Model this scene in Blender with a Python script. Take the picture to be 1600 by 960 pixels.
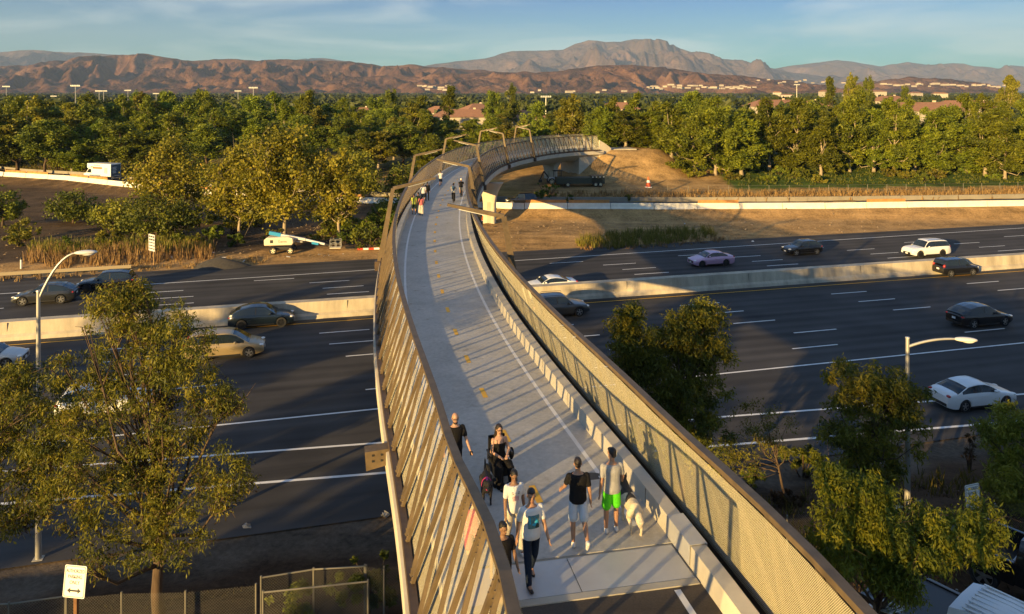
import bpy, bmesh, math, random
import numpy as np
from mathutils import Vector, Matrix, Quaternion

for o in list(bpy.data.objects):
    bpy.data.objects.remove(o, do_unlink=True)
scene = bpy.context.scene
COL = scene.collection
R = math.radians

# ------------------------------------------------------------------ camera
CAMZ = 18.0                      # metres above the freeway
FPX, YH = 1177.0, 142.0          # focal length and horizon row in pixels of the 1600 px wide photograph
cam_data = bpy.data.cameras.new('camera')
cam = bpy.data.objects.new('camera', cam_data)
COL.objects.link(cam)
cam.location = (0, 0, CAMZ)
cam.rotation_euler = (R(90), 0, 0)          # level camera; the lens is shifted down
cam_data.sensor_width = 36.0
cam_data.lens = FPX / 1600.0 * 36.0
cam_data.shift_y = (YH - 480.0) / 1600.0
cam_data.clip_start = 0.2
cam_data.clip_end = 60000
scene.camera = cam

# ------------------------------------------------------------------ light
SUN_AZ, SUN_EL = 38.0, 9.6        # shadows run 38 degrees to the right of straight ahead
a, e = R(SUN_AZ), R(SUN_EL)
sun_dir = Vector((math.sin(a) * math.cos(e), math.cos(a) * math.cos(e), -math.sin(e)))
sd = bpy.data.lights.new('sun', 'SUN')
sd.energy = 5.0
sd.angle = R(0.5)
sd.color = (1.0, 0.67, 0.25)
sun = bpy.data.objects.new('sun', sd)
COL.objects.link(sun)
sun.rotation_euler = sun_dir.to_track_quat('-Z', 'Y').to_euler()

world = bpy.data.worlds.new('World')
scene.world = world
world.use_nodes = True
wn, wl = world.node_tree.nodes, world.node_tree.links
wn.clear()
def wnode(t, **kw):
    n = wn.new(t)
    for k, v in kw.items(): setattr(n, k, v)
    return n
sky = wnode('ShaderNodeTexSky', sky_type='NISHITA', sun_disc=False)
sky.sun_elevation = R(SUN_EL)
sky.sun_rotation = R(SUN_AZ + 180)
sky.altitude = 50
sky.air_density = 1.0
sky.dust_density = 0.6
sky.ozone_density = 2.0
tint = wnode('ShaderNodeMixRGB', blend_type='MULTIPLY')
tint.inputs[0].default_value = 1.0
tint.inputs[2].default_value = (0.42, 0.86, 1.10, 1)
wl.new(sky.outputs[0], tint.inputs[1])
tcz = wnode('ShaderNodeTexCoord'); sepz = wnode('ShaderNodeSeparateXYZ'); wl.new(tcz.outputs['Generated'], sepz.inputs[0])
rz_ = wnode('ShaderNodeValToRGB')
rz_.color_ramp.elements[0].position = 0.02; rz_.color_ramp.elements[0].color = (0.17, 0.56, 0.72, 1)
rz_.color_ramp.elements[1].position = 0.125; rz_.color_ramp.elements[1].color = (0.006, 0.23, 0.56, 1)
k3 = rz_.color_ramp.elements.new(0.55); k3.color = (0.34, 0.66, 1.0, 1)
wl.new(sepz.outputs[2], rz_.inputs[0]); wl.new(rz_.outputs[0], tint.inputs[2])
tc = wnode('ShaderNodeTexCoord')
sep = wnode('ShaderNodeSeparateXYZ'); wl.new(tc.outputs['Generated'], sep.inputs[0])
mp = wnode('ShaderNodeMapping'); mp.inputs['Scale'].default_value = (1.0, 1.0, 7.0)
mp.inputs['Rotation'].default_value = (R(7), R(-9), R(20))
mp.inputs['Location'].default_value = (0.35, 0.2, 0.1)
wl.new(tc.outputs['Generated'], mp.inputs[0])
n1 = wnode('ShaderNodeTexNoise'); n1.inputs['Scale'].default_value = 2.6; n1.inputs['Detail'].default_value = 9
n1.inputs['Roughness'].default_value = 0.56; n1.inputs['Distortion'].default_value = 0.7
wl.new(mp.outputs[0], n1.inputs['Vector'])
cr = wnode('ShaderNodeValToRGB')
cr.color_ramp.elements[0].position = 0.45; cr.color_ramp.elements[0].color = (0, 0, 0, 1)
cr.color_ramp.elements[1].position = 0.66; cr.color_ramp.elements[1].color = (1, 1, 1, 1)
wl.new(n1.outputs[0], cr.inputs[0])
cm = wnode('ShaderNodeMath', operation='MULTIPLY'); cm.inputs[1].default_value = 0.42
wl.new(cr.outputs[0], cm.inputs[0])
cloud = wnode('ShaderNodeMixRGB', blend_type='MIX')
cloud.inputs[2].default_value = (4.6, 4.8, 4.3, 1)
wl.new(cm.outputs[0], cloud.inputs[0]); wl.new(tint.outputs[0], cloud.inputs[1])
bg = wnode('ShaderNodeBackground'); bg.inputs[1].default_value = 0.072
wl.new(cloud.outputs[0], bg.inputs[0])
wo = wnode('ShaderNodeOutputWorld'); wl.new(bg.outputs[0], wo.inputs[0])

vs = scene.view_settings
vs.view_transform = 'Standard'
vs.look = 'None'
vs.exposure = 1.78
vs.gamma = 1.0
vs.use_curve_mapping = False
scene.render.engine = 'CYCLES'
scene.cycles.use_denoising = True
scene.cycles.max_bounces = 6
scene.cycles.diffuse_bounces = 2
scene.cycles.glossy_bounces = 3
scene.cycles.transmission_bounces = 4
scene.cycles.transparent_max_bounces = 16
scene.cycles.volume_bounces = 0
scene.cycles.caustics_reflective = False
scene.cycles.caustics_refractive = False

# ------------------------------------------------------------------ helpers
def ray(u, v):
    return Vector(((u - 800.0) / FPX, 1.0, -(v - YH) / FPX))
def at(u, v, z=0.0):
    """point of the photograph on the level z"""
    r = ray(u, v)
    return Vector((0, 0, CAMZ)) + r * ((z - CAMZ) / r.z)
def aty(u, v, y):
    """point of the photograph at the distance y ahead"""
    r = ray(u, v)
    return Vector((0, 0, CAMZ)) + r * (y / r.y)

def smooth01(x):
    x = np.clip(x, 0, 1); return x * x * (3 - 2 * x)

def tag(o, label=None, cat=None, group=None, kind=None):
    if label: o['label'] = label
    if cat: o['category'] = cat
    if group: o['group'] = group
    if kind: o['kind'] = kind
    return o

def empty(name, loc=(0, 0, 0), rz=0.0, label=None, cat=None, group=None):
    o = bpy.data.objects.new(name, None)
    COL.objects.link(o)
    o.empty_display_size = 0.3
    o.location = loc
    o.rotation_euler = (0, 0, rz)
    return tag(o, label, cat, group)

def children_of(o):
    return list(o.children)

def copy_tree(o, parent=None):
    c = o.copy()
    COL.objects.link(c)
    if parent is not None: c.parent = parent
    for ch in children_of(o):
        copy_tree(ch, c)
    return c

class MB:
    """collects faces and links them as one mesh object"""
    def __init__(s): s.v = []; s.f = []; s.uv = []
    def add(s, vs, fs, uvs=None):
        k = len(s.v); s.v += [tuple(p) for p in vs]
        for i, f in enumerate(fs):
            s.f.append(tuple(k + j for j in f))
            s.uv.append(uvs[i] if uvs else None)
        return s
    def box(s, c, size, M=None):
        x, y, z = size[0] / 2, size[1] / 2, size[2] / 2
        P = [Vector((sx * x, sy * y, sz * z)) for sz in (-1, 1) for sy in (-1, 1) for sx in (-1, 1)]
        if M is not None: P = [M @ p for p in P]
        c = Vector(c)
        return s.add([p + c for p in P], [(0, 2, 3, 1), (4, 5, 7, 6), (0, 1, 5, 4), (2, 6, 7, 3), (0, 4, 6, 2), (1, 3, 7, 5)])
    def bar(s, p, q, w, d, up=Vector((0, 0, 1))):
        """box beam from p to q"""
        p, q = Vector(p), Vector(q); z = (q - p).normalized()
        x = up.cross(z)
        if x.length < 1e-4: x = Vector((1, 0, 0)).cross(z)
        x.normalize(); y = z.cross(x)
        c = [(-w / 2, -d / 2), (w / 2, -d / 2), (w / 2, d / 2), (-w / 2, d / 2)]
        P = [p + x * a + y * b for a, b in c] + [q + x * a + y * b for a, b in c]
        return s.add(P, [(3, 2, 1, 0), (4, 5, 6, 7), (0, 1, 5, 4), (1, 2, 6, 5), (2, 3, 7, 6), (3, 0, 4, 7)])
    def tube(s, pts, rad, n=8, cap=True):
        pts = [Vector(p) for p in pts]
        if not hasattr(rad, '__len__'): rad = [rad] * len(pts)
        rings = []
        ref = Vector((0.13, 0.27, 0.95))
        for i, p in enumerate(pts):
            t = (pts[min(i + 1, len(pts) - 1)] - pts[max(i - 1, 0)])
            if t.length < 1e-9: t = Vector((0, 0, 1))
            t.normalize()
            x = ref.cross(t)
            if x.length < 0.05: x = Vector((1, 0, 0)).cross(t)
            x.normalize(); y = t.cross(x)
            rings.append([p + (x * math.cos(2 * math.pi * k / n) + y * math.sin(2 * math.pi * k / n)) * rad[i] for k in range(n)])
        return s.loft(rings, cap)
    def loft(s, rings, cap=True):
        n = len(rings[0]); V = [p for r in rings for p in r]; F = []
        for i in range(len(rings) - 1):
            for k in range(n):
                a = i * n + k; b = i * n + (k + 1) % n
                F.append((a, b, b + n, a + n))
        if cap:
            F.append(tuple(range(n - 1, -1, -1)))
            F.append(tuple((len(rings) - 1) * n + k for k in range(n)))
        return s.add(V, F)
    def ell(s, c, r, M=None, nu=14, nv=9):
        """ellipsoid"""
        c = Vector(c); V = []; F = []
        for i in range(nv + 1):
            th = math.pi * i / nv
            for k in range(nu):
                ph = 2 * math.pi * k / nu
                p = Vector((r[0] * math.sin(th) * math.cos(ph), r[1] * math.sin(th) * math.sin(ph), r[2] * math.cos(th)))
                if M is not None: p = M @ p
                V.append(c + p)
        for i in range(nv):
            for k in range(nu):
                a = i * nu + k; b = i * nu + (k + 1) % nu
                F.append((a, a + nu, b + nu, b))
        return s.add(V, F)
    def cap_seg(s, p, q, r0, r1, n=10):
        """capsule with tapering radius"""
        p, q = Vector(p), Vector(q); d = (q - p)
        L = max(d.length, 1e-6); t = d / L
        pts, rad = [], []
        for k in (0, 1, 2, 3):
            an = math.pi / 2 * k / 3.2
            pts.append(p - t * r0 * math.cos(an)); rad.append(max(r0 * math.sin(an), r0 * 0.05))
        pts.append(p); rad.append(r0)
        pts.append(q); rad.append(r1)
        for k in (3, 2, 1, 0):
            an = math.pi / 2 * k / 3.2
            pts.append(q + t * r1 * math.cos(an)); rad.append(max(r1 * math.sin(an), r1 * 0.05))
        return s.tube(pts, rad, n)
    def prism(s, poly, z0, z1, M=None):
        """closed outline (x, y) extruded from z0 to z1"""
        n = len(poly)
        V = [Vector((p[0], p[1], z0)) for p in poly] + [Vector((p[0], p[1], z1)) for p in poly]
        if M is not None: V = [M @ p for p in V]
        F = [tuple(range(n - 1, -1, -1)), tuple(range(n, 2 * n))]
        for k in range(n):
            j = (k + 1) % n
            F.append((k, j, n + j, n + k))
        return s.add(V, F)
    def build(s, name, mat=None, parent=None, smooth=False, bevel=0.0, loc=None):
        me = bpy.data.meshes.new(name)
        me.from_pydata([tuple(p) for p in s.v], [], s.f)
        if any(u for u in s.uv):
            ul = me.uv_layers.new(name='UVMap')
            li = 0
            for f, u in zip(s.f, s.uv):
                for k in range(len(f)):
                    ul.data[li].uv = u[k] if u else (0, 0)
                    li += 1
        me.update()
        o = bpy.data.objects.new(name, me)
        COL.objects.link(o)
        if mat: me.materials.append(mat)
        if smooth:
            me.polygons.foreach_set('use_smooth', [True] * len(me.polygons))
            if smooth != 'all':
                try: me.set_sharp_from_angle(angle=R(40))
                except Exception: pass
        if bevel > 0:
            b = o.modifiers.new('bevel', 'BEVEL'); b.width = bevel; b.segments = 2; b.limit_method = 'ANGLE'
        if parent is not None: o.parent = parent
        if loc is not None: o.location = loc
        return o

# ------------------------------------------------------------------ materials
MATS = {}
def nt(m):
    m.use_nodes = True
    return m.node_tree.nodes, m.node_tree.links
def mat(name, col, rough=0.7, metal=0.0, var=0.0, scale=3.0, detail=6.0, bump=0.0, bscale=None, coat=0.0, spec=0.5, stretch=(1, 1, 1), col2=None, trans=0.0):
    if name in MATS: return MATS[name]
    m = bpy.data.materials.new(name); N, L = nt(m)
    b = N['Principled BSDF']
    b.inputs['Base Color'].default_value = (*col, 1)
    b.inputs['Roughness'].default_value = rough
    b.inputs['Metallic'].default_value = metal
    b.inputs['Specular IOR Level'].default_value = spec
    if coat: b.inputs['Coat Weight'].default_value = coat; b.inputs['Coat Roughness'].default_value = 0.06
    if var > 0 or bump > 0:
        t = N.new('ShaderNodeTexCoord'); mpn = N.new('ShaderNodeMapping'); mpn.inputs['Scale'].default_value = stretch
        L.new(t.outputs['Object'], mpn.inputs[0])
        no = N.new('ShaderNodeTexNoise'); no.inputs['Scale'].default_value = scale; no.inputs['Detail'].default_value = detail
        no.inputs['Roughness'].default_value = 0.62
        L.new(mpn.outputs[0], no.inputs['Vector'])
        if var > 0:
            rp = N.new('ShaderNodeValToRGB')
            c2 = col2 if col2 else tuple(min(1, c * (1 + var)) for c in col)
            c1 = tuple(c * (1 - var) for c in col)
            rp.color_ramp.elements[0].position = 0.3; rp.color_ramp.elements[0].color = (*c1, 1)
            rp.color_ramp.elements[1].position = 0.7; rp.color_ramp.elements[1].color = (*c2, 1)
            L.new(no.outputs[0], rp.inputs[0]); L.new(rp.outputs[0], b.inputs['Base Color'])
        if bump > 0:
            nb = N.new('ShaderNodeTexNoise'); nb.inputs['Scale'].default_value = bscale or scale * 8; nb.inputs['Detail'].default_value = 4
            L.new(mpn.outputs[0], nb.inputs['Vector'])
            bp = N.new('ShaderNodeBump'); bp.inputs['Strength'].default_value = bump; bp.inputs['Distance'].default_value = 0.03
            L.new(nb.outputs[0], bp.inputs['Height']); L.new(bp.outputs[0], b.inputs['Normal'])
    MATS[name] = m
    return m

def glass_mat(name, col=(0.012, 0.018, 0.022)):
    return mat(name, col, rough=0.06, spec=0.7)

def screen_mat(name, pitch, width, col, rough=0.5, metal=0.3, vertical=False):
    """woven wire: diamonds in UV metres, open between the wires"""
    m = bpy.data.materials.new(name); N, L = nt(m)
    b = N['Principled BSDF']; b.inputs['Base Color'].default_value = (*col, 1)
    b.inputs['Roughness'].default_value = rough; b.inputs['Metallic'].default_value = metal
    uv = N.new('ShaderNodeUVMap'); sp = N.new('ShaderNodeSeparateXYZ'); L.new(uv.outputs[0], sp.inputs[0])
    def ma(op, a, b2=None):
        n = N.new('ShaderNodeMath'); n.operation = op
        for i, q in enumerate((a, b2)):
            if q is None: continue
            if isinstance(q, (int, float)): n.inputs[i].default_value = q
            else: L.new(q, n.inputs[i])
        return n.outputs[0]
    U = ma('DIVIDE', sp.outputs[0], pitch); V = ma('DIVIDE', sp.outputs[1], pitch * (2.0 if vertical else 1.0))
    outs = []
    for q in (ma('ADD', U, V), ma('SUBTRACT', U, V)):
        d = ma('ABSOLUTE', ma('SUBTRACT', ma('FRACT', q), 0.5))
        outs.append(ma('GREATER_THAN', d, 0.5 - width / 2))
    al = ma('MAXIMUM', outs[0], outs[1])
    tr = N.new('ShaderNodeBsdfTransparent'); mx = N.new('ShaderNodeMixShader')
    L.new(al, mx.inputs[0]); L.new(tr.outputs[0], mx.inputs[1]); L.new(b.outputs[0], mx.inputs[2])
    L.new(mx.outputs[0], N['Material Output'].inputs[0])
    return m

M_CONC = mat('concrete', (0.42, 0.385, 0.31), rough=0.85, var=0.16, scale=0.8, bump=0.15, bscale=20)
M_CONC_LIGHT = mat('pale_concrete', (0.50, 0.44, 0.34), rough=0.85, var=0.14, scale=0.7, bump=0.15, bscale=15)
M_CORTEN = mat('weathering_steel', (0.115, 0.080, 0.043), rough=0.62, metal=0.1, var=0.3, scale=3.0, bump=0.1)
M_CORTEN_D = mat('dark_weathering_steel', (0.070, 0.044, 0.027), rough=0.6, metal=0.1, var=0.3, scale=3.0)
M_DARK = mat('black_gap', (0.012, 0.012, 0.013), rough=0.8)
M_WHITE = mat('white_road_paint', (0.74, 0.73, 0.70), rough=0.6, var=0.08, scale=2.0)
M_YELLOW = mat('yellow_road_paint', (0.78, 0.42, 0.02), rough=0.6, var=0.08, scale=4.0)
M_GALV = mat('galvanised_steel', (0.42, 0.41, 0.38), rough=0.45, metal=0.5, var=0.08, scale=4)
M_RUBBER = mat('tyre_rubber', (0.014, 0.014, 0.015), rough=0.8)
M_RIM = mat('alloy_rim', (0.45, 0.44, 0.42), rough=0.3, metal=0.8)
M_RIM_D = mat('dark_alloy_rim', (0.05, 0.05, 0.052), rough=0.35, metal=0.7)
M_GLASS = glass_mat('tinted_glass')
M_TRIM = mat('black_trim', (0.014, 0.014, 0.015), rough=0.45)
M_LAMP = mat('clear_lamp', (0.75, 0.74, 0.70), rough=0.12, spec=0.8)
M_TAIL = mat('red_lamp', (0.35, 0.012, 0.010), rough=0.15)
M_PLATE = mat('plate_white', (0.7, 0.7, 0.68), rough=0.5)
M_BLACK = mat('black_paint_text', (0.012, 0.012, 0.012), rough=0.6)

def text_obj(body, size, mat_, parent, loc, rot, name='lettering', extrude=0.004, align='CENTER', label=None, sx=1.0):
    c = bpy.data.curves.new(name, 'FONT')
    c.body = body; c.size = size; c.extrude = extrude
    c.align_x = align; c.align_y = 'CENTER'
    tmp = bpy.data.objects.new(name, c)
    COL.objects.link(tmp)
    me = bpy.data.meshes.new_from_object(tmp.evaluated_get(bpy.context.evaluated_depsgraph_get()))
    bpy.data.objects.remove(tmp)
    o = bpy.data.objects.new(name, me)
    COL.objects.link(o)
    me.materials.clear(); me.materials.append(mat_)
    o.location = loc; o.rotation_euler = rot; o.scale = (sx, 1, 1)
    if parent is not None: o.parent = parent
    return o
# ------------------------------------------------------------------ the footbridge path
ANG = R(14.2)
def tn(t, n, z=0.0):
    return Vector((t * math.cos(ANG) - n * math.sin(ANG), t * math.sin(ANG) + n * math.cos(ANG), z))
def to_tn(x, y):
    return x * math.cos(ANG) + y * math.sin(ANG), -x * math.sin(ANG) + y * math.cos(ANG)

PATH_PTS = [(3.6, -8, 8.95), (3.25, -3, 8.85), (2.9, 2.42, 8.72), (2.67, 5.3, 8.63), (2.35, 8.17, 8.55), (1.96, 11.02, 8.46), (1.48, 13.87, 8.37), (0.578, 18.233, 8.238), (-0.925, 24.703, 8.069), (-2.308, 31.155, 7.973), (-3.487, 37.764, 7.895), (-4.455, 44.415, 7.833), (-5.239, 51.063, 7.777), (-5.85, 57.779, 7.733), (-6.294, 64.545, 7.693), (-6.554, 71.312, 7.665), (-6.63, 78.05, 7.651), (-6.35, 88.109, 7.635), (-5.75, 96, 7.63), (-4.75, 103.5, 7.62), (-2.9, 111.2, 7.61), (-0.1, 118.6, 7.6), (3.6, 125.6, 7.6), (8.4, 131.4, 7.6), (14.3, 135.2, 7.6), (21, 137.4, 7.58), (30, 138.5, 7.5), (50, 139.5, 7.3)]
def catmull(P, per=24):
    P = np.array(P, float); out = []
    Q = np.vstack([2 * P[0] - P[1], P, 2 * P[-1] - P[-2]])
    for i in range(1, len(Q) - 2):
        p0, p1, p2, p3 = Q[i - 1], Q[i], Q[i + 1], Q[i + 2]
        for k in range(per):
            t = k / per
            out.append(0.5 * ((2 * p1) + (-p0 + p2) * t + (2 * p0 - 5 * p1 + 4 * p2 - p3) * t * t + (-p0 + 3 * p1 - 3 * p2 + p3) * t ** 3))
    out.append(Q[-2])
    return np.array(out)
PC = catmull(PATH_PTS)
PS = np.r_[0, np.cumsum(np.linalg.norm(np.diff(PC, axis=0), axis=1))]
PT = np.gradient(PC[:, :2], PS, axis=0)
ker = np.ones(25) / 25
PT = np.stack([np.convolve(np.pad(PT[:, k], 12, mode='edge'), ker, 'valid') for k in range(2)], -1)
PT /= np.linalg.norm(PT, axis=1)[:, None]
S0 = float(PS[np.argmin(np.abs(PC[:, 1] - 18.233) + 100 * (PC[:, 1] > 40))])     # arc length at the first yellow dash
S_END = float(PS[np.argmin(np.abs(PC[:, 0] - 14.2) + 100 * (PC[:, 1] < 50))])   # far abutment
def bp(s, o=0.0, h=0.0):
    c = [np.interp(s, PS, PC[:, k]) for k in range(3)]
    tx, ty = np.interp(s, PS, PT[:, 0]), np.interp(s, PS, PT[:, 1])
    l = math.hypot(tx, ty); tx /= l; ty /= l
    return Vector((c[0] + ty * o, c[1] - tx * o, c[2] + h))
def bdir(s):
    tx, ty = np.interp(s, PS, PT[:, 0]), np.interp(s, PS, PT[:, 1])
    return Vector((tx, ty, 0)).normalized()
def deck_z(y): return float(np.interp(y, PC[:400, 1], PC[:400, 2]))
def deck_at(u, v, h=0.0):
    """point of the photograph on the deck (or h above it)"""
    z = 8.5
    for _ in range(8):
        p = at(u, v, z + h); z = deck_z(p.y)
    return at(u, v, z + h)
def sweep(mb, prof, s0, s1, step=1.0, closed=True, cap=True):
    n = max(2, int(round((s1 - s0) / step)) + 1)
    ss = np.linspace(s0, s1, n)
    pf_ = prof if callable(prof) else (lambda s, q_=prof: q_)
    rings = [[bp(s, o, h) for o, h in pf_(s)] for s in ss]
    prof0 = pf_(ss[0])
    if closed: mb.loft(rings, cap)
    else:
        prof = prof0; k = len(prof); V = [p for r in rings for p in r]; F = []; UV = []
        ll = [0.0]
        for i in range(1, k): ll.append(ll[-1] + math.hypot(prof[i][0] - prof[i - 1][0], prof[i][1] - prof[i - 1][1]))
        for i in range(n - 1):
            for j in range(k - 1):
                F.append((i * k + j, i * k + j + 1, (i + 1) * k + j + 1, (i + 1) * k + j))
                UV.append([(ss[i], ll[j]), (ss[i], ll[j + 1]), (ss[i + 1], ll[j + 1]), (ss[i + 1], ll[j])])
        mb.add(V, F, UV)
    return mb

# ------------------------------------------------------------------ ground
RX = np.array([-400, -200, -150, -99, -83, -66, -51.6, -30, -6, 0, 22, 45, 73, 140, 250, 500.])
RY = np.array([265, 205, 175, 146, 139.7, 129.5, 121.6, 113, 107, 105.6, 105.2, 105.8, 108.2, 117, 134, 175.]) + .2
def ramp_y(x): return np.interp(x, RX, RY)
def ramp_z(x): return np.interp(x, [-400, -200, -97, 0, 75, 250, 500], [3, 2.2, 1.5, 1.5, 1.5, 1.7, 2])
def g(x, y):
    x = np.asarray(x, float); y = np.asarray(y, float)
    t = x * math.cos(ANG) + y * math.sin(ANG); n = -x * math.sin(ANG) + y * math.cos(ANG)
    near = 3.0 * smooth01((31.4 - n) / 12.5) + 1.7 * smooth01((19.5 - n) / 7) * smooth01((x - 4) / 6) - 0.05
    near = near + 4.0 * smooth01((3.0 - y) / 6) * np.exp(-((x - 4.0) / 9.0) ** 2)
    ry = ramp_y(x); rz = ramp_z(x); d = y - ry
    far = -0.05 + 0.45 * smooth01((n - 82.5) / 6)
    far = far + (rz - far) * smooth01((d + 3.0) / 2.4) * (n > 82)
    plain = 4.5 - 1.0 * smooth01((x - 60) / 80) * (y < 300)
    far = np.where(d > 6, rz + (plain - rz) * smooth01((d - 8) / 34.0), far)
    # mound that carries the far end of the bridge
    s = np.clip((x - 18.0) / 6, 0, 1); cx = 18.0 + 6 * s; cy = 136.6 + 1.6 * s
    dd = np.hypot(x - cx, y - cy)
    mound = 7.45 - np.clip(dd - 3.4, 0, 99) / 1.35
    far = np.maximum(far, mound)
    z = np.where(n < 56, near, far)
    z = np.where((n > 31.4) & (n < 82.5), -0.05, z)
    return z
def gz(x, y): return float(g(x, y))
def gat(u, v, h=0.0):
    """point of the photograph on the ground (or h above it)"""
    z = 1.0
    for _ in range(40):
        p = at(u, v, z); z = .6 * z + .4 * (gz(p.x, p.y) + h)
    return at(u, v, z)

def axis(core0, core1, step, lo, hi, grow=1.18):
    a = list(np.arange(core0, core1 + 1e-6, step)); d = step
    while a[-1] < hi: d *= grow; a.append(a[-1] + d)
    d = step; b = [a[0]]
    while b[-1] > lo: d *= grow; b.append(b[-1] - d)
    return np.array(b[::-1][:-1] + a)
gx = axis(-110, 120, 1.5, -16000, 16000); gy = axis(-12, 185, 1.5, -900, 17000)
XX, YY = np.meshgrid(gx, gy)
rng = np.random.default_rng(5)
ZZ = g(XX, YY)
_, NN = to_tn(XX, YY)
rough_amp = np.where((NN > 31.0) & (NN < 82.8), 0.0, np.where(YY < 200, 0.07, 0.0)) * (np.abs(YY - ramp_y(XX)) > 6)
ZZ = ZZ + rng.normal(0, 1, ZZ.shape) * rough_amp
me = bpy.data.meshes.new('ground')
nx, ny = len(gx), len(gy)
co = np.stack([XX, YY, ZZ], -1).reshape(-1, 3)
ii = np.arange(ny - 1)[:, None] * nx + np.arange(nx - 1)[None, :]
fa = np.stack([ii, ii + 1, ii + nx + 1, ii + nx], -1).reshape(-1, 4)
me.from_pydata(co.tolist(), [], fa.tolist())
# zones of ground cover: bare tan dirt, dark leaf litter, dry grass, green cover, far plain
def zone_colors(x, y):
    t, n = to_tn(x, y)
    d = y - ramp_y(x)
    c = np.zeros(x.shape + (3,))
    c[:] = (0.35, 0.215, 0.088)                                        # graded dirt
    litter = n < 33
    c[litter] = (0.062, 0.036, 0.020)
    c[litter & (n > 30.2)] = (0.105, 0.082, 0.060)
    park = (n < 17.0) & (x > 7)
    c[park] = (0.055, 0.05, 0.045)
    leftbank = (n > 83) & (x < -14) & (d < 0)
    c[leftbank & (n > 87)] = (0.095, 0.062, 0.034)  # bank dirt toned darker, the shade on this slope put into its colour
    dry = (d > 5) & (d < 24)
    c[dry] = (0.32, 0.205, 0.07)
    c[(d >= 24) & (y < 190)] = (0.10, 0.085, 0.03)
    gr = (d > 17) & (d < 44) & (x > 34)
    c[gr] = (0.055, 0.085, 0.016)
    m2 = (np.hypot(x - 18, y - 136) < 22) & (x < 36)
    c[m2] = (0.33, 0.21, 0.09)
    c[y >= 190] = (0.045, 0.050, 0.020)
    return c
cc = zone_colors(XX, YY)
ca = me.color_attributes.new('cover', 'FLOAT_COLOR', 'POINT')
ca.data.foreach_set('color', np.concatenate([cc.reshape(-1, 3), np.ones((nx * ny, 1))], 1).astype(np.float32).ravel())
me.polygons.foreach_set('use_smooth', [True] * len(me.polygons))
ground = bpy.data.objects.new('ground', me); COL.objects.link(ground); ground['kind'] = 'structure'
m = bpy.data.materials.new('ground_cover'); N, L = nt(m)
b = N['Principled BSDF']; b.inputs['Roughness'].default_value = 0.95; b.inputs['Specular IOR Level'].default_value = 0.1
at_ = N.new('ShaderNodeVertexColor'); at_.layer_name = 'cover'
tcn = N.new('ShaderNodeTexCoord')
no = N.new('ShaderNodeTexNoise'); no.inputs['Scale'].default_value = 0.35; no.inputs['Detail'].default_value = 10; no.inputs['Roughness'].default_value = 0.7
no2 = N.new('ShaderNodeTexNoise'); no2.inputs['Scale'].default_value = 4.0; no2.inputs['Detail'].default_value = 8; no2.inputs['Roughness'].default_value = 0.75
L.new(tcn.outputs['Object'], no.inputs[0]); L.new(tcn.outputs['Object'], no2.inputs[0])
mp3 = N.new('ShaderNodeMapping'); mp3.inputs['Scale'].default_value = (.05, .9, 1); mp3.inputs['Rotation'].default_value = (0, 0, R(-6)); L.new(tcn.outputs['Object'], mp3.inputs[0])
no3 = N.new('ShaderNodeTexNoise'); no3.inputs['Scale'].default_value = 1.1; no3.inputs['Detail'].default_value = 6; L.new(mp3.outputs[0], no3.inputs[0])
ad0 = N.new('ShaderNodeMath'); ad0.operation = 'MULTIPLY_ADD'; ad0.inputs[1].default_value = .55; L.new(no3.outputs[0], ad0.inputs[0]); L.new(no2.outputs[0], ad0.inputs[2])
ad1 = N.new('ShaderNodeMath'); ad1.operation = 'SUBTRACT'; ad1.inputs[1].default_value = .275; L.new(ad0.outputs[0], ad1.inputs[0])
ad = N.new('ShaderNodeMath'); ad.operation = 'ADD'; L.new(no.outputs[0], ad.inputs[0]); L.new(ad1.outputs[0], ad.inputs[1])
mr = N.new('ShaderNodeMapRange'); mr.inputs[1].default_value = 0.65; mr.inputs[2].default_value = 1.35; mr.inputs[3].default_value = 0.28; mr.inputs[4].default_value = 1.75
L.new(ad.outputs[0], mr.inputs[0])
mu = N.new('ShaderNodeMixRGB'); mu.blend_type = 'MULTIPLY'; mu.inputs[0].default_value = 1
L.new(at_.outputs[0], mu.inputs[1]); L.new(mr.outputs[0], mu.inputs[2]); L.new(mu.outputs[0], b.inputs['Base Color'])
bpn = N.new('ShaderNodeBump'); bpn.inputs['Strength'].default_value = 0.7; bpn.inputs['Distance'].default_value = 0.12
L.new(no2.outputs[0], bpn.inputs['Height']); L.new(bpn.outputs[0], b.inputs['Normal'])
me.materials.append(m)

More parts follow.
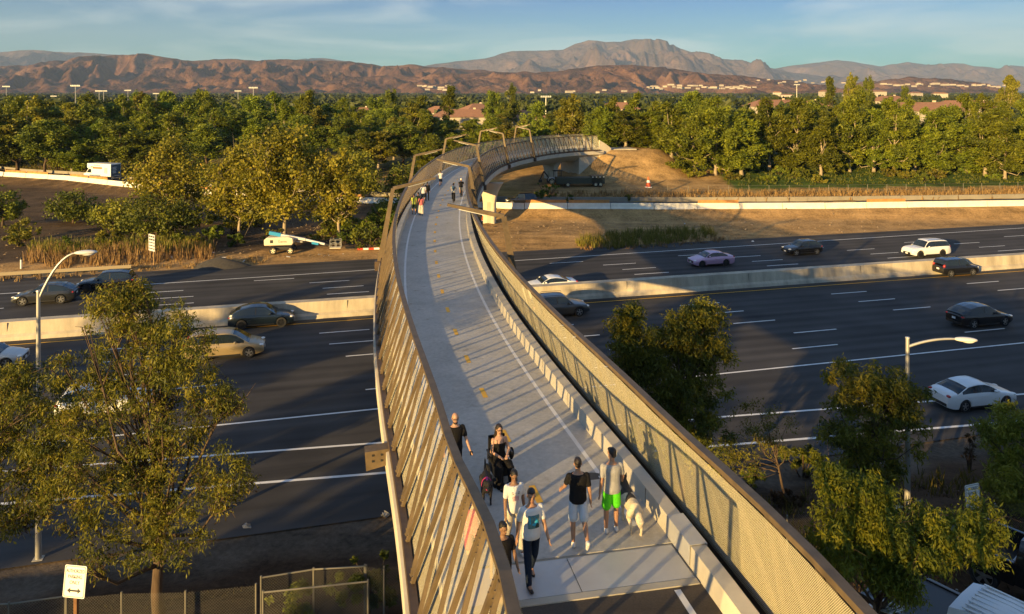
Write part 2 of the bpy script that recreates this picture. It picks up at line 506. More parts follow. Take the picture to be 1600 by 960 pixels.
# ------------------------------------------------------------------ freeway
def asphalt_mat(name, base, lane=None):
    m = bpy.data.materials.new(name); N, L = nt(m); b = N['Principled BSDF']
    b.inputs['Roughness'].default_value = 0.86; b.inputs['Specular IOR Level'].default_value = 0.25
    t = N.new('ShaderNodeTexCoord')
    mpa = N.new('ShaderNodeMapping'); mpa.inputs['Scale'].default_value = (0.02, 0.8, 1)
    L.new(t.outputs['Object'], mpa.inputs[0])
    na = N.new('ShaderNodeTexNoise'); na.inputs['Scale'].default_value = 1.2; na.inputs['Detail'].default_value = 5
    L.new(mpa.outputs[0], na.inputs[0])
    nb = N.new('ShaderNodeTexNoise'); nb.inputs['Scale'].default_value = 0.22; nb.inputs['Detail'].default_value = 8; L.new(t.outputs['Object'], nb.inputs[0])
    nc = N.new('ShaderNodeTexNoise'); nc.inputs['Scale'].default_value = 25; nc.inputs['Detail'].default_value = 4; L.new(t.outputs['Object'], nc.inputs[0])
    s1 = N.new('ShaderNodeMath'); s1.operation = 'ADD'; L.new(na.outputs[0], s1.inputs[0]); L.new(nb.outputs[0], s1.inputs[1])
    s2 = N.new('ShaderNodeMath'); s2.operation = 'MULTIPLY_ADD'; L.new(nc.outputs[0], s2.inputs[0]); s2.inputs[1].default_value = 0.5; L.new(s1.outputs[0], s2.inputs[2])
    spx = N.new('ShaderNodeSeparateXYZ'); L.new(t.outputs['Object'], spx.inputs[0])
    wv = N.new('ShaderNodeMath'); wv.operation = 'MULTIPLY'; wv.inputs[1].default_value = 6.2832 / 1.45; L.new(spx.outputs[1], wv.inputs[0])
    sn = N.new('ShaderNodeMath'); sn.operation = 'SINE'; L.new(wv.outputs[0], sn.inputs[0])
    sa = N.new('ShaderNodeMath'); sa.operation = 'MULTIPLY_ADD'; sa.inputs[1].default_value = 0.10; L.new(sn.outputs[0], sa.inputs[0]); L.new(s2.outputs[0], sa.inputs[2]); s2 = sa
    r = N.new('ShaderNodeValToRGB'); r.color_ramp.elements[0].position = 0.8 / 1.0 * 0.5; r.color_ramp.elements[1].position = 0.86
    r.color_ramp.elements[0].position = 0.42
    r.color_ramp.elements[0].color = (*[c * 0.45 for c in base], 1); r.color_ramp.elements[1].color = (*[c * 1.75 for c in base], 1)
    d2 = N.new('ShaderNodeMath'); d2.operation = 'DIVIDE'; d2.inputs[1].default_value = 2.0; L.new(s2.outputs[0], d2.inputs[0])
    L.new(d2.outputs[0], r.inputs[0]); L.new(r.outputs[0], b.inputs['Base Color'])
    bpn = N.new('ShaderNodeBump'); bpn.inputs['Strength'].default_value = 0.25; bpn.inputs['Distance'].default_value = 0.01
    L.new(nc.outputs[0], bpn.inputs['Height']); L.new(bpn.outputs[0], b.inputs['Normal'])
    return m
M_ASPH = asphalt_mat('freeway_asphalt', (0.046, 0.043, 0.041))
M_ASPH_P = asphalt_mat('path_asphalt', (0.075, 0.062, 0.050))

mb = MB()
ts = np.linspace(-420, 520, 120)
for i in range(len(ts) - 1):
    for (n0, n1) in ((32.2, 61.8), (61.8, 81.7)):
        j0 = 0.0; 
        mb.add([(ts[i], n0, 0.0), (ts[i + 1], n0, 0.0), (ts[i + 1], n1, 0.0), (ts[i], n1, 0.0)], [(0, 1, 2, 3)])
fwy = mb.build('freeway', M_ASPH); fwy.rotation_euler = (0, 0, ANG); fwy['kind'] = 'structure'

mk = MB()
def stripe(t0, t1, n, w=0.14, n1=None, z=0.006):
    n1 = n if n1 is None else n1
    mk.add([(t0, n - w / 2, z), (t1, n1 - w / 2, z), (t1, n1 + w / 2, z), (t0, n + w / 2, z)], [(0, 1, 2, 3)])
for n_, ph, w in ((57.7, 43.74, .14), (55.05, 44.43, .14), (52.25, 45.49, .14), (49.12, 34.03, .14), (46.13, 31.84, .14)):
    for k in range(-22, 22): stripe(ph + 14.63 * k, ph + 14.63 * k + 3.66, n_, w)
for n_, ph in ((68.58, 44.36), (70.75, 44.0), (73.05, 42.8), (75.15, 37.7)):
    for k in range(-22, 22): stripe(ph + 14.63 * k, ph + 14.63 * k + 3.66, n_, .14)
stripe(-420, 520, 43.18, .16)
stripe(-200, 160, 75.6 - 172.2 * .0285, .16, 79.4 + 71.2 * .0285)
for p, q in (((345, 711), (606, 691)), ((1155, 650), (1600, 616)), ((405, 755), (605, 738)), ((1225, 688), (1600, 658))):
    pass
def px_line(p, q, ext0, ext1, w):
    a_, b_ = at(*p), at(*q); ta, na_ = to_tn(a_.x, a_.y); tb, nb_ = to_tn(b_.x, b_.y)
    sl = (nb_ - na_) / (tb - ta)
    stripe(ta - ext0, tb + ext1, na_ - sl * ext0, w, nb_ + sl * ext1)
px_line((345, 711), (1600, 616), 60, 80, .18)
px_line((405, 755), (1600, 658), 60, 80, .2)
mko = mk.build('lane_markings', M_WHITE); mko.rotation_euler = (0, 0, ANG); mko['kind'] = 'structure'
mk = MB(); stripe(-420, 520, 60.4, .12); stripe(-420, 520, 65.4, .12)
mko = mk.build('yellow_edge_lines', M_YELLOW); mko.rotation_euler = (0, 0, ANG); mko['kind'] = 'structure'

# median barrier: concrete, flared foot, flat top
M_MED = mat('median_concrete', (0.43, 0.37, 0.275), rough=0.9, var=0.34, scale=0.9, detail=10, bump=0.2, bscale=9, stretch=(1, 1, 0.25))
mb = MB()
prof = [(61.35, 0.0), (61.42, 0.25), (61.62, 0.42), (61.72, 1.28), (62.5, 1.28), (62.62, 0.42), (62.85, 0.25), (62.9, 0.0)]
rings = [[Vector((t, n_, z_)) for n_, z_ in prof] for t in np.arange(-400, 500, 4.0)]
mb.loft(rings)
med = mb.build('median_barrier', M_MED); med.rotation_euler = (0, 0, ANG)
tag(med, 'long cream concrete barrier down the middle of the freeway', 'barrier')
# joints: thin dark slots as a part
jb = MB()
for t in np.arange(-396, 480, 12.0):
    jb = MB(); jb.box((t + 2, 61.69, 0.78), (0.03, 0.10, 0.9)); jb.build('joint', mat('joint_grey', (0.2, 0.18, 0.15), rough=.9), med)

# off-ramp road behind the dirt bank
mb = MB(); xs = np.arange(-300, 300, 3.0)
for i in range(len(xs) - 1):
    q = []
    for xx, off in ((xs[i], 0.6), (xs[i + 1], 0.6), (xs[i + 1], 6.0), (xs[i], 6.0)):
        q.append((xx, float(ramp_y(xx)) + off, float(ramp_z(xx)) + 0.035))
    mb.add(q, [(0, 1, 2, 3)])
rp_ = mb.build('ramp_road', M_ASPH); rp_['kind'] = 'structure'

# ------------------------------------------------------------------ hills and mountains
def vnoise(x, y, seed):
    r_ = np.random.default_rng(seed); T = r_.random((256, 256))
    xi = np.floor(x).astype(int); yi = np.floor(y).astype(int); fx = x - xi; fy = y - yi
    fx = fx * fx * (3 - 2 * fx); fy = fy * fy * (3 - 2 * fy)
    a_ = T[xi % 256, yi % 256]; b_ = T[(xi + 1) % 256, yi % 256]; c_ = T[xi % 256, (yi + 1) % 256]; d_ = T[(xi + 1) % 256, (yi + 1) % 256]
    return (a_ * (1 - fx) + b_ * fx) * (1 - fy) + (c_ * (1 - fx) + d_ * fx) * fy
def ridged(x, y, seed, octv=5):
    s = 0; amp = 1; tot = 0
    for o in range(octv):
        s = s + amp * (1 - np.abs(2 * vnoise(x * 2 ** o, y * 2 ** o, seed + o) - 1)); tot += amp; amp *= 0.5
    return s / tot
def hill_mat(name, c1, c2, c3, sc):
    m = bpy.data.materials.new(name); N, L = nt(m); b = N['Principled BSDF']
    b.inputs['Roughness'].default_value = 1; b.inputs['Specular IOR Level'].default_value = 0
    t = N.new('ShaderNodeTexCoord'); n_ = N.new('ShaderNodeTexNoise'); n_.inputs['Scale'].default_value = sc; n_.inputs['Detail'].default_value = 12; n_.inputs['Roughness'].default_value = .7
    L.new(t.outputs['Object'], n_.inputs[0])
    r = N.new('ShaderNodeValToRGB'); e = r.color_ramp.elements; e[0].position = .36; e[0].color = (*c1, 1); e[1].position = .68; e[1].color = (*c3, 1)
    k = e.new(.52); k.color = (*c2, 1)
    L.new(n_.outputs[0], r.inputs[0]); L.new(r.outputs[0], b.inputs['Base Color'])
    nb = N.new('ShaderNodeTexNoise'); nb.inputs['Scale'].default_value = sc * 1.6; nb.inputs['Detail'].default_value = 9; nb.inputs['Roughness'].default_value = .62
    L.new(t.outputs['Object'], nb.inputs[0])
    bu = N.new('ShaderNodeBump'); bu.inputs['Strength'].default_value = .8; bu.inputs['Distance'].default_value = .28 / sc
    L.new(nb.outputs[0], bu.inputs['Height']); L.new(bu.outputs[0], b.inputs['Normal'])
    return m
def hills(name, crest, dist, depth, mat_, spur, seed, nxs=640, nys=110, wob=900.0, base_z=2.0, fs=1.0):
    """a range of hills: crest heights seen at the given distance, spurs and gullies running down to the plain"""
    cu = np.array([c[0] for c in crest], float); cv = np.array([c[1] for c in crest], float)
    us = np.linspace(cu[0], cu[-1], nxs); vs_ = np.interp(us, cu, cv)
    X = np.zeros((nys, nxs)); Y = np.zeros_like(X); Z = np.zeros_like(X)
    top = np.array([aty(u, v, dist) for u, v in zip(us, vs_)])
    jx = top[:, 0] / (spur * .8)
    top[:, 2] += (ridged(jx, jx * 0 + seed, seed + 3) - .5) * dist / FPX * (4.2 if dist < 8000 else 2.4) + (vnoise(jx * 5, jx * 0 + .5, seed + 5) - .5) * dist / FPX * 1.2
    edge = smooth01(np.minimum((us - us[0]), (us[-1] - us)) / (0.06 * (us[-1] - us[0])))
    for j in range(nys):
        f = j / (nys - 1) * 1.5                          # 0 foot, 1 crest, 1.5 behind
        y = dist - depth * (1 - f)
        x = top[:, 0] * (1 + 0.0 * f)
        X[j] = x; Y[j] = y
        fw = np.minimum(f, 1.0)
        rel = fw ** 0.85 if f <= 1 else max(0.0, 1 - (f - 1) * 1.6)
        H = (top[:, 2] - base_z)
        rn = ridged((x + 60 * np.sin(f * 9 + x / 300)) / spur + 7.3 + 0.5 * fs * f, np.full_like(x, f * depth / spur * 0.55) + 0.35 * np.sin(x / spur * 2), seed)
        gl = (rn - 0.80) * 1.7 * H * (1 - abs(2 * min(f, 1) - 1) ** 2.2 * 1.0) * 0.95
        if f >= 1: gl = gl * 0
        cap_ = H * rel + gl + (ridged(x / (spur * .3), np.full_like(x, f * 6), seed + 9) - .55) * H * (.10 * max(0, 1 - f) + .012)
        lim = 18 + (top[:, 2] - 18) * (y / dist) * (1 - .02 * max(0, 1 - f))
        Z[j] = base_z + np.maximum(np.minimum(cap_, lim - base_z), -6) * edge
    me = bpy.data.meshes.new(name)
    ii = np.arange(nys - 1)[:, None] * nxs + np.arange(nxs - 1)[None, :]
    fa = np.stack([ii, ii + 1, ii + nxs + 1, ii + nxs], -1).reshape(-1, 4)
    me.from_pydata(np.stack([X, Y, Z], -1).reshape(-1, 3).tolist(), [], fa.tolist())
    me.polygons.foreach_set('use_smooth', [True] * len(me.polygons))
    me.materials.append(mat_)
    o = bpy.data.objects.new(name, me); COL.objects.link(o); o['kind'] = 'structure'
    return o
M_HILL = hill_mat('dry_brown_hill', (0.040, 0.024, 0.016), (0.125, 0.064, 0.038), (0.22, 0.122, 0.070), 0.006)
M_MTN = hill_mat('far_mountain', (0.060, 0.045, 0.040), (0.11, 0.075, 0.060), (0.19, 0.12, 0.09), 0.0022)
hills('brown_hills', [(-220, 112), (-60, 112), (0, 108), (50, 100), (100, 96), (140, 93), (180, 87), (225, 85), (262, 89), (300, 94), (360, 93), (400, 95), (440, 93), (500, 94), (560, 97), (600, 103), (650, 101), (690, 106), (740, 110), (800, 113), (860, 118), (960, 124), (1040, 130)], 5200, 1500, M_HILL, 250, 11)
hills('brown_foothills', [(-220, 134), (0, 132), (90, 128), (180, 130), (300, 124), (370, 122), (440, 119), (500, 116), (560, 121), (640, 118), (720, 115), (800, 113), (870, 112), (920, 104), (950, 102), (1000, 103), (1050, 108), (1090, 114), (1150, 119), (1200, 123), (1260, 128), (1330, 131)], 4300, 900, M_HILL, 170, 23)
hills('saddleback_mountains', [(600, 112), (690, 99), (720, 95), (760, 91), (800, 80), (850, 79), (880, 77), (900, 68), (920, 62), (945, 66), (970, 65), (990, 61), (1010, 61), (1035, 68), (1060, 78), (1110, 90), (1150, 95), (1190, 104), (1230, 112), (1300, 122), (1360, 126)], 11500, 3600, M_MTN, 900, 31)
hills('distant_ridge', [(1130, 122), (1200, 109), (1240, 102), (1310, 94), (1340, 98), (1375, 103), (1420, 97), (1450, 102), (1490, 99), (1520, 103), (1560, 107), (1580, 102), (1600, 105), (1660, 104), (1800, 112), (1900, 120)], 13200, 3000, M_MTN, 900, 43)
hills('distant_ridge', [(-260, 94), (-120, 88), (-30, 82), (50, 78), (100, 82), (140, 83), (190, 87), (260, 97), (330, 105), (400, 112)], 10500, 3000, M_MTN, 800, 53)
hills('distant_ridge', [(420, 112), (470, 95), (505, 91), (540, 95), (600, 108), (640, 118)], 10800, 2600, M_MTN, 700, 59, nxs=120)
hills('low_brown_hill', [(1320, 131), (1370, 127), (1400, 123), (1430, 121), (1480, 123), (1520, 129), (1560, 132)], 4200, 350, M_HILL, 150, 61, nxs=120, nys=40)
hills('low_brown_hill', [(1130, 133), (1170, 131), (1210, 129), (1250, 131), (1290, 134)], 4000, 300, M_HILL, 150, 67, nxs=100, nys=30)

# air between the camera and the hills
hz = MB()
hz.box((0, 6200, 700), (33000, 24000, 1460))
HAZE_D = 5.4e-5
haze = hz.build('haze'); haze['kind'] = 'stuff'
m = bpy.data.materials.new('haze_air'); N, L = nt(m)
N.remove(N['Principled BSDF'])
pv = N.new('ShaderNodeVolumePrincipled'); pv.inputs['Color'].default_value = (0.42, 0.60, 0.95, 1); pv.inputs['Density'].default_value = HAZE_D
pv.inputs['Anisotropy'].default_value = 0.0
L.new(pv.outputs[0], N['Material Output'].inputs['Volume'])
m.cycles.homogeneous_volume = True if hasattr(m.cycles, 'homogeneous_volume') else True
haze.data.materials.append(m)
haze.display_type = 'WIRE'
# ------------------------------------------------------------------ the footbridge
S_NEAR = S0 - 2.6          # expansion joint between bridge and approach path
bridge = empty('footbridge', bp(S0 + 45, 0, -2.0), 0, 'curving concrete footbridge that crosses over the whole freeway', 'bridge')
bridge.location = (0, 0, 0)
def deck_mat():
    m = bpy.data.materials.new('deck_concrete'); N, L = nt(m); b = N['Principled BSDF']
    b.inputs['Roughness'].default_value = 0.82; b.inputs['Specular IOR Level'].default_value = .3
    t = N.new('ShaderNodeTexCoord')
    n1 = N.new('ShaderNodeTexNoise'); n1.inputs['Scale'].default_value = 0.55; n1.inputs['Detail'].default_value = 9; n1.inputs['Roughness'].default_value = .68
    n2 = N.new('ShaderNodeTexNoise'); n2.inputs['Scale'].default_value = 7; n2.inputs['Detail'].default_value = 8; n2.inputs['Roughness'].default_value = .7
    L.new(t.outputs['Object'], n1.inputs[0]); L.new(t.outputs['Object'], n2.inputs[0])
    ad = N.new('ShaderNodeMath'); ad.operation = 'ADD'; L.new(n1.outputs[0], ad.inputs[0]); L.new(n2.outputs[0], ad.inputs[1])
    hf = N.new('ShaderNodeMath'); hf.operation = 'MULTIPLY'; hf.inputs[1].default_value = .5; L.new(ad.outputs[0], hf.inputs[0])
    r = N.new('ShaderNodeValToRGB'); e = r.color_ramp.elements
    e[0].position = .36; e[0].color = (.35, .335, .30, 1); e[1].position = .64; e[1].color = (.55, .525, .475, 1)
    L.new(hf.outputs[0], r.inputs[0])
    # dark worn spots
    n3 = N.new('ShaderNodeTexNoise'); n3.inputs['Scale'].default_value = 1.7; n3.inputs['Detail'].default_value = 3; L.new(t.outputs['Object'], n3.inputs[0])
    r3 = N.new('ShaderNodeValToRGB'); r3.color_ramp.elements[0].position = .63; r3.color_ramp.elements[0].color = (1, 1, 1, 1); r3.color_ramp.elements[1].position = .78; r3.color_ramp.elements[1].color = (.62, .58, .52, 1)
    L.new(n3.outputs[0], r3.inputs[0])
    mu = N.new('ShaderNodeMixRGB'); mu.blend_type = 'MULTIPLY'; mu.inputs[0].default_value = 1
    L.new(r.outputs[0], mu.inputs[1]); L.new(r3.outputs[0], mu.inputs[2]); L.new(mu.outputs[0], b.inputs['Base Color'])
    bpn = N.new('ShaderNodeBump'); bpn.inputs['Strength'].default_value = .12; bpn.inputs['Distance'].default_value = .01
    L.new(n2.outputs[0], bpn.inputs['Height']); L.new(bpn.outputs[0], b.inputs['Normal'])
    return m
M_DECK = deck_mat()
CURB_I, CURB_O, CURB_H = 2.36, 2.70, 0.42
# deck slab
mb = MB(); sweep(mb, [(-CURB_I - .05, 0), (CURB_I + .05, 0), (CURB_I + .05, -.2), (-CURB_I - .05, -.2)], S_NEAR, S_END, .9)
mb.build('deck', M_DECK, bridge)
# box girder with edge ledges
GIRD = [(-3.22, -.16), (-2.8, -.12), (-2.8, -.21), (2.8, -.21), (2.8, -.12), (3.22, -.16), (3.36, -.2), (3.36, -.75), (2.9, -1.0), (1.8, -1.9), (-1.8, -1.9), (-2.9, -1.0), (-3.36, -.75), (-3.36, -.2)]
mb = MB(); sweep(mb, GIRD[::-1], S_NEAR - 12, S_END + .5, 1.0)
mb.build('girder', M_CONC_LIGHT, bridge, smooth=True)
M_CURB = mat('curb_concrete', (0.50, 0.46, 0.38), rough=.85, var=.12, scale=1.2, bump=.1)
for sg in (-1, 1):
    mb = MB(); pr = [(sg * CURB_I, -.02), (sg * (CURB_I + .02), CURB_H), (sg * CURB_O, CURB_H), (sg * CURB_O, -.13)]
    sweep(mb, pr if sg < 0 else pr[::-1], S_NEAR - 12, S_END, 1.0)
    mb.build('curb', M_CURB, bridge)
    mb = MB(); pr = [(sg * (CURB_O + .002), -.112), (sg * 3.12, -.112), (sg * 3.12, -.14), (sg * (CURB_O + .002), -.14)]
    sweep(mb, pr if sg < 0 else pr[::-1], S_NEAR - 12, S_END, 1.0)
    mb.build('dark_gap_strip', M_DARK, bridge)  # flat black strip stands in for the dark gap outside the curb
# curb joints
jb = MB()
s = S_NEAR + 1.5
while s < S_END - 2:
    for sg in (-1, 1):
        jb.box(bp(s, sg * (CURB_I + .012), CURB_H / 2), (.02, .02, CURB_H * .96), Matrix.Rotation(math.atan2(bdir(s).y, bdir(s).x), 3, 'Z'))
    s += 3.05
for sg_, nm in ((1, 'curb_joint'),):
    jo = jb.build(nm, mat('joint_grey', (.2, .18, .15)), bridge); jo['kind'] = 'stuff'
# paint on the deck
mb = MB()
def strip(mb, o0, o1, s0, s1, h=.004, step=.8): sweep(mb, [(o0, h), (o1, h)], s0, s1, step, closed=False)
strip(mb, 1.76, 1.88, S_NEAR + .75, S_END - 1); strip(mb, -1.88, -1.76, S_NEAR + .75, S_END - 1)
mb.build('white_edge_line', M_WHITE, bridge)
k = 0
while S0 + 3.352 * k < S_END - 3:
    s = S0 + 3.352 * k
    mb = MB(); strip(mb, -.08, .08, s - .42, s + .42, .0045, .3); mb.build('yellow_dash', M_YELLOW, bridge)
    k += 1
# approach path beyond the joint (nearest the camera), joint plates
mb = MB(); sweep(mb, [(-CURB_I, -.012), (CURB_I, -.012)], S_NEAR - 14, S_NEAR - 1.42, .9, closed=False)
ap = mb.build('approach_path', M_ASPH_P); ap['kind'] = 'structure'
mb = MB(); sweep(mb, [(-CURB_I, -.03), (CURB_I, -.03)], S_NEAR - 14, S_NEAR + .02, .9, closed=False)
mb.build('approach_slab', M_CONC, bridge)
mb = MB(); strip(mb, 1.75, 1.88, S_NEAR - 14, S_NEAR - 1.5, -.006); mb_l = mb.build('path_edge_line', M_WHITE); mb_l['kind'] = 'structure'
M_PLATE_S = mat('joint_cover_plate', (0.50, 0.50, 0.49), rough=.5, metal=.25, var=.08, scale=1.5)
for o0, o1 in ((-2.3, -.02), (.0, 2.3)):
    mb = MB(); sweep(mb, [(o0, .006), (o1, .006), (o1, -.025), (o0, -.025)][::-1], S_NEAR - 1.22, S_NEAR - .1, .4)
    mb.build('joint_plate', M_PLATE_S, bridge)
mb = MB(); sweep(mb, [(-2.32, .012), (2.32, .012), (2.32, -.02), (-2.32, -.02)][::-1], S_NEAR - 1.42, S_NEAR - 1.24, .2)
mb.build('joint_nosing', M_CONC, bridge)
mb = MB(); sweep(mb, [(CURB_I - .03, .03), (CURB_I - .01, CURB_H + .03), (CURB_O + .03, CURB_H + .03), (CURB_O + .03, -.1), (CURB_O + .02, -.1), (CURB_O + .02, CURB_H + .02), (CURB_I, CURB_H + .02), (CURB_I - .018, .03)][::-1], S_NEAR - .9, S_NEAR + .25, .3)
mb.build('curb_cover_plate', M_PLATE_S, bridge)

# railings: slanted zigzag steel struts outside a wire screen, both leaning in
RB_O, RB_H, RT_O, RT_H = 3.17, -.02, 2.38, 2.48
M_SCREEN_L = screen_mat('wire_screen_open', .034, .20, (0.74, 0.67, 0.48), metal=0)
M_SCREEN_R = screen_mat('wire_screen', .034, .31, (0.60, 0.54, 0.36), metal=0)
STEP = 1.5
for sg, side in ((-1, 'left'), (1, 'right')):
    rail = empty('bridge_railing', (0, 0, 0), 0, 'rust brown zigzag steel railing with wire screen along the %s edge of the footbridge' % side, 'railing')
    s0, s1 = S_NEAR - (7.0 if sg < 0 else 8.2), S_END - .3
    mb = MB()
    def RTO(s, sg=sg): return RT_O - (.22 * float(smooth01((S0 - 2.0 - s) / 6.6)) if sg < 0 else 0)
    def RTH(s, sg=sg): return RT_H + (.62 if sg < 0 else .25) * float(smooth01((S0 - 2.0 - s) / 6.6))
    def pr(o, h, w, d): return [(sg * (o - w / 2), h - d / 2), (sg * (o + w / 2), h - d / 2), (sg * (o + w / 2), h + d / 2), (sg * (o - w / 2), h + d / 2)]
    sweep(mb, lambda s: pr(RTO(s) + .02, RTH(s) + .03, .17, .10)[::1 if sg > 0 else -1], s0, s1, STEP)
    tr_ = mb.build('top_rail', M_CORTEN, rail)
    mb = MB()
    p_ = pr(RB_O + .04, RB_H - .02, .16, .24); sweep(mb, p_ if sg > 0 else p_[::-1], s0, s1, STEP * 2)
    p_ = pr(RB_O - .0, RB_H + .22, .05, .05)
    mb.build('bottom_chord', M_CORTEN_D, rail)
    n_s = int((s1 - s0) / STEP)
    strut_list = []
    for k in range(n_s):
        sb = s0 + STEP * (k + .5)
        for q in (-.5, .5):
            st = sb + STEP * q
            if st < s0 or st > s1: continue
            bq = bp(sb + q * .16, sg * (RB_O + .08), RB_H - .08); tq = bp(st - q * .2, sg * (RTO(st) + .09), RTH(st))
            strut_list.append((sb, bq, tq))
    strut_list.sort(key=lambda a: abs(a[0] - S0 + 1))
    rest = MB()
    for i, (sb, bq, tq) in enumerate(strut_list):
        d = bdir(sb)
        m1 = MB() if i < 98 else rest
        m1.bar(bq, tq, .092, .07, up=Vector((d.y, -d.x, 0)) * sg)
        if i < 40:      # bolted end plates
            ax = (tq - bq).normalized()
            for e0, sgn in ((bq, 1), (tq, -1)):
                for kk in range(3):
                    c_ = e0 + ax * sgn * (.12 + .10 * kk) + Vector((d.y, -d.x, 0)) * sg * .04
                    m1.box(c_, (.03, .03, .03))
        if i < 98: m1.build('strut', M_CORTEN, rail)
    if rest.v:
        ro = rest.build('strut', M_CORTEN_D, rail); ro['kind'] = 'stuff'
    mb = MB(); sweep(mb, lambda s: [(sg * (RB_O - .07), RB_H + .06), (sg * (RTO(s) - .10), RTH(s) - .02)], s0, s1, 1.0, closed=False)
    mb.build('wire_screen', M_SCREEN_L if sg < 0 else M_SCREEN_R, rail)
    # brackets under the chord in pairs
    if sg > 0:
        bk = MB(); s = S0 + 60
        while s < S_END - 2:
            bk.box(bp(s, sg * (RB_O + .06), RB_H - .26), (.3, .16, .24), Matrix.Rotation(math.atan2(bdir(s).y, bdir(s).x), 3, 'Z')); s += 1.5
        bo = bk.build('bracket', M_CORTEN_D, rail); bo['kind'] = 'stuff'

# far end of the bridge: wing wall on the mound
mb = MB()
for sg in (-1, 1):
    s = S_END - .2
    mb.bar(bp(s, sg * 3.0, -.9), bp(s + 2.6, sg * 3.0, -.9), .35, .2)
mb = MB()
a_ = bp(S_END + .2, 2.9, 0)
M = Matrix.Rotation(math.atan2(bdir(S_END).y, bdir(S_END).x), 3, 'Z')
for sg in (-1, 1):
    mb = MB(); c = bp(S_END + 1.0, sg * 2.8, .1)
    prf = [(-1.1, -1.8), (1.3, -1.8), (1.3, .1), (.2, .9), (-1.1, 1.6)]
    V = [M @ Vector((x, -.16, z)) + c for x, z in prf] + [M @ Vector((x, .16, z)) + c for x, z in prf]
    n = 5; F = [tuple(range(n)), tuple(range(2 * n - 1, n - 1, -1))] + [((k + 1) % n, k, n + k, n + (k + 1) % n) for k in range(n)]
    mb.add(V, F); mb.build('end_pillar', M_CONC_LIGHT, bridge)
mb = MB(); sweep(mb, [(-2.4, .0), (2.4, .0), (2.4, -.2), (-2.4, -.2)], S_END, S_END + 8, 1)
fp = mb.build('far_path', M_CONC); fp['kind'] = 'structure'

# piers
def pier(p, dirv, base_z, top_z, name='pier', w=1.75, d=1.3, flare=1.25, parent=bridge):
    mb = MB(); ang = math.atan2(dirv.y, dirv.x); M = Matrix.Rotation(ang, 3, 'Z')
    rings = []
    H = top_z - base_z
    for f in (0, .3, .55, .7, .8, .88, .95, 1.0):
        fl = 1 + flare * max(0, (f - .5) / .5) ** 2.2
        hw, hd = w / 2 * fl, d / 2
        pts = []
        for (cx, cy) in ((-1, -1), (1, -1), (1, 1), (-1, 1)):
            for k in range(4):
                an = {(-1, -1): math.pi, (1, -1): 1.5 * math.pi, (1, 1): 0, (-1, 1): .5 * math.pi}[(cx, cy)] + k * math.pi / 6
                r_ = .22
                pts.append(M @ Vector((cx * (hd - r_) + r_ * math.cos(an), cy * (hw - r_) + r_ * math.sin(an), 0)) + Vector((p.x, p.y, base_z + f * H)))
        rings.append(pts)
    mb.loft(rings)
    o = mb.build(name, M_CONC_LIGHT, parent, smooth=True)
    # vertical reveal grooves
    gb = MB()
    for sg in (-1, 1):
        c = Vector((p.x, p.y, base_z + H * .3)) + M @ Vector((sg * d / 2, 0, 0)) 
        gb.box(c, (.02, .5, H * .6), M)
    gb.build('reveal_panel', mat('reveal_concrete', (.40, .35, .27), rough=.9, var=.1, scale=1), o)
    return o
sp1 = float(PS[np.argmin(np.abs(PC[:, 1] - 100.5) + 100 * (PC[:, 0] > 5))])
pc = bp(sp1, 2.3, 0); pc.z = 0; pier(pc, bdir(sp1), -.4, bp(sp1).z - 1.85, w=1.6)
pf = MB(); pf.box((pc.x, pc.y, .12), (3.0, 3.0, .4)); pf.build('pier_footing', M_CONC, bridge)
sp0 = float(PS[np.argmin(np.abs(PC[:, 1] - 63.6))])
pier(bp(sp0), bdir(sp0), 1.2, bp(sp0).z - 1.85)
sp2 = S_END - 9.5
pier(bp(sp2, 0, 0), bdir(sp2), gz(bp(sp2).x, bp(sp2).y) - 1.0, bp(sp2).z - 1.85, w=2.2, d=1.2, flare=.8)
sab = S_END - 2.6
mb = MB(); M = Matrix.Rotation(math.atan2(bdir(sab).y, bdir(sab).x), 3, 'Z'); c = bp(sab)
mb.box((c.x, c.y, c.z - 2.6), (4.2, 5.6, 3.6), M); mb.build('abutment_wall', M_CONC_LIGHT, bridge)

# bent lamp masts
def mast(s, sg, label, pole=True):
    e = empty('bent_lamp_mast', (0, 0, 0), 0, label, 'lamp mast', 'bent steel lamp masts on the footbridge')
    b0 = bp(s, sg * 3.42, -.55); el = bp(s, sg * 2.58, 4.25); tip = bp(s + .25, sg * .0, 4.82)
    d = bdir(s); up = d
    mb = MB()
    # tapered plate post
    def taper(p, q, w0, w1, t):
        z = (q - p).normalized(); y = d; x = y.cross(z).normalized()
        V = [p + x * a * w0 / 2 + y * b * t / 2 for a, b in ((-1, -1), (1, -1), (1, 1), (-1, 1))] + [q + x * a * w1 / 2 + y * b * t / 2 for a, b in ((-1, -1), (1, -1), (1, 1), (-1, 1))]
        mb.add(V, [(3, 2, 1, 0), (4, 5, 6, 7), (0, 1, 5, 4), (1, 2, 6, 5), (2, 3, 7, 6), (3, 0, 4, 7)])
    taper(b0, el, .36, .22, .20)
    mb.build('post', M_CORTEN, e)
    mb = MB(); taper(el + (b0 - el).normalized() * .0, tip, .20, .13, .20); mb.build('arm', M_CORTEN, e)
    mb = MB(); mb.box(b0 + Vector((0, 0, .15)), (.5, .5, .55), Matrix.Rotation(math.atan2(d.y, d.x), 3, 'Z')); mb.build('base_bracket', M_CORTEN_D, e)
    mb = MB(); q = el.lerp(tip, .8); mb.bar(el.lerp(tip, .35) - Vector((0, 0, .12)), q - Vector((0, 0, .10)), .1, .03); mb.build('light_strip', mat('frosted_lens', (.6, .6, .58), rough=.4), e)
    return e
def s_at_y(y): return float(PS[np.argmin(np.abs(PC[:, 1] - y) + 100 * (PC[:, 0] > 16))])
mast(s_at_y(46.2), -1, 'brown bent lamp mast at the left railing, nearest the camera on that side')
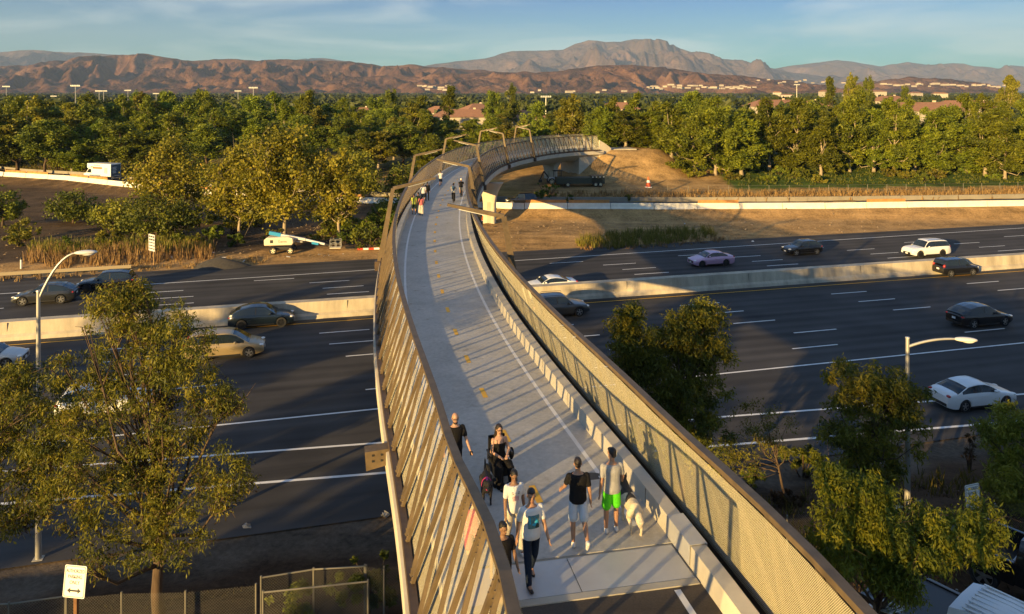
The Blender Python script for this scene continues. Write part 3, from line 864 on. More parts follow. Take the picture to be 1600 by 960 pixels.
mast(s_at_y(70.7), -1, 'brown bent lamp mast at the left railing whose arm ends above the far runner')
mast(s_at_y(95.5), -1, 'brown bent lamp mast on the outside of the bend, third of the left row')
mast(s_at_y(113), -1, 'small bent lamp mast whose arm crosses another on the far bend, left of the pair')
mast(s_at_y(124.5), -1, 'small bent lamp mast behind the far bend railing, left of the farthest pair')
mast(s_at_y(34.5), 1, 'brown bent lamp mast at the right railing, largest in the photo, beside the white coupe')
mast(s_at_y(59.8), 1, 'brown bent lamp mast at the right railing beside the two cyclists')
mast(s_at_y(84.0), 1, 'brown bent lamp mast at the right railing, third of the right row')
mast(s_at_y(108.0), 1, 'small bent lamp mast whose arm crosses another on the far bend, right of the pair')
mast(s_at_y(119.8), 1, 'small bent lamp mast behind the far bend railing, right of the farthest pair')
# empty mast bracket on the near left edge
e = empty('mast_bracket', (0, 0, 0), 0, 'empty rusty mast bracket jutting from the near left bridge edge', 'bracket')
sB = s_at_y(22.0); d = bdir(sB); M = Matrix.Rotation(math.atan2(d.y, d.x), 3, 'Z')
mb = MB(); c = bp(sB, -3.6, -.32)
prf = [(-.35, -.22), (.3, -.34), (.34, .18), (-.35, .22)]
V = [M @ Vector((-.2, y, z)) + c for y, z in prf] + [M @ Vector((.2, y, z)) + c for y, z in prf]
mb.add(V, [(0, 1, 2, 3), (7, 6, 5, 4)] + [((k + 1) % 4, k, 4 + k, 4 + (k + 1) % 4) for k in range(4)])
mb.build('gusset_plate', M_CORTEN, e)
mb = MB()
for yy in (-.12, .12):
    for zz in (-.08, .08): mb.box(M @ Vector((-.21, yy, zz)) + c, (.03, .05, .05), M)
mb.build('bolt_hole', M_DARK, e)
# ------------------------------------------------------------------ vegetation
def leaf_mat(name, cols, trans=0.35, rough=0.55, vary=True):
    """leaf colours vary from leaf to leaf (attribute tone 0..1)"""
    m = bpy.data.materials.new(name); N, L = nt(m); b = N['Principled BSDF']
    a_ = N.new('ShaderNodeAttribute'); a_.attribute_name = 'tone'
    r = N.new('ShaderNodeValToRGB'); e = r.color_ramp.elements
    e[0].position = 0; e[0].color = (*cols[0], 1); e[1].position = 1; e[1].color = (*cols[-1], 1)
    for i, c in enumerate(cols[1:-1]):
        k = e.new((i + 1) / (len(cols) - 1)); k.color = (*c, 1)
    L.new(a_.outputs['Fac'], r.inputs[0])
    oi = N.new('ShaderNodeObjectInfo'); hs = N.new('ShaderNodeHueSaturation')
    hv = N.new('ShaderNodeMapRange'); hv.inputs[3].default_value = .75; hv.inputs[4].default_value = 1.45
    hh_ = N.new('ShaderNodeMapRange'); hh_.inputs[3].default_value = .472; hh_.inputs[4].default_value = .500
    L.new(oi.outputs['Random'], hv.inputs[0]); L.new(oi.outputs['Random'], hh_.inputs[0]); L.new(hv.outputs[0], hs.inputs['Value']); L.new(hh_.outputs[0], hs.inputs['Hue']); L.new(r.outputs[0], hs.inputs['Color']); r = hs if vary else r
    L.new(r.outputs[0], b.inputs['Base Color'])
    b.inputs['Roughness'].default_value = rough; b.inputs['Specular IOR Level'].default_value = .25
    t = N.new('ShaderNodeBsdfTranslucent'); L.new(r.outputs[0], t.inputs[0])
    mx = N.new('ShaderNodeMixShader'); mx.inputs[0].default_value = trans
    L.new(b.outputs[0], mx.inputs[1]); L.new(t.outputs[0], mx.inputs[2]); L.new(mx.outputs[0], N['Material Output'].inputs[0])
    return m
M_LF_EUC = leaf_mat('eucalyptus_leaf', [(.036, .048, .010), (.095, .105, .014), (.185, .172, .017), (.31, .235, .02)], vary=False)
M_LF_EUC_B = leaf_mat('bright_eucalyptus_leaf', [(.050, .070, .010), (.12, .145, .014), (.21, .215, .018), (.33, .28, .02)], vary=False)
M_LF_RED = leaf_mat('reddish_leaf', [(.030, .022, .012), (.07, .045, .018), (.10, .075, .02)])
M_LF_SYC = leaf_mat('sycamore_leaf', [(.062, .070, .010), (.155, .150, .014), (.27, .235, .020), (.38, .30, .04)], vary=False)
M_LF_PINE = leaf_mat('pine_needle', [(0.052, 0.077, 0.01), (0.122, 0.156, 0.013), (0.22, 0.248, 0.017)], trans=.35)
M_LF_DARK = leaf_mat('dark_green_leaf', [(0.042, 0.068, 0.01), (0.101, 0.137, 0.013), (0.19, 0.225, 0.017)], trans=.25)
M_LF_OLIVE = leaf_mat('olive_leaf', [(0.07, 0.083, 0.011), (0.147, 0.154, 0.016), (0.266, 0.242, 0.022)], trans=.3)
M_LF_BRIGHT = leaf_mat('bright_green_leaf', [(.028, .050, .008), (.065, .10, .012), (.13, .16, .015)], trans=.35)
M_LF_FAR = leaf_mat('distant_leaf', [(.014, .024, .008), (.030, .042, .010), (.060, .070, .014)], trans=.1)
M_BARK = mat('brown_bark', (.085, .055, .034), rough=.95, var=.35, scale=6, bump=.5, bscale=30, stretch=(1, 1, .3))
M_BARK_P = mat('pale_bark', (.30, .24, .165), rough=.9, var=.3, scale=4, bump=.3, bscale=20, stretch=(1, 1, .4))

def leaf_quads(name, P, Nn, length, width, mat_, rng, droop=0.0, parent=None, tone=None, jitter=.35):
    """one small two-triangle leaf (or leaf spray) at each point"""
    n = len(P)
    d = rng.normal(0, 1, (n, 3)) + Nn * .6
    d[:, 2] -= droop * 1.6
    d /= np.linalg.norm(d, axis=1)[:, None] + 1e-9
    w = np.cross(d, rng.normal(0, 1, (n, 3))); w /= np.linalg.norm(w, axis=1)[:, None] + 1e-9
    ln = length * (1 + rng.normal(0, jitter, n))[:, None].clip(.4, 2.2); wd = width * (1 + rng.normal(0, jitter, n))[:, None].clip(.4, 2.2)
    V = np.empty((n, 4, 3)); V[:, 0] = P - d * ln * .5; V[:, 1] = P + w * wd * .5 + d * ln * .05; V[:, 2] = P + d * ln * .5; V[:, 3] = P - w * wd * .5 + d * ln * .05
    me = bpy.data.meshes.new(name)
    me.vertices.add(n * 4); me.vertices.foreach_set('co', V.astype(np.float32).ravel())
    me.loops.add(n * 4); me.loops.foreach_set('vertex_index', np.arange(n * 4, dtype=np.int32))
    me.polygons.add(n); me.polygons.foreach_set('loop_start', np.arange(0, n * 4, 4, dtype=np.int32)); me.polygons.foreach_set('loop_total', np.full(n, 4, np.int32))
    at2 = me.attributes.new('tone', 'FLOAT', 'FACE')
    tv = rng.random(n) if tone is None else tone
    at2.data.foreach_set('value', np.clip(tv, 0, 1).astype(np.float32))
    me.update(); me.validate()
    me.materials.append(mat_)
    o = bpy.data.objects.new(name, me); COL.objects.link(o)
    if parent is not None: o.parent = parent
    return o

def clump_points(clumps, n, rng, shell=.55):
    """points spread over leaf clumps (centre, radii)"""
    C = np.array([c[0] for c in clumps], float); Rr = np.array([c[1] for c in clumps], float)
    vol = Rr.prod(axis=1) ** .75; idx = rng.choice(len(clumps), n, p=vol / vol.sum())
    d = rng.normal(0, 1, (n, 3)); d /= np.linalg.norm(d, axis=1)[:, None]
    r = shell + (1 - shell) * rng.random(n); r *= rng.random(n) ** .22
    return C[idx] + d * Rr[idx] * r[:, None], d, idx

def lobes_to_clumps(lobes, per, cr, rng, flat=.75):
    """small clumps scattered through big lobes (centre, radii, weight)"""
    out = []
    for c, r, k in lobes:
        for _ in range(int(per * k)):
            d = rng.normal(0, 1, 3); d /= np.linalg.norm(d)
            q = np.array(c) + d * np.array(r) * (rng.random() ** .4)
            s = cr * rng.uniform(.6, 1.45)
            out.append((q, (s, s, s * flat)))
    return out

def limbs(mb, base, clumps, r0, rng, fork=.35, step=3, bend=.5, top=None, k=14, twig=True):
    """trunk and limbs reaching into the clumps"""
    base = np.array(base, float); C = np.array([c[0] for c in clumps])
    ctr = C.mean(axis=0); h = C[:, 2].max() - base[2]
    tp = np.array([ctr[0] * .6 + base[0] * .4, ctr[1] * .6 + base[1] * .4, base[2] + h * .82])
    n = 8; trunk = []
    for i in range(n + 1):
        f = i / n; p = base * (1 - f) + tp * f
        p[:2] += rng.normal(0, .05 * h * .12, 2) * (1 if 0 < i else 0)
        trunk.append(p)
    rad = [r0 * (1 - .85 * i / n) for i in range(n + 1)]; rad[0] *= 1.35
    mb.tube(trunk, rad, 8)
    sel = rng.choice(len(C), min(k, len(C)), replace=False)
    for i in sel:
        q = C[i]; hh = (q[2] - base[2]) / h
        f = np.clip(fork + .75 * (hh - fork) * rng.uniform(.55, .95), .12, .95)
        j = f * n; a_ = trunk[int(j)]; b_ = trunk[min(int(j) + 1, n)]; st = a_ + (b_ - a_) * (j - int(j))
        mid = (st + q) / 2 + np.array([0, 0, -.06 * np.linalg.norm(q - st)]) + rng.normal(0, .08 * np.linalg.norm(q - st), 3)
        rr = r0 * (1 - .85 * f) * .55
        mb.tube([st, st * .55 + mid * .45 + [0, 0, .03], mid, mid * .4 + q * .6, q], [rr, rr * .8, rr * .6, rr * .4, rr * .18], 5)
        if twig:
            for _ in range(2):
                e_ = q + rng.normal(0, 1, 3) * np.array(clumps[i][1]) * .9
                mb.tube([mid * .5 + q * .5, (q + e_) / 2, e_], [rr * .35, rr * .2, rr * .08], 4)

def tree(name, base, lobes, per, cr, n_leaf, ll, lw, leaf, bark, r0, seed, label, group=None, droop=.5, cat='tree', k=14, red=None, shell=.4, fork=.35, flat=.8):
    rng = np.random.default_rng(seed)
    e = empty(name, base, 0, label, cat, group)
    rel = [(np.array(c, float) - np.array(base, float), r, w) for c, r, w in lobes]
    cl = lobes_to_clumps(rel, per, cr, rng, flat)
    mb = MB(); limbs(mb, (0, 0, -.15), cl, r0, rng, k=k, fork=fork); mb.build('trunk', bark, e, smooth='all')
    P, d, idx = clump_points(cl, n_leaf, rng, shell)
    ct = rng.random(len(cl))
    tone = .55 * ct[idx] + .45 * rng.random(n_leaf) + .0
    leaf_quads('crown', P, d, ll, lw, leaf, rng, droop, e, tone)
    if red:
        sel = [c for c in cl if rng.random() < .25]
        if sel:
            P, d, idx = clump_points(sel, int(n_leaf * .12), rng, shell); leaf_quads('dry_foliage', P, d, ll, lw, red, rng, droop, e)
    return e

def px_lobe(u, v, y, ru, rv, rd=None, w=1.0):
    """a lobe seen at (u, v), y metres ahead, ru x rv photo pixels"""
    p = aty(u, v, y); s = y / FPX * 1.03
    return ((p.x, p.y, p.z), (ru * s, (rd if rd else ru * s), rv * s * 1.0), w)

# --- near trees
yb = 21.5
tree('eucalyptus_tree', (-11.0, 23.6, gz(-11.0, 23.6)), [px_lobe(215, 510, 23.9, 78, 62, 1.3, 1.1), px_lobe(190, 470, 23.9, 50, 34, .8, .6), px_lobe(285, 545, 23.4, 50, 60, 1.1, .6), px_lobe(255, 620, 23.4, 95, 80, 1.6, 1.4), px_lobe(150, 600, 23.9, 60, 70, 1.3, .8), px_lobe(130, 745, 22.8, 90, 75, 1.4, 1.2), px_lobe(260, 745, 23.1, 90, 85, 1.5, 1.2), px_lobe(350, 625, 23.3, 30, 24, .5, .25), px_lobe(350, 755, 22.8, 45, 40, .7, .4), px_lobe(210, 845, 22.4, 110, 45, 1.3, .7)],
     80, .38, 46000, .135, .034, M_LF_EUC, M_BARK, .19, 3, 'tall airy olive eucalyptus left of the bridge, its forked trunk behind the arrow sign', 'eucalyptus trees on the near bank', .75, k=46, red=M_LF_RED, shell=.25, fork=.12)
tree('eucalyptus_tree', (-19, 24.4, gz(-19, 24.4)), [px_lobe(50, 640, 24.4, 70, 70, 1.5, 1.2), px_lobe(20, 600, 24.4, 40, 40, 1, .5), px_lobe(30, 740, 23.9, 75, 70, 1.5, 1.1), px_lobe(90, 700, 23.9, 50, 60, 1.2, .7), px_lobe(-60, 680, 23.9, 80, 90, 1.6, 1), px_lobe(35, 800, 23.3, 40, 28, .8, .3)],
     80, .38, 26000, .135, .034, M_LF_EUC, M_BARK, .16, 4, 'olive eucalyptus cut by the left photo edge, in front of the street lamp pole', 'eucalyptus trees on the near bank', .75, k=26, red=M_LF_RED, shell=.25, fork=.2)
tree('eucalyptus_tree', (7.2, 31.6, gz(7.2, 31.6)), [px_lobe(990, 545, 32.0, 38, 55, 1.1, .8), px_lobe(1085, 535, 32.0, 55, 50, 1.4, 1.1), px_lobe(1050, 600, 32.0, 85, 60, 1.8, 1.4), px_lobe(1070, 680, 31.8, 75, 55, 1.6, 1.0), px_lobe(985, 500, 32.0, 22, 16, .5, .2), px_lobe(1095, 490, 32.0, 30, 14, .6, .3)],
     80, .48, 48000, .19, .055, M_LF_EUC, M_BARK, .15, 5, 'dense twin topped eucalyptus just right of the bridge, golden at the top and dark below', 'eucalyptus trees on the near bank', .6, k=26, shell=.3)
tree('shrub_tree', (11.7, 31.8, gz(11.7, 31.8)), [px_lobe(1190, 670, 32.1, 52, 42, 1.1, 1), px_lobe(1160, 720, 31.5, 60, 30, 1.1, .7)],
     40, .4, 3600, .13, .034, M_LF_OLIVE, M_BARK, .07, 6, 'sparse small tree in shade right of the twin topped eucalyptus', None, .4, k=18, shell=.2, cat='small tree')
tree('eucalyptus_tree', (13.6, 28.2, gz(13.6, 28.2)), [px_lobe(1340, 600, 28.7, 44, 44, .9, .6), px_lobe(1400, 620, 28.7, 53, 39, 1, .7), px_lobe(1365, 670, 28.6, 84, 60, 1.5, 1.2), px_lobe(1350, 735, 28.4, 67, 44, 1.3, .8)],
     56, .45, 24000, .18, .05, M_LF_EUC, M_BARK, .12, 7, 'shaded eucalyptus standing in front of the right hand street lamp', 'eucalyptus trees on the near bank', .6, k=26, shell=.25)
tree('eucalyptus_tree', (8.4, 17.6, gz(8.4, 17.6)), [px_lobe(1340, 790, 17.4, 60, 42, .8, 1.0), px_lobe(1310, 850, 17.0, 45, 50, .8, .8), px_lobe(1410, 840, 17.0, 80, 45, 1.0, 1.1), px_lobe(1475, 830, 17.2, 45, 40, .7, .5), px_lobe(1400, 905, 16.6, 45, 35, .7, .6), px_lobe(1540, 815, 17.4, 36, 30, .5, .3), px_lobe(1530, 850, 17.4, 36, 22, .5, .25), px_lobe(1300, 745, 17.5, 22, 12, .3, .2)],
     76, .32, 38000, .115, .032, M_LF_EUC_B, M_BARK, .10, 8, 'sunlit yellow green eucalyptus with drooping sprays beside the white pickup', 'eucalyptus trees on the near bank', .85, k=40, shell=.25, fork=.2)
tree('eucalyptus_tree', (19.6, 28.2, gz(19.6, 28.2)), [px_lobe(1590, 680, 28.8, 50, 45, 1.2, 1), px_lobe(1585, 760, 28.2, 40, 40, 1.1, .8), px_lobe(1660, 720, 28.8, 60, 70, 1.3, 1)],
     50, .42, 18000, .18, .05, M_LF_OLIVE, M_BARK, .12, 9, 'brownish eucalyptus at the right edge of the photo behind the parking sign', 'eucalyptus trees on the near bank', .6, k=16, shell=.25)
# trees of the same bank just outside the frame, which shade the freeway
for i, (x, y, h) in enumerate([(-30, 16, 11), (-44, 14, 12), (-58, 10, 12), (-70, 2, 13), (-38, -6, 9.5), (-30, -12, 9.5), (-23, -14, 9.0), (-46, -2, 9.5), (19.5, 21.5, 8.5), (25, 19, 10), (29, 25, 10), (35, 26, 10.5), (41, 32, 10)]):
    z = gz(x, y)
    tree('eucalyptus_tree', (x, y, z), [((x, y, z + h * .66), (2.6, 2.6, h * .33), 1.0), ((x + 1.5, y + .6, z + h * .5), (2.0, 2.0, h * .25), .6)], 50, .8, 3600, .42, .16, M_LF_EUC, M_BARK, .18, 40 + i,
         'eucalyptus on the near bank outside the %s edge of the photo' % ('left' if x < 0 else 'right'), 'eucalyptus trees outside the %s edge' % ('left' if x < 0 else 'right'), .5, k=10)

# near shrubs
def shrub(base, size, n, ll, lw, leaf, seed, label, name='shrub', group=None, per=22, cr=.3, droop=.2, cat='shrub'):
    rng = np.random.default_rng(seed)
    e = empty(name, base, 0, label, cat, group)
    cl = lobes_to_clumps([((0, 0, size[2] * .5), (size[0], size[1], size[2] * .5), 1)], per, cr * min(size), rng, .8)
    cl = [((c[0], c[1], max(c[2], .1)), r) for c, r in cl]
    mb = MB()
    for i in range(7):
        q = np.array(cl[rng.integers(len(cl))][0]); mb.tube([(q[0] * .15, q[1] * .15, -.1), q * .5 + [0, 0, .05], q], [.03 * size[2], .02 * size[2], .008 * size[2]], 5)
    mb.build('stem', M_BARK, e, smooth='all')
    P, d, idx = clump_points(cl, n, rng, .3); ct = rng.random(len(cl))
    leaf_quads('foliage', P, d, ll, lw, leaf, rng, droop, e, .55 * ct[idx] + .45 * rng.random(n))
    return e
p = gat(590, 955); shrub((p.x, p.y, gz(p.x, p.y) + .3), (1.5, .8, 1.3), 7000, .10, .05, M_LF_BRIGHT, 71, 'bright green hedge in front of the chain link fence beside the bridge')
p = gat(480, 965); shrub((p.x, p.y, gz(p.x, p.y)), (1.3, .7, .9), 3500, .10, .05, M_LF_DARK, 72, 'dark green low hedge in front of the sagging chain link panel')
p = gat(1165, 762); shrub((p.x, p.y, gz(p.x, p.y)), (.8, .5, .9), 2200, .13, .05, M_LF_BRIGHT, 73, 'small sunlit green shrub beyond the right railing near the dark tree foot')
p = gat(1255, 745); shrub((p.x, p.y, gz(p.x, p.y)), (1.3, .8, 1.4), 3200, .14, .05, M_LF_DARK, 74, 'dark green rounded shrub in shade between the two right hand trees')
p = gat(1230, 790); shrub((p.x, p.y, gz(p.x, p.y)), (.7, .5, .6), 1500, .13, .04, M_LF_RED, 75, 'dry brown low shrub beyond the right railing')
p = gat(1560, 715); shrub((p.x, p.y, gz(p.x, p.y)), (.9, .6, 1.6), 2600, .16, .045, M_LF_BRIGHT, 76, 'green upright shrub under the brownish eucalyptus at the right edge')
p = gat(1515, 735); shrub((p.x, p.y, gz(p.x, p.y)), (.35, .3, 1.7), 700, .18, .03, M_LF_RED, 77, 'thin dry reddish weed standing up left of the green upright shrub', name='weed', cat='weed')

# --- far bank: autumn sycamores and dark trees left of the bridge
def far_tree(u, vb, vt, y, wu, leaf, bark, seed, label, name='sycamore_tree', n=9000, group=None, ll=.34, lw=.24, per=40, cr=.95, shape='dome', droop=.1, r0=.2, k=26, zb=None):
    b_ = aty(u, vb, y); z0 = gz(b_.x, b_.y) if zb is None else zb
    tp = aty(u, vt, y); s = y / FPX
    h = tp.z - z0; w = wu * s
    c = lambda dx, fz: (b_.x + dx * w, b_.y, z0 + fz * h)
    if shape == 'dome':
        lb = [(c(0, .64), (w * .8, w * .8, h * .30), 1.2), (c(-.45, .5), (w * .5, w * .6, h * .24), .6), (c(.45, .52), (w * .5, w * .6, h * .24), .6), (c(.05, .84), (w * .42, w * .42, h * .15), .4), (c(0, .34), (w * .7, w * .7, h * .16), .5)]
    elif shape == 'round':
        lb = [(c(0, .55), (w * .95, w * .9, h * .42), 1.2), (c(-.4, .35), (w * .55, w * .6, h * .28), .5), (c(.45, .38), (w * .5, w * .6, h * .3), .5)]
    else:
        lb = [(c(0, .3), (w * .9, w * .9, h * .16), .7), (c(0, .5), (w * .75, w * .75, h * .2), .9), (c(.05, .7), (w * .55, w * .55, h * .18), .6), (c(0, .88), (w * .28, w * .28, h * .12), .3)]
    return tree(name, (b_.x, b_.y, z0), lb, per, cr * w / 3.4, n, ll, lw, leaf, bark, r0, seed, label, group, droop, k=k, shell=.3, fork=.22)
far_tree(445, 385, 190, 89, 78, M_LF_SYC, M_BARK_P, 101, 'tallest golden sycamore behind the boom lift', n=16000, per=52, k=34, r0=.26)
far_tree(375, 378, 222, 91, 62, M_LF_SYC, M_BARK_P, 102, 'golden brown sycamore between the tallest sycamore and the yellow diamond sign', n=10000, k=26)
far_tree(268, 350, 213, 97, 66, M_LF_SYC, M_BARK, 103, 'yellow topped sycamore left of the diamond sign, green leaves at its foot', n=9000)
far_tree(530, 384, 235, 88, 42, M_LF_SYC, M_BARK_P, 104, 'narrow yellow green sycamore nearest the left railing of the bridge', n=7000)
far_tree(245, 390, 305, 88, 62, M_LF_DARK, M_BARK, 105, 'low dark green tree behind the two post white sign', name='broadleaf_tree', shape='round', n=7000, ll=.3, lw=.2)
far_tree(115, 365, 300, 100, 42, M_LF_DARK, M_BARK, 106, 'dark rounded tree alone on the dirt slope below the box truck', name='broadleaf_tree', shape='round', n=5000, ll=.3, lw=.2)
far_tree(180, 372, 308, 96, 40, M_LF_OLIVE, M_BARK, 107, 'small olive tree between the dark rounded tree and the sycamores', name='broadleaf_tree', shape='round', n=4500, ll=.3, lw=.2)
far_tree(605, 382, 310, 92, 36, M_LF_BRIGHT, M_BARK, 108, 'bright green bushy tree against the left bridge railing', name='broadleaf_tree', shape='round', n=5000, ll=.3, lw=.2)
far_tree(5, 370, 285, 98, 30, M_LF_DARK, M_BARK, 109, 'dark tree cut by the left photo edge on top of the dirt slope', name='broadleaf_tree', shape='round', n=4000, ll=.3, lw=.2)
far_tree(640, 330, 250, 118, 40, M_LF_DARK, M_BARK, 110, 'dark green shrubby tree seen just above the left railing at the bend', name='broadleaf_tree', shape='round', n=4500, ll=.34, lw=.22)
far_tree(560, 350, 240, 116, 52, M_LF_OLIVE, M_BARK, 111, 'olive pine like tree behind the narrow sycamore', name='broadleaf_tree', shape='cone', n=6500, ll=.34, lw=.2)
for i, (u, v, w, lf) in enumerate([(160, 395, 1.6, M_LF_OLIVE), (95, 398, 1.4, M_LF_BRIGHT), (300, 392, 1.3, M_LF_OLIVE), (365, 388, 1.2, M_LF_BRIGHT), (495, 384, 1.4, M_LF_OLIVE), (535, 382, 1.2, M_LF_BRIGHT), (420, 378, 1.3, M_LF_OLIVE)]):
    p = gat(u, v); shrub((p.x, p.y + .8, gz(p.x, p.y)), (w, .8, 1.5 + .2 * (i % 3)), 1300, .28, .12, lf, 120 + i, ['olive shrub at the foot of the low dark tree', 'green shrub left of the reed bank', 'olive shrub under the yellow topped sycamore', 'green shrub under the golden brown sycamore', 'olive shrub behind the boom lift basket', 'green shrub right of the boom lift basket', 'olive shrub behind the boom lift body'][i], group='shrubs along the far freeway edge')

ur = random.Random(31)
for i in range(30):
    u = ur.uniform(20, 600); v = ur.uniform(340, 388)
    if 395 < u < 530 and v > 372: v = 368
    if u < 170 and v < 365: continue
    p = gat(u, v); sz = ur.uniform(.8, 1.6)
    shrub((p.x, p.y, gz(p.x, p.y)), (1.5 * sz, 1.1 * sz, 1.7 * sz), 1300, .30, .14, ur.choice([M_LF_DARK, M_LF_OLIVE, M_LF_DARK, M_LF_BRIGHT]), 300 + i, 'bushy undergrowth shrub beneath the sycamores left of the bridge', group='undergrowth shrubs under the sycamores')
for i in range(26):
    x_ = ur.uniform(-120, -10); y_ = float(ramp_y(x_)) + ur.uniform(9, 22); sz = ur.uniform(1.0, 1.9)
    shrub((x_, y_, gz(x_, y_)), (1.8 * sz, 1.2 * sz, 1.7 * sz), 1100, .36, .17, ur.choice([M_LF_DARK, M_LF_OLIVE, M_LF_DARK]), 340 + i, 'bush at the foot of the dark wood behind the box truck road', group='bushes at the foot of the dark wood')
for i in range(24):
    x_ = ur.uniform(26, 120); y_ = float(ramp_y(x_)) + ur.uniform(20, 28); sz = ur.uniform(.7, 1.3)
    shrub((x_, y_, gz(x_, y_)), (1.7 * sz, 1.0 * sz, 1.3 * sz), 900, .32, .15, ur.choice([M_LF_DARK, M_LF_OLIVE]), 370 + i, 'low bush at the foot of the right pine row', group='low bushes under the right pines')
# --- forest: prototypes copied many times
def proto(kind, seed):
    rng = np.random.default_rng(seed); H = 12.0; J = lambda a: a * rng.uniform(.75, 1.25)
    if kind == 'pine':
        lb = []
        for f, w in ((.17, 2.5), (.30, 3.0), (.43, 3.0), (.56, 2.7), (.69, 2.2), (.81, 1.6), (.92, .9)):
            lb.append(((rng.normal(0, .45), rng.normal(0, .45), f * H), (J(w), J(w), H * .10), .45 * w))
        per, cr, n, lf, bk, ll, lw, fl = 15, .80, 12000, M_LF_PINE, M_BARK_P, .46, .17, 1.0
    elif kind == 'oak':
        lb = [((rng.normal(0, .5), 0, J(.58) * H * .97), (J(3.2), J(3.2), .30 * H), 1.4), ((-J(1.8), .4, J(.42) * H), (2.2, 2.2, .22 * H), .7), ((1.7, -.3, .45 * H), (2.1, 2.1, .24 * H), .7), ((.2, 0, .82 * H), (1.9, 1.9, .14 * H), .5)]
        per, cr, n, lf, bk, ll, lw, fl = 26, 1.0, 11000, M_LF_DARK, M_BARK, .40, .22, .95
    elif kind == 'euc':
        lb = [((0, 0, .62 * H), (2.4, 2.4, .26 * H), 1.0), ((-1.2, .5, .50 * H), (1.6, 1.6, .18 * H), .5), ((1.4, -.3, .68 * H), (1.6, 1.6, .18 * H), .6), ((.3, 0, .88 * H), (1.5, 1.5, .11 * H), .4)]
        per, cr, n, lf, bk, ll, lw, fl = 20, .85, 7000, M_LF_OLIVE, M_BARK_P, .5, .22, .9
    else:
        lb = [((0, 0, .5 * H), (1.4, 1.4, .42 * H), 1.6), ((.3, .2, .82 * H), (1.0, 1.0, .16 * H), .4)]
        per, cr, n, lf, bk, ll, lw, fl = 20, .75, 6000, M_LF_PINE, M_BARK, .48, .2, 1.1
    cl = lobes_to_clumps(lb, per, cr, rng, fl)
    mb = MB(); limbs(mb, (0, 0, -.4), cl, .23, rng, k=12, fork=.15, twig=False)
    tm = mb.build('trunk', bk, None, smooth='all')
    P, d, idx = clump_points(cl, n, rng, .3); ct = rng.random(len(cl))
    co_ = leaf_quads('crown', P, d, ll, lw, lf, rng, -.35 if kind == 'pine' else .05, None, .5 * ct[idx] + .5 * rng.random(n))
    tme, cme = tm.data, co_.data
    bpy.data.objects.remove(tm); bpy.data.objects.remove(co_)
    return tme, cme
PROTO = {k: [proto(k, sd_) for sd_ in sds] for k, sds in (('pine', (201, 202, 203, 204, 205, 206)), ('oak', (211, 212, 213, 214, 215)), ('euc', (221, 222, 223, 224)), ('cyp', (231,)))}
def plant(kind, x, y, h, wscale, rz, label, group, name, idx=0, z=None):
    tme, cme = PROTO[kind][idx % len(PROTO[kind])]
    e = empty(name, (x, y, gz(x, y) if z is None else z), rz, label, 'tree', group)
    for nm, me_ in (('trunk', tme), ('crown', cme)):
        o = bpy.data.objects.new(nm, me_); COL.objects.link(o); o.parent = e
    e.scale = (h / 12 * wscale, h / 12 * wscale, h / 12)
    return e
fr = random.Random(77)
NTREE = 0
# right row of pines on the green slope
u = 945; i = 0
while u < 1640:
    y = 134 + fr.uniform(-2, 3)
    vt = 158 + fr.uniform(-8, 22) + (8 if u < 1000 else 0)
    if 1300 < u < 1345: vt = 146
    if 1440 < u < 1530: vt += 18
    p = aty(u, 260, y); z = gz(p.x, p.y); top = aty(u, vt, y).z
    if p.x < 27: y += 6; p = aty(u, 260, y); z = gz(p.x, p.y)
    plant('pine', p.x, p.y, max(6, top - z), 1.35 * fr.uniform(.9, 1.15) * 12 / max(6, top - z), fr.uniform(0, 6.28), 'dark green pine in the front row on the green slope right of the bridge', 'pines along the far right slope', 'pine_tree', i, z)
    u += fr.uniform(30, 46); i += 1
u = 930
while u < 1660:
    y = 144 + fr.uniform(-3, 5); vt = 152 + fr.uniform(-10, 16)
    p = aty(u, 260, y); z = gz(p.x, p.y); top = aty(u, vt, y).z
    plant(fr.choice(['pine', 'pine', 'oak']), p.x, p.y, top - z, 1.0, fr.uniform(0, 6.28), 'tree standing behind the front row of pines right of the bridge', 'trees behind the right pine row', 'background_tree', i, z); u += fr.uniform(24, 40); i += 1
# left and middle forest, nearest rows first
for (y0, vt0, dv, u0, u1, du, lab, grp) in (
    (140, 205, 26, 560, 900, 34, 'dark green tree in the front of the wood left of the far bend', 'front trees of the left wood'),
    (152, 190, 24, -120, 640, 38, 'dark green tree behind the box truck road', 'front trees of the left wood'),
    (172, 168, 18, -130, 960, 36, 'tree in the middle of the dark wood', 'middle trees of the left wood'),
    (196, 160, 16, -130, 950, 38, 'tree in the back of the dark wood, its top lit by low sun', 'back trees of the left wood'),
    (228, 156, 12, -130, 1000, 44, 'tree along the far edge of the dark wood', 'far edge trees of the left wood')):
    u = u0
    while u < u1:
        y = y0 + fr.uniform(-5, 6); vt = vt0 + fr.uniform(-dv, dv)
        if u > 660 and y0 > 145: vt = max(vt, 172 + fr.uniform(0, 16))
        if 690 < u < 750 and y0 > 145: vt = max(vt, 188)
        p = aty(u, 230, y); z = gz(p.x, p.y); top = aty(u, vt, y).z
        h = max(5.0, top - z)
        if math.hypot(p.x - 17, p.y - 136.5) < 12 or float(np.min(np.hypot(PC[:, 0] - p.x, PC[:, 1] - p.y))) < 6.5: u += du; continue
        kd = fr.choice(['oak', 'oak', 'pine', 'euc', 'pine'])
        plant(kd, p.x, p.y, h, fr.uniform(1.15, 1.6) * min(1.35, 12 / h), fr.uniform(0, 6.28), lab, grp, {'oak': 'broadleaf_tree', 'pine': 'pine_tree', 'euc': 'eucalyptus_tree'}[kd], i, z)
        u += du * fr.uniform(.75, 1.3); i += 1
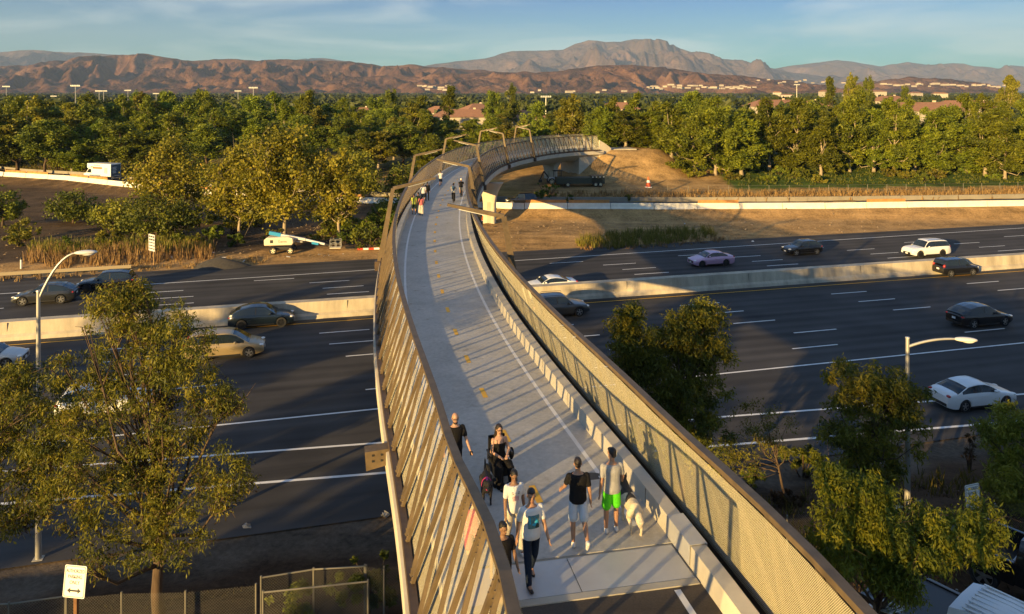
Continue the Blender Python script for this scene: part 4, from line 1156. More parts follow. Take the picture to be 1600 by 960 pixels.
# single tall trees that break the skyline
for (u, vt, y, kd, ws, lab) in ((262, 138, 205, 'oak', 1.0, 'tall round topped tree breaking the skyline above the yellow topped sycamore'), (316, 137, 210, 'oak', 1.05, 'dark round tree on the skyline right of the round topped one'),
    (215, 141, 200, 'oak', .9, 'dark tree on the skyline left of the round topped one'), (485, 145, 190, 'pine', 1.3, 'broad conical pine on the skyline above the tallest sycamore'), (612, 138, 215, 'oak', .8, 'broad dark tree on the skyline left of the poplar shaped tree'),
    (700, 130, 230, 'cyp', 1.5, 'tall yellow green tree on the skyline above the bend of the bridge'), (770, 139, 240, 'oak', .9, 'round dark tree on the skyline left of the pale eucalyptus'), (797, 130, 240, 'oak', .8, 'tall dark tree on the skyline above the far lamp masts'),
    (895, 148, 150, 'euc', 1.2, 'tall eucalyptus with a forked white trunk behind the far railing'), (838, 158, 158, 'oak', 1.0, 'dark green tree behind the far bend railing left of the white trunk'), (1082, 137, 190, 'oak', 1.1, 'round tree rising above the right pine row'),
    (1297, 116, 300, 'cyp', 1.6, 'brown tall ragged tree on the right skyline'), (1330, 114, 300, 'euc', 1.1, 'tall ragged green tree right of the brown one on the skyline'), (1356, 116, 290, 'oak', .8, 'tall dark green tree beside the ragged pair on the skyline'),
    (1414, 133, 310, 'oak', .8, 'small dark tree on the skyline above the pale house roof'), (1575, 116, 270, 'euc', 1.25, 'tall eucalyptus with a visible trunk at the right end of the skyline'), (660, 152, 195, 'pine', 1.2, 'conical pine right of the broad skyline tree'), (952, 168, 143, 'oak', 1.2, 'leafy tree behind the far end of the bridge'), (985, 172, 144, 'pine', 1.3, 'dark pine just right of the far end of the bridge'), (1015, 178, 143, 'pine', 1.3, 'dark pine second to the right of the far end of the bridge')):
    p = aty(u, 230, y); z = gz(p.x, p.y); h = aty(u, vt, y).z - z
    plant(kd, p.x, p.y, h, ws * 12 / h, fr.uniform(0, 6), lab, None, {'oak': 'broadleaf_tree', 'pine': 'pine_tree', 'euc': 'eucalyptus_tree', 'cyp': 'columnar_tree'}[kd], i, z); i += 1

# distant wood over the plain: reads as one mass
rng = np.random.default_rng(9)
n = 5200
Yd = 250 * (7000 / 250) ** (rng.random(n) ** .8)
Ud = rng.uniform(-150, 1750, n)
Xd = (Ud - 800) / FPX * Yd
keep = rng.random(n) < np.where(Yd < 900, 1, .9)
Xd, Yd = Xd[keep], Yd[keep]
hh = rng.uniform(2.5, 6.5, len(Xd)) * np.clip(1.25 - Yd / 6000, .6, 1.2); ww = hh * rng.uniform(.45, .9, len(Xd)) * (1 + Yd / 2200)
k = 46
idx = np.repeat(np.arange(len(Xd)), k)
d = rng.normal(0, 1, (len(idx), 3)); d /= np.linalg.norm(d, axis=1)[:, None]
Pd = np.stack([Xd[idx] + d[:, 0] * ww[idx], Yd[idx] + d[:, 1] * ww[idx], 4.5 + hh[idx] * .5 + d[:, 2] * hh[idx] * .5], -1)
sz = (ww[idx] * .62)
o = leaf_quads('distant_wood', Pd, d, 1.0, 1.0, M_LF_FAR, rng, 0, None, rng.random(len(Xd))[idx] * .7 + .3 * rng.random(len(idx)))
# scale each leaf spray to its tree
V = np.empty(len(idx) * 12, np.float32); o.data.vertices.foreach_get('co', V); V = V.reshape(-1, 4, 3); V = Pd[:, None, :] + (V - Pd[:, None, :]) * sz[:, None, None]
o.data.vertices.foreach_set('co', V.astype(np.float32).ravel()); o.data.update()
o['kind'] = 'stuff'

# loose stones on the graded dirt
rng = np.random.default_rng(55); n = 2600
tx = rng.uniform(-75, 75, n); ty = rng.uniform(82.5, 104, n); W_ = np.array([tn(a_, b_).xy for a_, b_ in zip(tx, ty)])
ok = (W_[:, 1] < ramp_y(W_[:, 0]) - .6); W_ = W_[ok]; n = len(W_); rs = rng.uniform(.04, .16, n) * rng.uniform(.5, 1.3, n)
base = np.array([(1, 0, 0), (-.5, .87, 0), (-.5, -.87, 0), (0, 0, .8)])
V = base[None] * rs[:, None, None] * rng.uniform(.6, 1.4, (n, 4, 1)); V[:, :, 0] += W_[:, 0:1]; V[:, :, 1] += W_[:, 1:2]; V[:, :, 2] += g(W_[:, 0], W_[:, 1])[:, None]
sm = MB(); sm.v = [tuple(q) for q in V.reshape(-1, 3)]
for i_ in range(n):
    k_ = 4 * i_; sm.f += [(k_, k_ + 1, k_ + 3), (k_ + 1, k_ + 2, k_ + 3), (k_ + 2, k_, k_ + 3)]
sm.uv = [None] * len(sm.f)
so = sm.build('loose_stones', mat('dirt_stone', (.30, .21, .12), rough=.95, var=.4, scale=.9)); so['kind'] = 'stuff'
# grasses and weeds
def grass(name, pts, h, w, mat_, seed, lean=.25, tuft=9):
    rng = np.random.default_rng(seed); P = np.repeat(np.array(pts), tuft, axis=0); n = len(P)
    P = P + np.c_[rng.normal(0, .12, (n, 2)), np.zeros(n)]
    hh = h * rng.uniform(.5, 1.25, n); ln = rng.normal(0, lean, (n, 2)) * hh[:, None]
    an = rng.uniform(0, 6.28, n); sx = np.cos(an) * w; sy = np.sin(an) * w
    V = np.empty((n, 4, 3)); z0 = np.zeros(n)
    V[:, 0] = P + np.c_[-sx, -sy, z0]; V[:, 1] = P + np.c_[sx, sy, z0]; top = P + np.c_[ln, hh]
    V[:, 2] = top + np.c_[sx, sy, z0] * .25; V[:, 3] = top - np.c_[sx, sy, z0] * .25
    me = bpy.data.meshes.new(name)
    me.vertices.add(n * 4); me.vertices.foreach_set('co', V.astype(np.float32).ravel())
    me.loops.add(n * 4); me.loops.foreach_set('vertex_index', np.arange(n * 4, dtype=np.int32))
    me.polygons.add(n); me.polygons.foreach_set('loop_start', np.arange(0, n * 4, 4, dtype=np.int32)); me.polygons.foreach_set('loop_total', np.full(n, 4, np.int32))
    a_ = me.attributes.new('tone', 'FLOAT', 'FACE'); a_.data.foreach_set('value', rng.random(n).astype(np.float32))
    me.update(); me.materials.append(mat_)
    o = bpy.data.objects.new(name, me); COL.objects.link(o); o['kind'] = 'stuff'
    return o
M_G_DRY = leaf_mat('dry_grass_blade', [(.14, .09, .035), (.27, .18, .06), (.38, .27, .10)], trans=.25)
M_G_GRN = leaf_mat('green_weed_blade', [(.06, .068, .012), (.13, .13, .016), (.22, .19, .03)], trans=.3)
M_G_COV = leaf_mat('ground_cover_leaf', [(.035, .05, .008), (.07, .09, .010), (.12, .13, .016)], trans=.25)
rng = np.random.default_rng(21)
def area(poly_px, z, n, fn=None):
    """random points inside a patch of ground given by photo pixels"""
    q = np.array([to_tn(*(at(u, v, z).xy)) for u, v in poly_px]); lo, hi = q.min(0), q.max(0); out = []
    m = len(q)
    while len(out) < n:
        c = rng.uniform(lo, hi); ins = False; j = m - 1
        for i_ in range(m):
            if (q[i_, 1] > c[1]) != (q[j, 1] > c[1]) and c[0] < (q[j, 0] - q[i_, 0]) * (c[1] - q[i_, 1]) / (q[j, 1] - q[i_, 1] + 1e-9) + q[i_, 0]: ins = not ins
            j = i_
        if ins:
            w_ = tn(c[0], c[1]); out.append((w_.x, w_.y, gz(w_.x, w_.y) - .03))
    return out
grass('green_weeds', area([(900, 382), (905, 372), (1000, 364), (1110, 360), (1118, 366), (1040, 378), (960, 386)], .3, 420), .85, .035, M_G_GRN, 1)
grass('dry_weeds', area([(895, 388), (930, 374), (1110, 366), (1150, 372), (1040, 384)], .3, 130), .5, .03, M_G_DRY, 2)
grass('dry_reeds', area([(30, 412), (60, 396), (200, 392), (330, 390), (340, 404), (200, 410), (90, 416)], .35, 300), 1.15, .035, M_G_DRY, 3, .18)
grass('green_reeds', area([(40, 400), (60, 388), (260, 384), (340, 388), (330, 396), (100, 404)], .35, 330), 1.2, .04, M_G_GRN, 4, .2)
grass('roadside_dry_grass', area([(0, 440), (0, 428), (230, 408), (420, 400), (420, 408), (200, 422)], .2, 160), .4, .03, M_G_DRY, 5)
grass('slope_dry_grass', [(x_, float(ramp_y(x_)) + y_, gz(x_, float(ramp_y(x_)) + y_) - .03) for x_, y_ in zip(rng.uniform(3, 130, 1500), rng.uniform(6.5, 14, 1500))], .75, .05, M_G_DRY, 6)
grass('ground_cover', [(x_, float(ramp_y(x_)) + y_, gz(x_, float(ramp_y(x_)) + y_) - .03) for x_, y_ in zip(rng.uniform(36, 150, 3000), rng.uniform(19, 40, 3000))], .32, .09, M_G_COV, 7)
grass('left_slope_scrub', [(x_, float(ramp_y(x_)) + y_, gz(x_, float(ramp_y(x_)) + y_) - .03) for x_, y_ in zip(rng.uniform(-140, -8, 1200), rng.uniform(6.5, 16, 1200))], .7, .06, M_G_GRN, 8)
grass('bank_litter', [(*(tn(t_, n_).xy), gz(*tn(t_, n_).xy) - .03) for t_, n_ in zip(rng.uniform(-40, 45, 2600), rng.uniform(15, 28.5, 2600))], .12, .03, M_LF_RED, 9, .8, 5)
grass('bank_weeds', [(*(tn(t_, n_).xy), gz(*tn(t_, n_).xy) - .03) for t_, n_ in zip(rng.uniform(8, 45, 420), rng.uniform(20, 29, 420))], .5, .03, M_G_GRN, 10, .3, 7)
# ------------------------------------------------------------------ vehicles
def paint(name, col, metal=.25, rough=.32):
    return mat(name, col, rough=rough, metal=metal, coat=.7, spec=.5)
def interp(x, pts):
    return float(np.interp(x, [p[0] for p in pts], [p[1] for p in pts]))
def sm_interp(xs, pts, k=3):
    y = np.interp(xs, [p[0] for p in pts], [p[1] for p in pts])
    ker_ = np.array([1, 2, 3, 2, 1.]); ker_ /= ker_.sum()
    for _ in range(k): y = np.convolve(np.pad(y, 2, mode='edge'), ker_, 'valid')
    return y
CARS = {
 # length, width, wheelbase, wheel radius, front overhang, belt/hood line (f: 0 rear .. 1 nose -> z), roof line
 'sedan': dict(L=4.62, W=1.80, wb=2.70, r=.33, fo=.87, top=[(0, .82), (.03, .98), (.10, 1.02), (.17, 1.01), (.70, .96), (.80, .90), (.93, .78), (1, .62)],
               roof=[(.13, 1.0), (.20, 1.16), (.30, 1.37), (.42, 1.44), (.54, 1.43), (.63, 1.28), (.735, .95)], pil=[.27, .455, .60], sill=.2),
 'coupe': dict(L=4.80, W=1.85, wb=2.78, r=.34, fo=.9, top=[(0, .80), (.03, .94), (.12, .99), (.20, .98), (.68, .93), (.80, .88), (.93, .76), (1, .6)],
               roof=[(.15, .98), (.24, 1.16), (.34, 1.32), (.44, 1.38), (.54, 1.36), (.63, 1.2), (.72, .93)], pil=[.29, .47, .6], sill=.2),
 'crossover': dict(L=4.75, W=1.9, wb=2.88, r=.37, fo=.88, top=[(0, .85), (.02, 1.02), (.08, 1.08), (.20, 1.04), (.72, .99), (.82, .93), (.94, .80), (1, .62)],
               roof=[(.02, 1.06), (.08, 1.22), (.20, 1.48), (.34, 1.61), (.48, 1.62), (.57, 1.55), (.74, .98)], pil=[.18, .42, .59], sill=.24),
 'suv': dict(L=4.70, W=1.88, wb=2.72, r=.37, fo=.9, top=[(0, .8), (.015, 1.0), (.05, 1.06), (.2, 1.05), (.70, 1.02), (.80, .99), (.93, .90), (.985, .78), (1, .62)],
               roof=[(.03, 1.05), (.06, 1.32), (.11, 1.58), (.24, 1.68), (.50, 1.69), (.58, 1.62), (.715, 1.02)], pil=[.22, .42, .58], sill=.26),
 'suv_large': dict(L=5.0, W=2.0, wb=2.86, r=.40, fo=.93, top=[(0, .85), (.01, 1.05), (.04, 1.12), (.2, 1.12), (.70, 1.10), (.80, 1.08), (.95, 1.0), (.99, .85), (1, .6)],
               roof=[(.02, 1.12), (.05, 1.48), (.10, 1.74), (.24, 1.80), (.52, 1.80), (.60, 1.70), (.71, 1.10)], pil=[.21, .42, .57], sill=.3),
 'boxy': dict(L=4.15, W=1.8, wb=2.57, r=.34, fo=.82, top=[(0, .85), (.01, 1.02), (.05, 1.06), (.2, 1.05), (.74, 1.02), (.82, .98), (.94, .9), (.985, .8), (1, .6)],
               roof=[(.01, 1.05), (.03, 1.42), (.07, 1.6), (.22, 1.66), (.54, 1.65), (.62, 1.58), (.745, 1.02)], pil=[.2, .43, .62], sill=.24),
 'hatch': dict(L=4.2, W=1.78, wb=2.55, r=.34, fo=.85, top=[(0, .85), (.01, 1.0), (.05, 1.04), (.2, 1.03), (.70, .98), (.80, .93), (.93, .84), (.985, .72), (1, .6)],
               roof=[(.02, 1.04), (.07, 1.3), (.14, 1.48), (.28, 1.56), (.50, 1.55), (.58, 1.46), (.72, .98)], pil=[.23, .43, .58], sill=.24),
 'minivan': dict(L=5.10, W=1.98, wb=3.0, r=.35, fo=.95, top=[(0, .85), (.01, 1.02), (.04, 1.06), (.2, 1.05), (.76, 1.02), (.84, .96), (.95, .82), (1, .6)],
               roof=[(.02, 1.05), (.05, 1.45), (.09, 1.66), (.22, 1.72), (.54, 1.71), (.64, 1.6), (.815, .99)], pil=[.2, .40, .60], sill=.22),
}
def wheel(parent, x, y, r, wdt, rim_m, side):
    mb = MB()
    prof = [(-wdt / 2, r * .68), (-wdt / 2, r * .93), (-wdt * .38, r), (wdt * .38, r), (wdt / 2, r * .93), (wdt / 2, r * .68)]
    n = 22; rings = []
    for k in range(n):
        an = 2 * math.pi * k / n
        rings.append([Vector((rr * math.cos(an), yy, rr * math.sin(an))) for yy, rr in prof])
    V = [p for q in rings for p in q]; F = []
    m_ = len(prof)
    for k in range(n):
        for j in range(m_ - 1):
            F.append((k * m_ + j, k * m_ + j + 1, ((k + 1) % n) * m_ + j + 1, ((k + 1) % n) * m_ + j))
    mb.add(V, F)
    e = mb.build('wheel', M_RUBBER, parent, smooth=True, loc=(x, y, r))
    rb = MB(); yo = side * (wdt / 2 - .035)
    rb.tube([(0, yo - side * .05, 0), (0, yo - side * .045, 0)], r * .69, 22)
    dk = rb.build('hub_well', M_TRIM, e)
    rb = MB()
    for k in range(5):
        an = 2 * math.pi * k / 5 + .3
        d_ = Vector((math.cos(an), 0, math.sin(an))); t_ = Vector((-math.sin(an), 0, math.cos(an)))
        rb.add([Vector((0, yo + side * .01, 0)) + d_ * r * .1 - t_ * r * .10, Vector((0, yo + side * .01, 0)) + d_ * r * .1 + t_ * r * .10, Vector((0, yo, 0)) + d_ * r * .66 + t_ * r * .15, Vector((0, yo, 0)) + d_ * r * .66 - t_ * r * .15], [(0, 1, 2, 3)])
    rb.tube([(0, yo - side * .02, 0), (0, yo + side * .015, 0)], r * .2, 12)
    m2 = 22
    V = []; F = []
    for k in range(m2):
        an = 2 * math.pi * k / m2
        for rr in (.62, .70): V.append(Vector((r * rr * math.cos(an), yo + side * .004, r * rr * math.sin(an))))
    for k in range(m2):
        a_ = 2 * k; b_ = 2 * ((k + 1) % m2); F.append((a_, a_ + 1, b_ + 1, b_))
    rb.add(V, F)
    rb.build('rim', rim_m, e)
    return e

def car(kind, pmat, loc, rz, label, rim=None, group=None, cat='car', name='car', scale=1.0, roof_mat=None, rails=False, plate=True, glass=None, chrome=None):
    K = CARS[kind]; L, W, wb, r, fo = K['L'], K['W'], K['wb'], K['r'], K['fo']
    glass = glass or M_GLASS
    e = empty(name, loc, rz, label, cat, group); e.scale = (scale,) * 3
    xf = L / 2 - fo; xr = xf - wb
    N_ = 76
    base = np.linspace(-L / 2, L / 2, N_)
    extra = []
    R_a = r * 1.17
    for xc in (xf, xr): extra += [xc + R_a * math.cos(q) for q in np.linspace(0, math.pi, 13)]
    xs = np.array(sorted(set(np.round(np.r_[base, extra], 4))))
    F_ = (xs + L / 2) / L
    zt = sm_interp(F_, K['top'], 1)
    uu = np.abs(xs) / (L / 2)
    hw = W / 2 * (1 - .20 * np.clip((uu - .62) / .38, 0, 1) ** 2.2)
    zb = np.full(len(xs), K['sill']) + .10 * np.clip((uu - .82) / .18, 0, 1) ** 1.5
    for xc in (xf, xr):
        q = R_a ** 2 - (xs - xc) ** 2
        zb = np.where(q > 0, np.maximum(zb, r + np.sqrt(np.maximum(q, 0))), zb)
    rows = 10
    rings = []
    for i, x in enumerate(xs):
        w, t_, b_ = hw[i], zt[i], zb[i]
        mid = .5 * t_ + .12
        pts = [(0, t_ + .035), (w * .5, t_ + .03), (w * .80, t_ + .01), (w * .93, t_ - .02), (w * .975, t_ - .08), (w * 1.0, mid + .08), (w * 1.0, mid - .06), (w * .985, .42), (w * .975, .34), (w * .95, 0)]
        o_ = []
        for (yy, zz) in pts[:-1]: o_.append(Vector((x, yy, max(zz, b_ + .004 * (len(pts) - len(o_))))))
        o_.append(Vector((x, w * .95, b_)))
        rings.append(o_)
    body = MB()
    full = []
    for q in rings:
        full.append(q + [Vector((p.x, -p.y, p.z)) for p in reversed(q[1:])])
    m_ = len(full[0]); V = [p for q in full for p in q]; Fc = []
    for i in range(len(full) - 1):
        for k in range(m_ - 1):
            a_ = i * m_ + k; Fc.append((a_, a_ + m_, a_ + m_ + 1, a_ + 1))
        a_ = i * m_; Fc.append((a_ + m_ - 1, a_ + 2 * m_ - 1, a_ + m_, a_))
    Fc.append(tuple(range(m_))); Fc.append(tuple(len(V) - 1 - k for k in range(m_)))
    body.add(V, Fc)
    # greenhouse
    rx = [-L / 2 + p[0] * L for p in K['roof']]
    gx_ = np.unique(np.round(np.r_[np.linspace(rx[0], rx[-1], 40), [-L / 2 + f * L for f in K['pil']], [-L / 2 + f * L + .035 for f in K['pil']], [-L / 2 + f * L - .035 for f in K['pil']]], 4))
    zr = sm_interp(gx_, [(-L / 2 + p[0] * L, p[1]) for p in K['roof']], 1)
    zbelt = np.interp(gx_, xs, zt); hb = np.interp(gx_, xs, hw)
    sl = np.gradient(zr, gx_)
    top_max = zr.max()
    i_w = [i for i in range(len(gx_)) if zr[i] < top_max - .09 and gx_[i] > (rx[0] + rx[-1]) / 2]
    i_r = [i for i in range(len(gx_)) if zr[i] < top_max - (.16 if kind not in ('sedan', 'coupe') else .10) and gx_[i] < (rx[0] + rx[-1]) / 2]
    iw0 = min(i_w); ir1 = max(i_r)
    ws, rw, pill = MB(), MB(), MB()
    side_glass = {}
    sec = []
    for i, x in enumerate(gx_):
        H = max(zr[i] - zbelt[i], .0); f = H / max(top_max - zbelt[i], .1)
        wr = hb[i] * (.95 - .20 * f)
        w_in = hb[i] * .955
        wm = w_in + (wr - w_in) * .12; we = w_in + (wr - w_in) * .90
        zb_ = zbelt[i] - .03
        sec.append([Vector((x, 0, zr[i] + .015 + .02 * f)), Vector((x, wr * .62, zr[i] + .01)), Vector((x, wr * .95, zr[i] - .02 * f)), Vector((x, we, zb_ + (zr[i] - zb_) * .88)), Vector((x, wm, zb_ + (zr[i] - zb_) * .12)), Vector((x, w_in, zb_))])
    pil_i = [np.argmin(np.abs(gx_ - (-L / 2 + f * L))) for f in K['pil']]
    for i in range(len(gx_) - 1):
        xm = (gx_[i] + gx_[i + 1]) / 2
        for sg in (1, -1):
            A = [Vector((p.x, sg * p.y, p.z)) for p in sec[i]]; B = [Vector((p.x, sg * p.y, p.z)) for p in sec[i + 1]]
            def q(mb_, k):
                f4 = (0, 1, 2, 3) if sg > 0 else (3, 2, 1, 0)
                mb_.add([A[k], B[k], B[k + 1], A[k + 1]], [f4])
            tgt = ws if i >= iw0 else (rw if i + 1 <= ir1 else body)
            q(tgt, 0); q(tgt, 1)
            q(body, 2)                                   # roof rail and pillars
            hgt = min(zr[i] - zbelt[i], zr[i + 1] - zbelt[i + 1])
            dens = [abs(xm - (-L / 2 + f * L)) < .036 for f in K['pil'][1:2]]
            thin = hgt < .13
            rear_quarter = xm < gx_[0] + (.10 if kind in ('suv', 'suv_large', 'boxy', 'minivan', 'hatch', 'crossover') else .0) * L / 4.5
            if thin or rear_quarter: q(body, 3)
            elif any(dens): q(pill, 3)
            else:
                key = (sg, 0 if xm < -L / 2 + K['pil'][1] * L else 1)
                side_glass.setdefault(key, MB()); q(side_glass[key], 3)
            q(body, 4)
    body.build('body', pmat, e, smooth=True)
    if roof_mat:
        pass
    ws.build('windshield', glass, e, smooth=True); rw.build('rear_window', glass, e, smooth=True)
    for kx, g_ in side_glass.items(): g_.build('window', glass, e, smooth=True)
    if pill.v: pill.build('door_pillar', M_TRIM, e)
    ub = MB(); ub.box((0, 0, .42), (L * .90, W * .80, .34)); ub.build('underbody', M_TRIM, e)
    for xc in (xf, xr):
        for sg in (1, -1): wheel(e, xc, sg * (W / 2 - .12), r, .22, rim or M_RIM, sg)
    zn = float(np.interp(.985, F_, zt)); zh = float(np.interp(.93, F_, zt))
    for sg in (1, -1):
        hl = MB(); xh = L / 2 - .16; yh = np.interp(xh, xs, hw)
        zz = min(zh - .06, .80)
        hl.ell((xh - .02, sg * (yh - .17), zz - .02), (.17, .20, .065), Matrix.Rotation(-sg * .55, 3, 'Z'), 12, 8); hl.build('headlight', M_LAMP, e, smooth='all')
        tl = MB(); xt = -L / 2 + .09; yt = np.interp(xt, xs, hw)
        hgt = .30 if kind in ('boxy', 'suv_large', 'minivan') else .085
        tl.ell((xt + .05, sg * (yt - .12), .90 if hgt < .2 else 1.0), (.13, .18 if hgt < .2 else .11, hgt * .8), Matrix.Rotation(sg * .5, 3, 'Z'), 12, 8); tl.build('tail_light', M_TAIL, e, smooth='all')
        mr_ = MB(); xm_ = -L / 2 + (K['pil'][2] + .045) * L
        mr_.ell((xm_, sg * (W / 2 + .08), np.interp(xm_, xs, zt) + .10), (.10, .12, .075), None, 10, 7); mr_.build('mirror', pmat, e, smooth='all')
        dh = MB()
        for fx in (K['pil'][1] + .03, K['pil'][1] - .17): dh.box((-L / 2 + fx * L, sg * (W / 2 + .006), np.interp(0, xs, zt) - .16), (.2, .02, .03))
        dh.build('door_handle', pmat, e)
        bl = MB(); bl.box((0, sg * (W / 2 * .985), K['sill'] + .055), (wb - 2.6 * r, .03, .09)); bl.build('side_skirt', M_TRIM, e)
    gr = MB(); gr.box((L / 2 - .035, 0, .50), (.10, W * .52, .20)); gr.build('grille', M_TRIM, e)
    bp_ = MB(); bp_.box((-L / 2 + .05, 0, .40), (.12, W * .72, .16)); bp_.build('rear_bumper', M_TRIM, e)
    if plate:
        pl = MB(); pl.box((-L / 2 - .005, 0, .72), (.02, .31, .15)); pl.build('license_plate', M_PLATE, e)
        pl = MB(); pl.box((L / 2 + .025, 0, .46), (.02, .31, .14)); pl.build('license_plate', M_PLATE, e)
    if rails:
        rr_ = MB()
        for sg in (1, -1):
            yy = W / 2 * .70; rr_.tube([(-L * .30, sg * yy, top_max + .0), (-L * .27, sg * yy, top_max + .06), (L * .06, sg * yy, top_max + .06), (L * .09, sg * yy, top_max)], .02, 6)
            r1 = rr_.build('roof_rail', M_TRIM, e); rr_ = MB()
    return e

P_WHITE = paint('white_paint', (.72, .72, .70), 0, .3); P_BLACK = paint('black_paint', (.008, .008, .009), .1, .25)
P_NAVY = paint('dark_blue_paint', (.010, .018, .03), .3, .25); P_GREY = paint('grey_paint', (.055, .056, .057), .45, .32)
P_DGREY = paint('dark_grey_paint', (.03, .031, .032), .4, .3); P_BEIGE = paint('beige_paint', (.36, .27, .14), .35, .35); P_PINK = paint('pink_paint', (.58, .34, .47), .3, .3)
P_SILVER = paint('silver_paint', (.5, .48, .45), .3, .3)
def on_road(x0, x1, vbase, z=0.0):
    """ground point under the middle of a car that spans x0..x1 in the photograph"""
    return at((x0 + x1) / 2, vbase, z)
A_R, A_L = ANG, ANG + math.pi
def park(kind, pm, u, v, rz, label, **kw):
    p = at(u, v, 0.006); return car(kind, pm, p, rz, label, **kw)
park('crossover', P_NAVY, 409, 508, A_R, 'dark navy sloping roof crossover driving beside the sunlit median left of the bridge', rim=M_RIM_D, group='cars on the near carriageway')
park('minivan', P_BEIGE, 352, 555, A_R, 'beige minivan with small lettering, half hidden by the tall olive tree', rim=M_RIM, group='cars on the near carriageway')
park('suv', P_WHITE, 165, 645, A_R, 'white car glimpsed through the tall olive tree on the left', group='cars on the near carriageway')
park('sedan', P_SILVER, -22, 572, A_R, 'pale car nose at the left edge of the photo behind leaves', group='cars on the near carriageway')
park('suv', P_GREY, 873, 492, A_R, 'grey crossover half hidden behind the right railing of the bridge', rails=True, group='cars on the near carriageway')
park('boxy', P_BLACK, 1493, 429, A_R, 'black boxy car driving close to the median at right', group='cars on the near carriageway')
park('crossover', P_BLACK, 1530, 507, A_R, 'black crossover driving in the middle lanes at right above the lamp head', group='cars on the near carriageway')
park('sedan', P_WHITE, 1519, 632, A_R - .03, 'white sedan in the nearest lane at the right edge of the freeway', group='cars on the near carriageway')
park('crossover', P_DGREY, 72, 472, A_L, 'dark grey crossover with bright alloy wheels behind the left street lamp', rails=True, group='cars on the far carriageway')
park('suv', P_BLACK, 168, 452, A_L, 'black car on the far carriageway above the tall olive tree', rim=M_RIM_D, group='cars on the far carriageway')
park('coupe', P_WHITE, 860, 455, A_L, 'white coupe behind the median just right of the bridge', group='cars on the far carriageway')
park('sedan', P_PINK, 1111, 414, A_L, 'pale pink sedan with a dark roof on the far carriageway', rim=M_RIM_D, group='cars on the far carriageway')
park('hatch', P_BLACK, 1253, 397, A_L, 'black hatchback on the far carriageway right of the pink sedan', group='cars on the far carriageway')
park('suv_large', P_WHITE, 1447, 400, A_L, 'white sport utility with dark wheels on the far carriageway', rim=M_RIM_D, rails=True, group='cars on the far carriageway')
p = Vector((1.4, float(ramp_y(1.4)) + 3.2, float(ramp_z(1.4)) + .04)); car('suv', P_BLACK, p, math.pi + .02, 'dark car with a pale roof on the ramp right of the bridge pier', cat='car')

# box truck on the ramp
def box_truck():
    x = -75.0
    for _ in range(12): x = aty(158, 284, float(ramp_y(x)) + 3.2).x
    y = float(ramp_y(x)) + 3.2; z = float(ramp_z(x)) + .05
    rz = math.atan2(.55 * float(ramp_y(x - 5) - ramp_y(x + 5)), -10)
    e = empty('box_truck', (x, y, z), rz, 'white moving truck with an orange stripe on its box, driving on the ramp at left', 'truck'); 
    w = paint('truck_white', (.74, .74, .72), 0, .4)
    mb = MB(); mb.box((-1.2, 0, 2.0), (4.5, 2.3, 2.3)); mb.box((1.55, 0, 2.72), (1.1, 2.25, .85)); mb.build('cargo_box', w, e, bevel=.05)
    mb = MB(); mb.prism([(1.06, .55), (3.1, .55), (3.1, 1.25), (2.55, 1.35), (1.9, 2.25), (1.06, 2.28)], -1.0, 1.0, Matrix.Rotation(R(90), 3, 'X')); mb.build('cab', w, e, bevel=.04)
    mb = MB()
    mb.add([(2.56, -.9, 1.38), (2.56, .9, 1.38), (1.95, .85, 2.2), (1.95, -.85, 2.2)], [(0, 1, 2, 3)]); o = mb.build('windshield', M_GLASS, e); o.location = (.03, 0, .02)
    for sg in (1, -1):
        mb = MB(); mb.add([(1.25, sg * 1.005, 1.42), (2.35, sg * 1.005, 1.42), (1.85, sg * 1.005, 2.1), (1.25, sg * 1.005, 2.1)], [(0, 1, 2, 3)]); mb.build('window', M_GLASS, e)
        wheel(e, 2.3, sg * .95, .38, .24, M_RIM, sg); wheel(e, -1.9, sg * .95, .38, .3, M_RIM, sg)
        mb = MB(); mb.ell((3.1, sg * .75, 1.0), (.06, .16, .1)); mb.build('headlight', M_LAMP, e)
        st = MB(); st.box((-.35, sg * 1.152, 2.35), (2.2, .006, .34)); st.box((.9, sg * 1.152, 2.52), (.7, .006, .16)); st.build('orange_stripe', mat('orange_stripe', (.75, .10, .02), rough=.5), e)
        text_obj('U-HAUL', .42, mat('orange_letters', (.60, .06, .02), rough=.5), e, (-.3, sg * 1.156, 2.80), (R(90), 0, 0 if sg < 0 else math.pi), extrude=.003)
        gfx = MB(); gfx.box((-2.3, sg * 1.152, 1.9), (.7, .006, 1.0)); gfx.build('side_panel', mat('side_graphic', (.50, .50, .40), rough=.5, var=.35, scale=2.5), e)
        bs = MB(); bs.box((.2, sg * 1.152, 1.0), (2.6, .006, .22)); bs.build('lower_stripe', mat('blue_grey_stripe', (.12, .16, .24), rough=.5), e)
    mb = MB(); mb.box((-3.46, 0, 1.95), (.02, 2.1, 2.0)); dr = mb.build('rear_door', mat('rear_blue', (.02, .075, .12), rough=.4), e)
    mb = MB()
    for k_, (yy, zz, ww, hh) in enumerate([(.3, 2.5, .9, .10), (.35, 2.25, .8, .10), (.3, 2.0, .9, .10), (.35, 1.75, .8, .1), (.35, 1.5, .8, .1)]): mb.box((-3.475, yy, zz), (.01, ww, hh))
    t_ = mb.build('pale_lines', M_PLATE, dr); t_['kind'] = 'stuff'
    mb = MB(); mb.box((-.3, 0, .62), (6.2, 1.0, .22)); mb.build('chassis', M_TRIM, e)
    mb = MB(); mb.box((-3.5, 0, .55), (.1, 2.1, .18)); mb.build('rear_bumper', M_GALV, e)
    return e
box_truck()

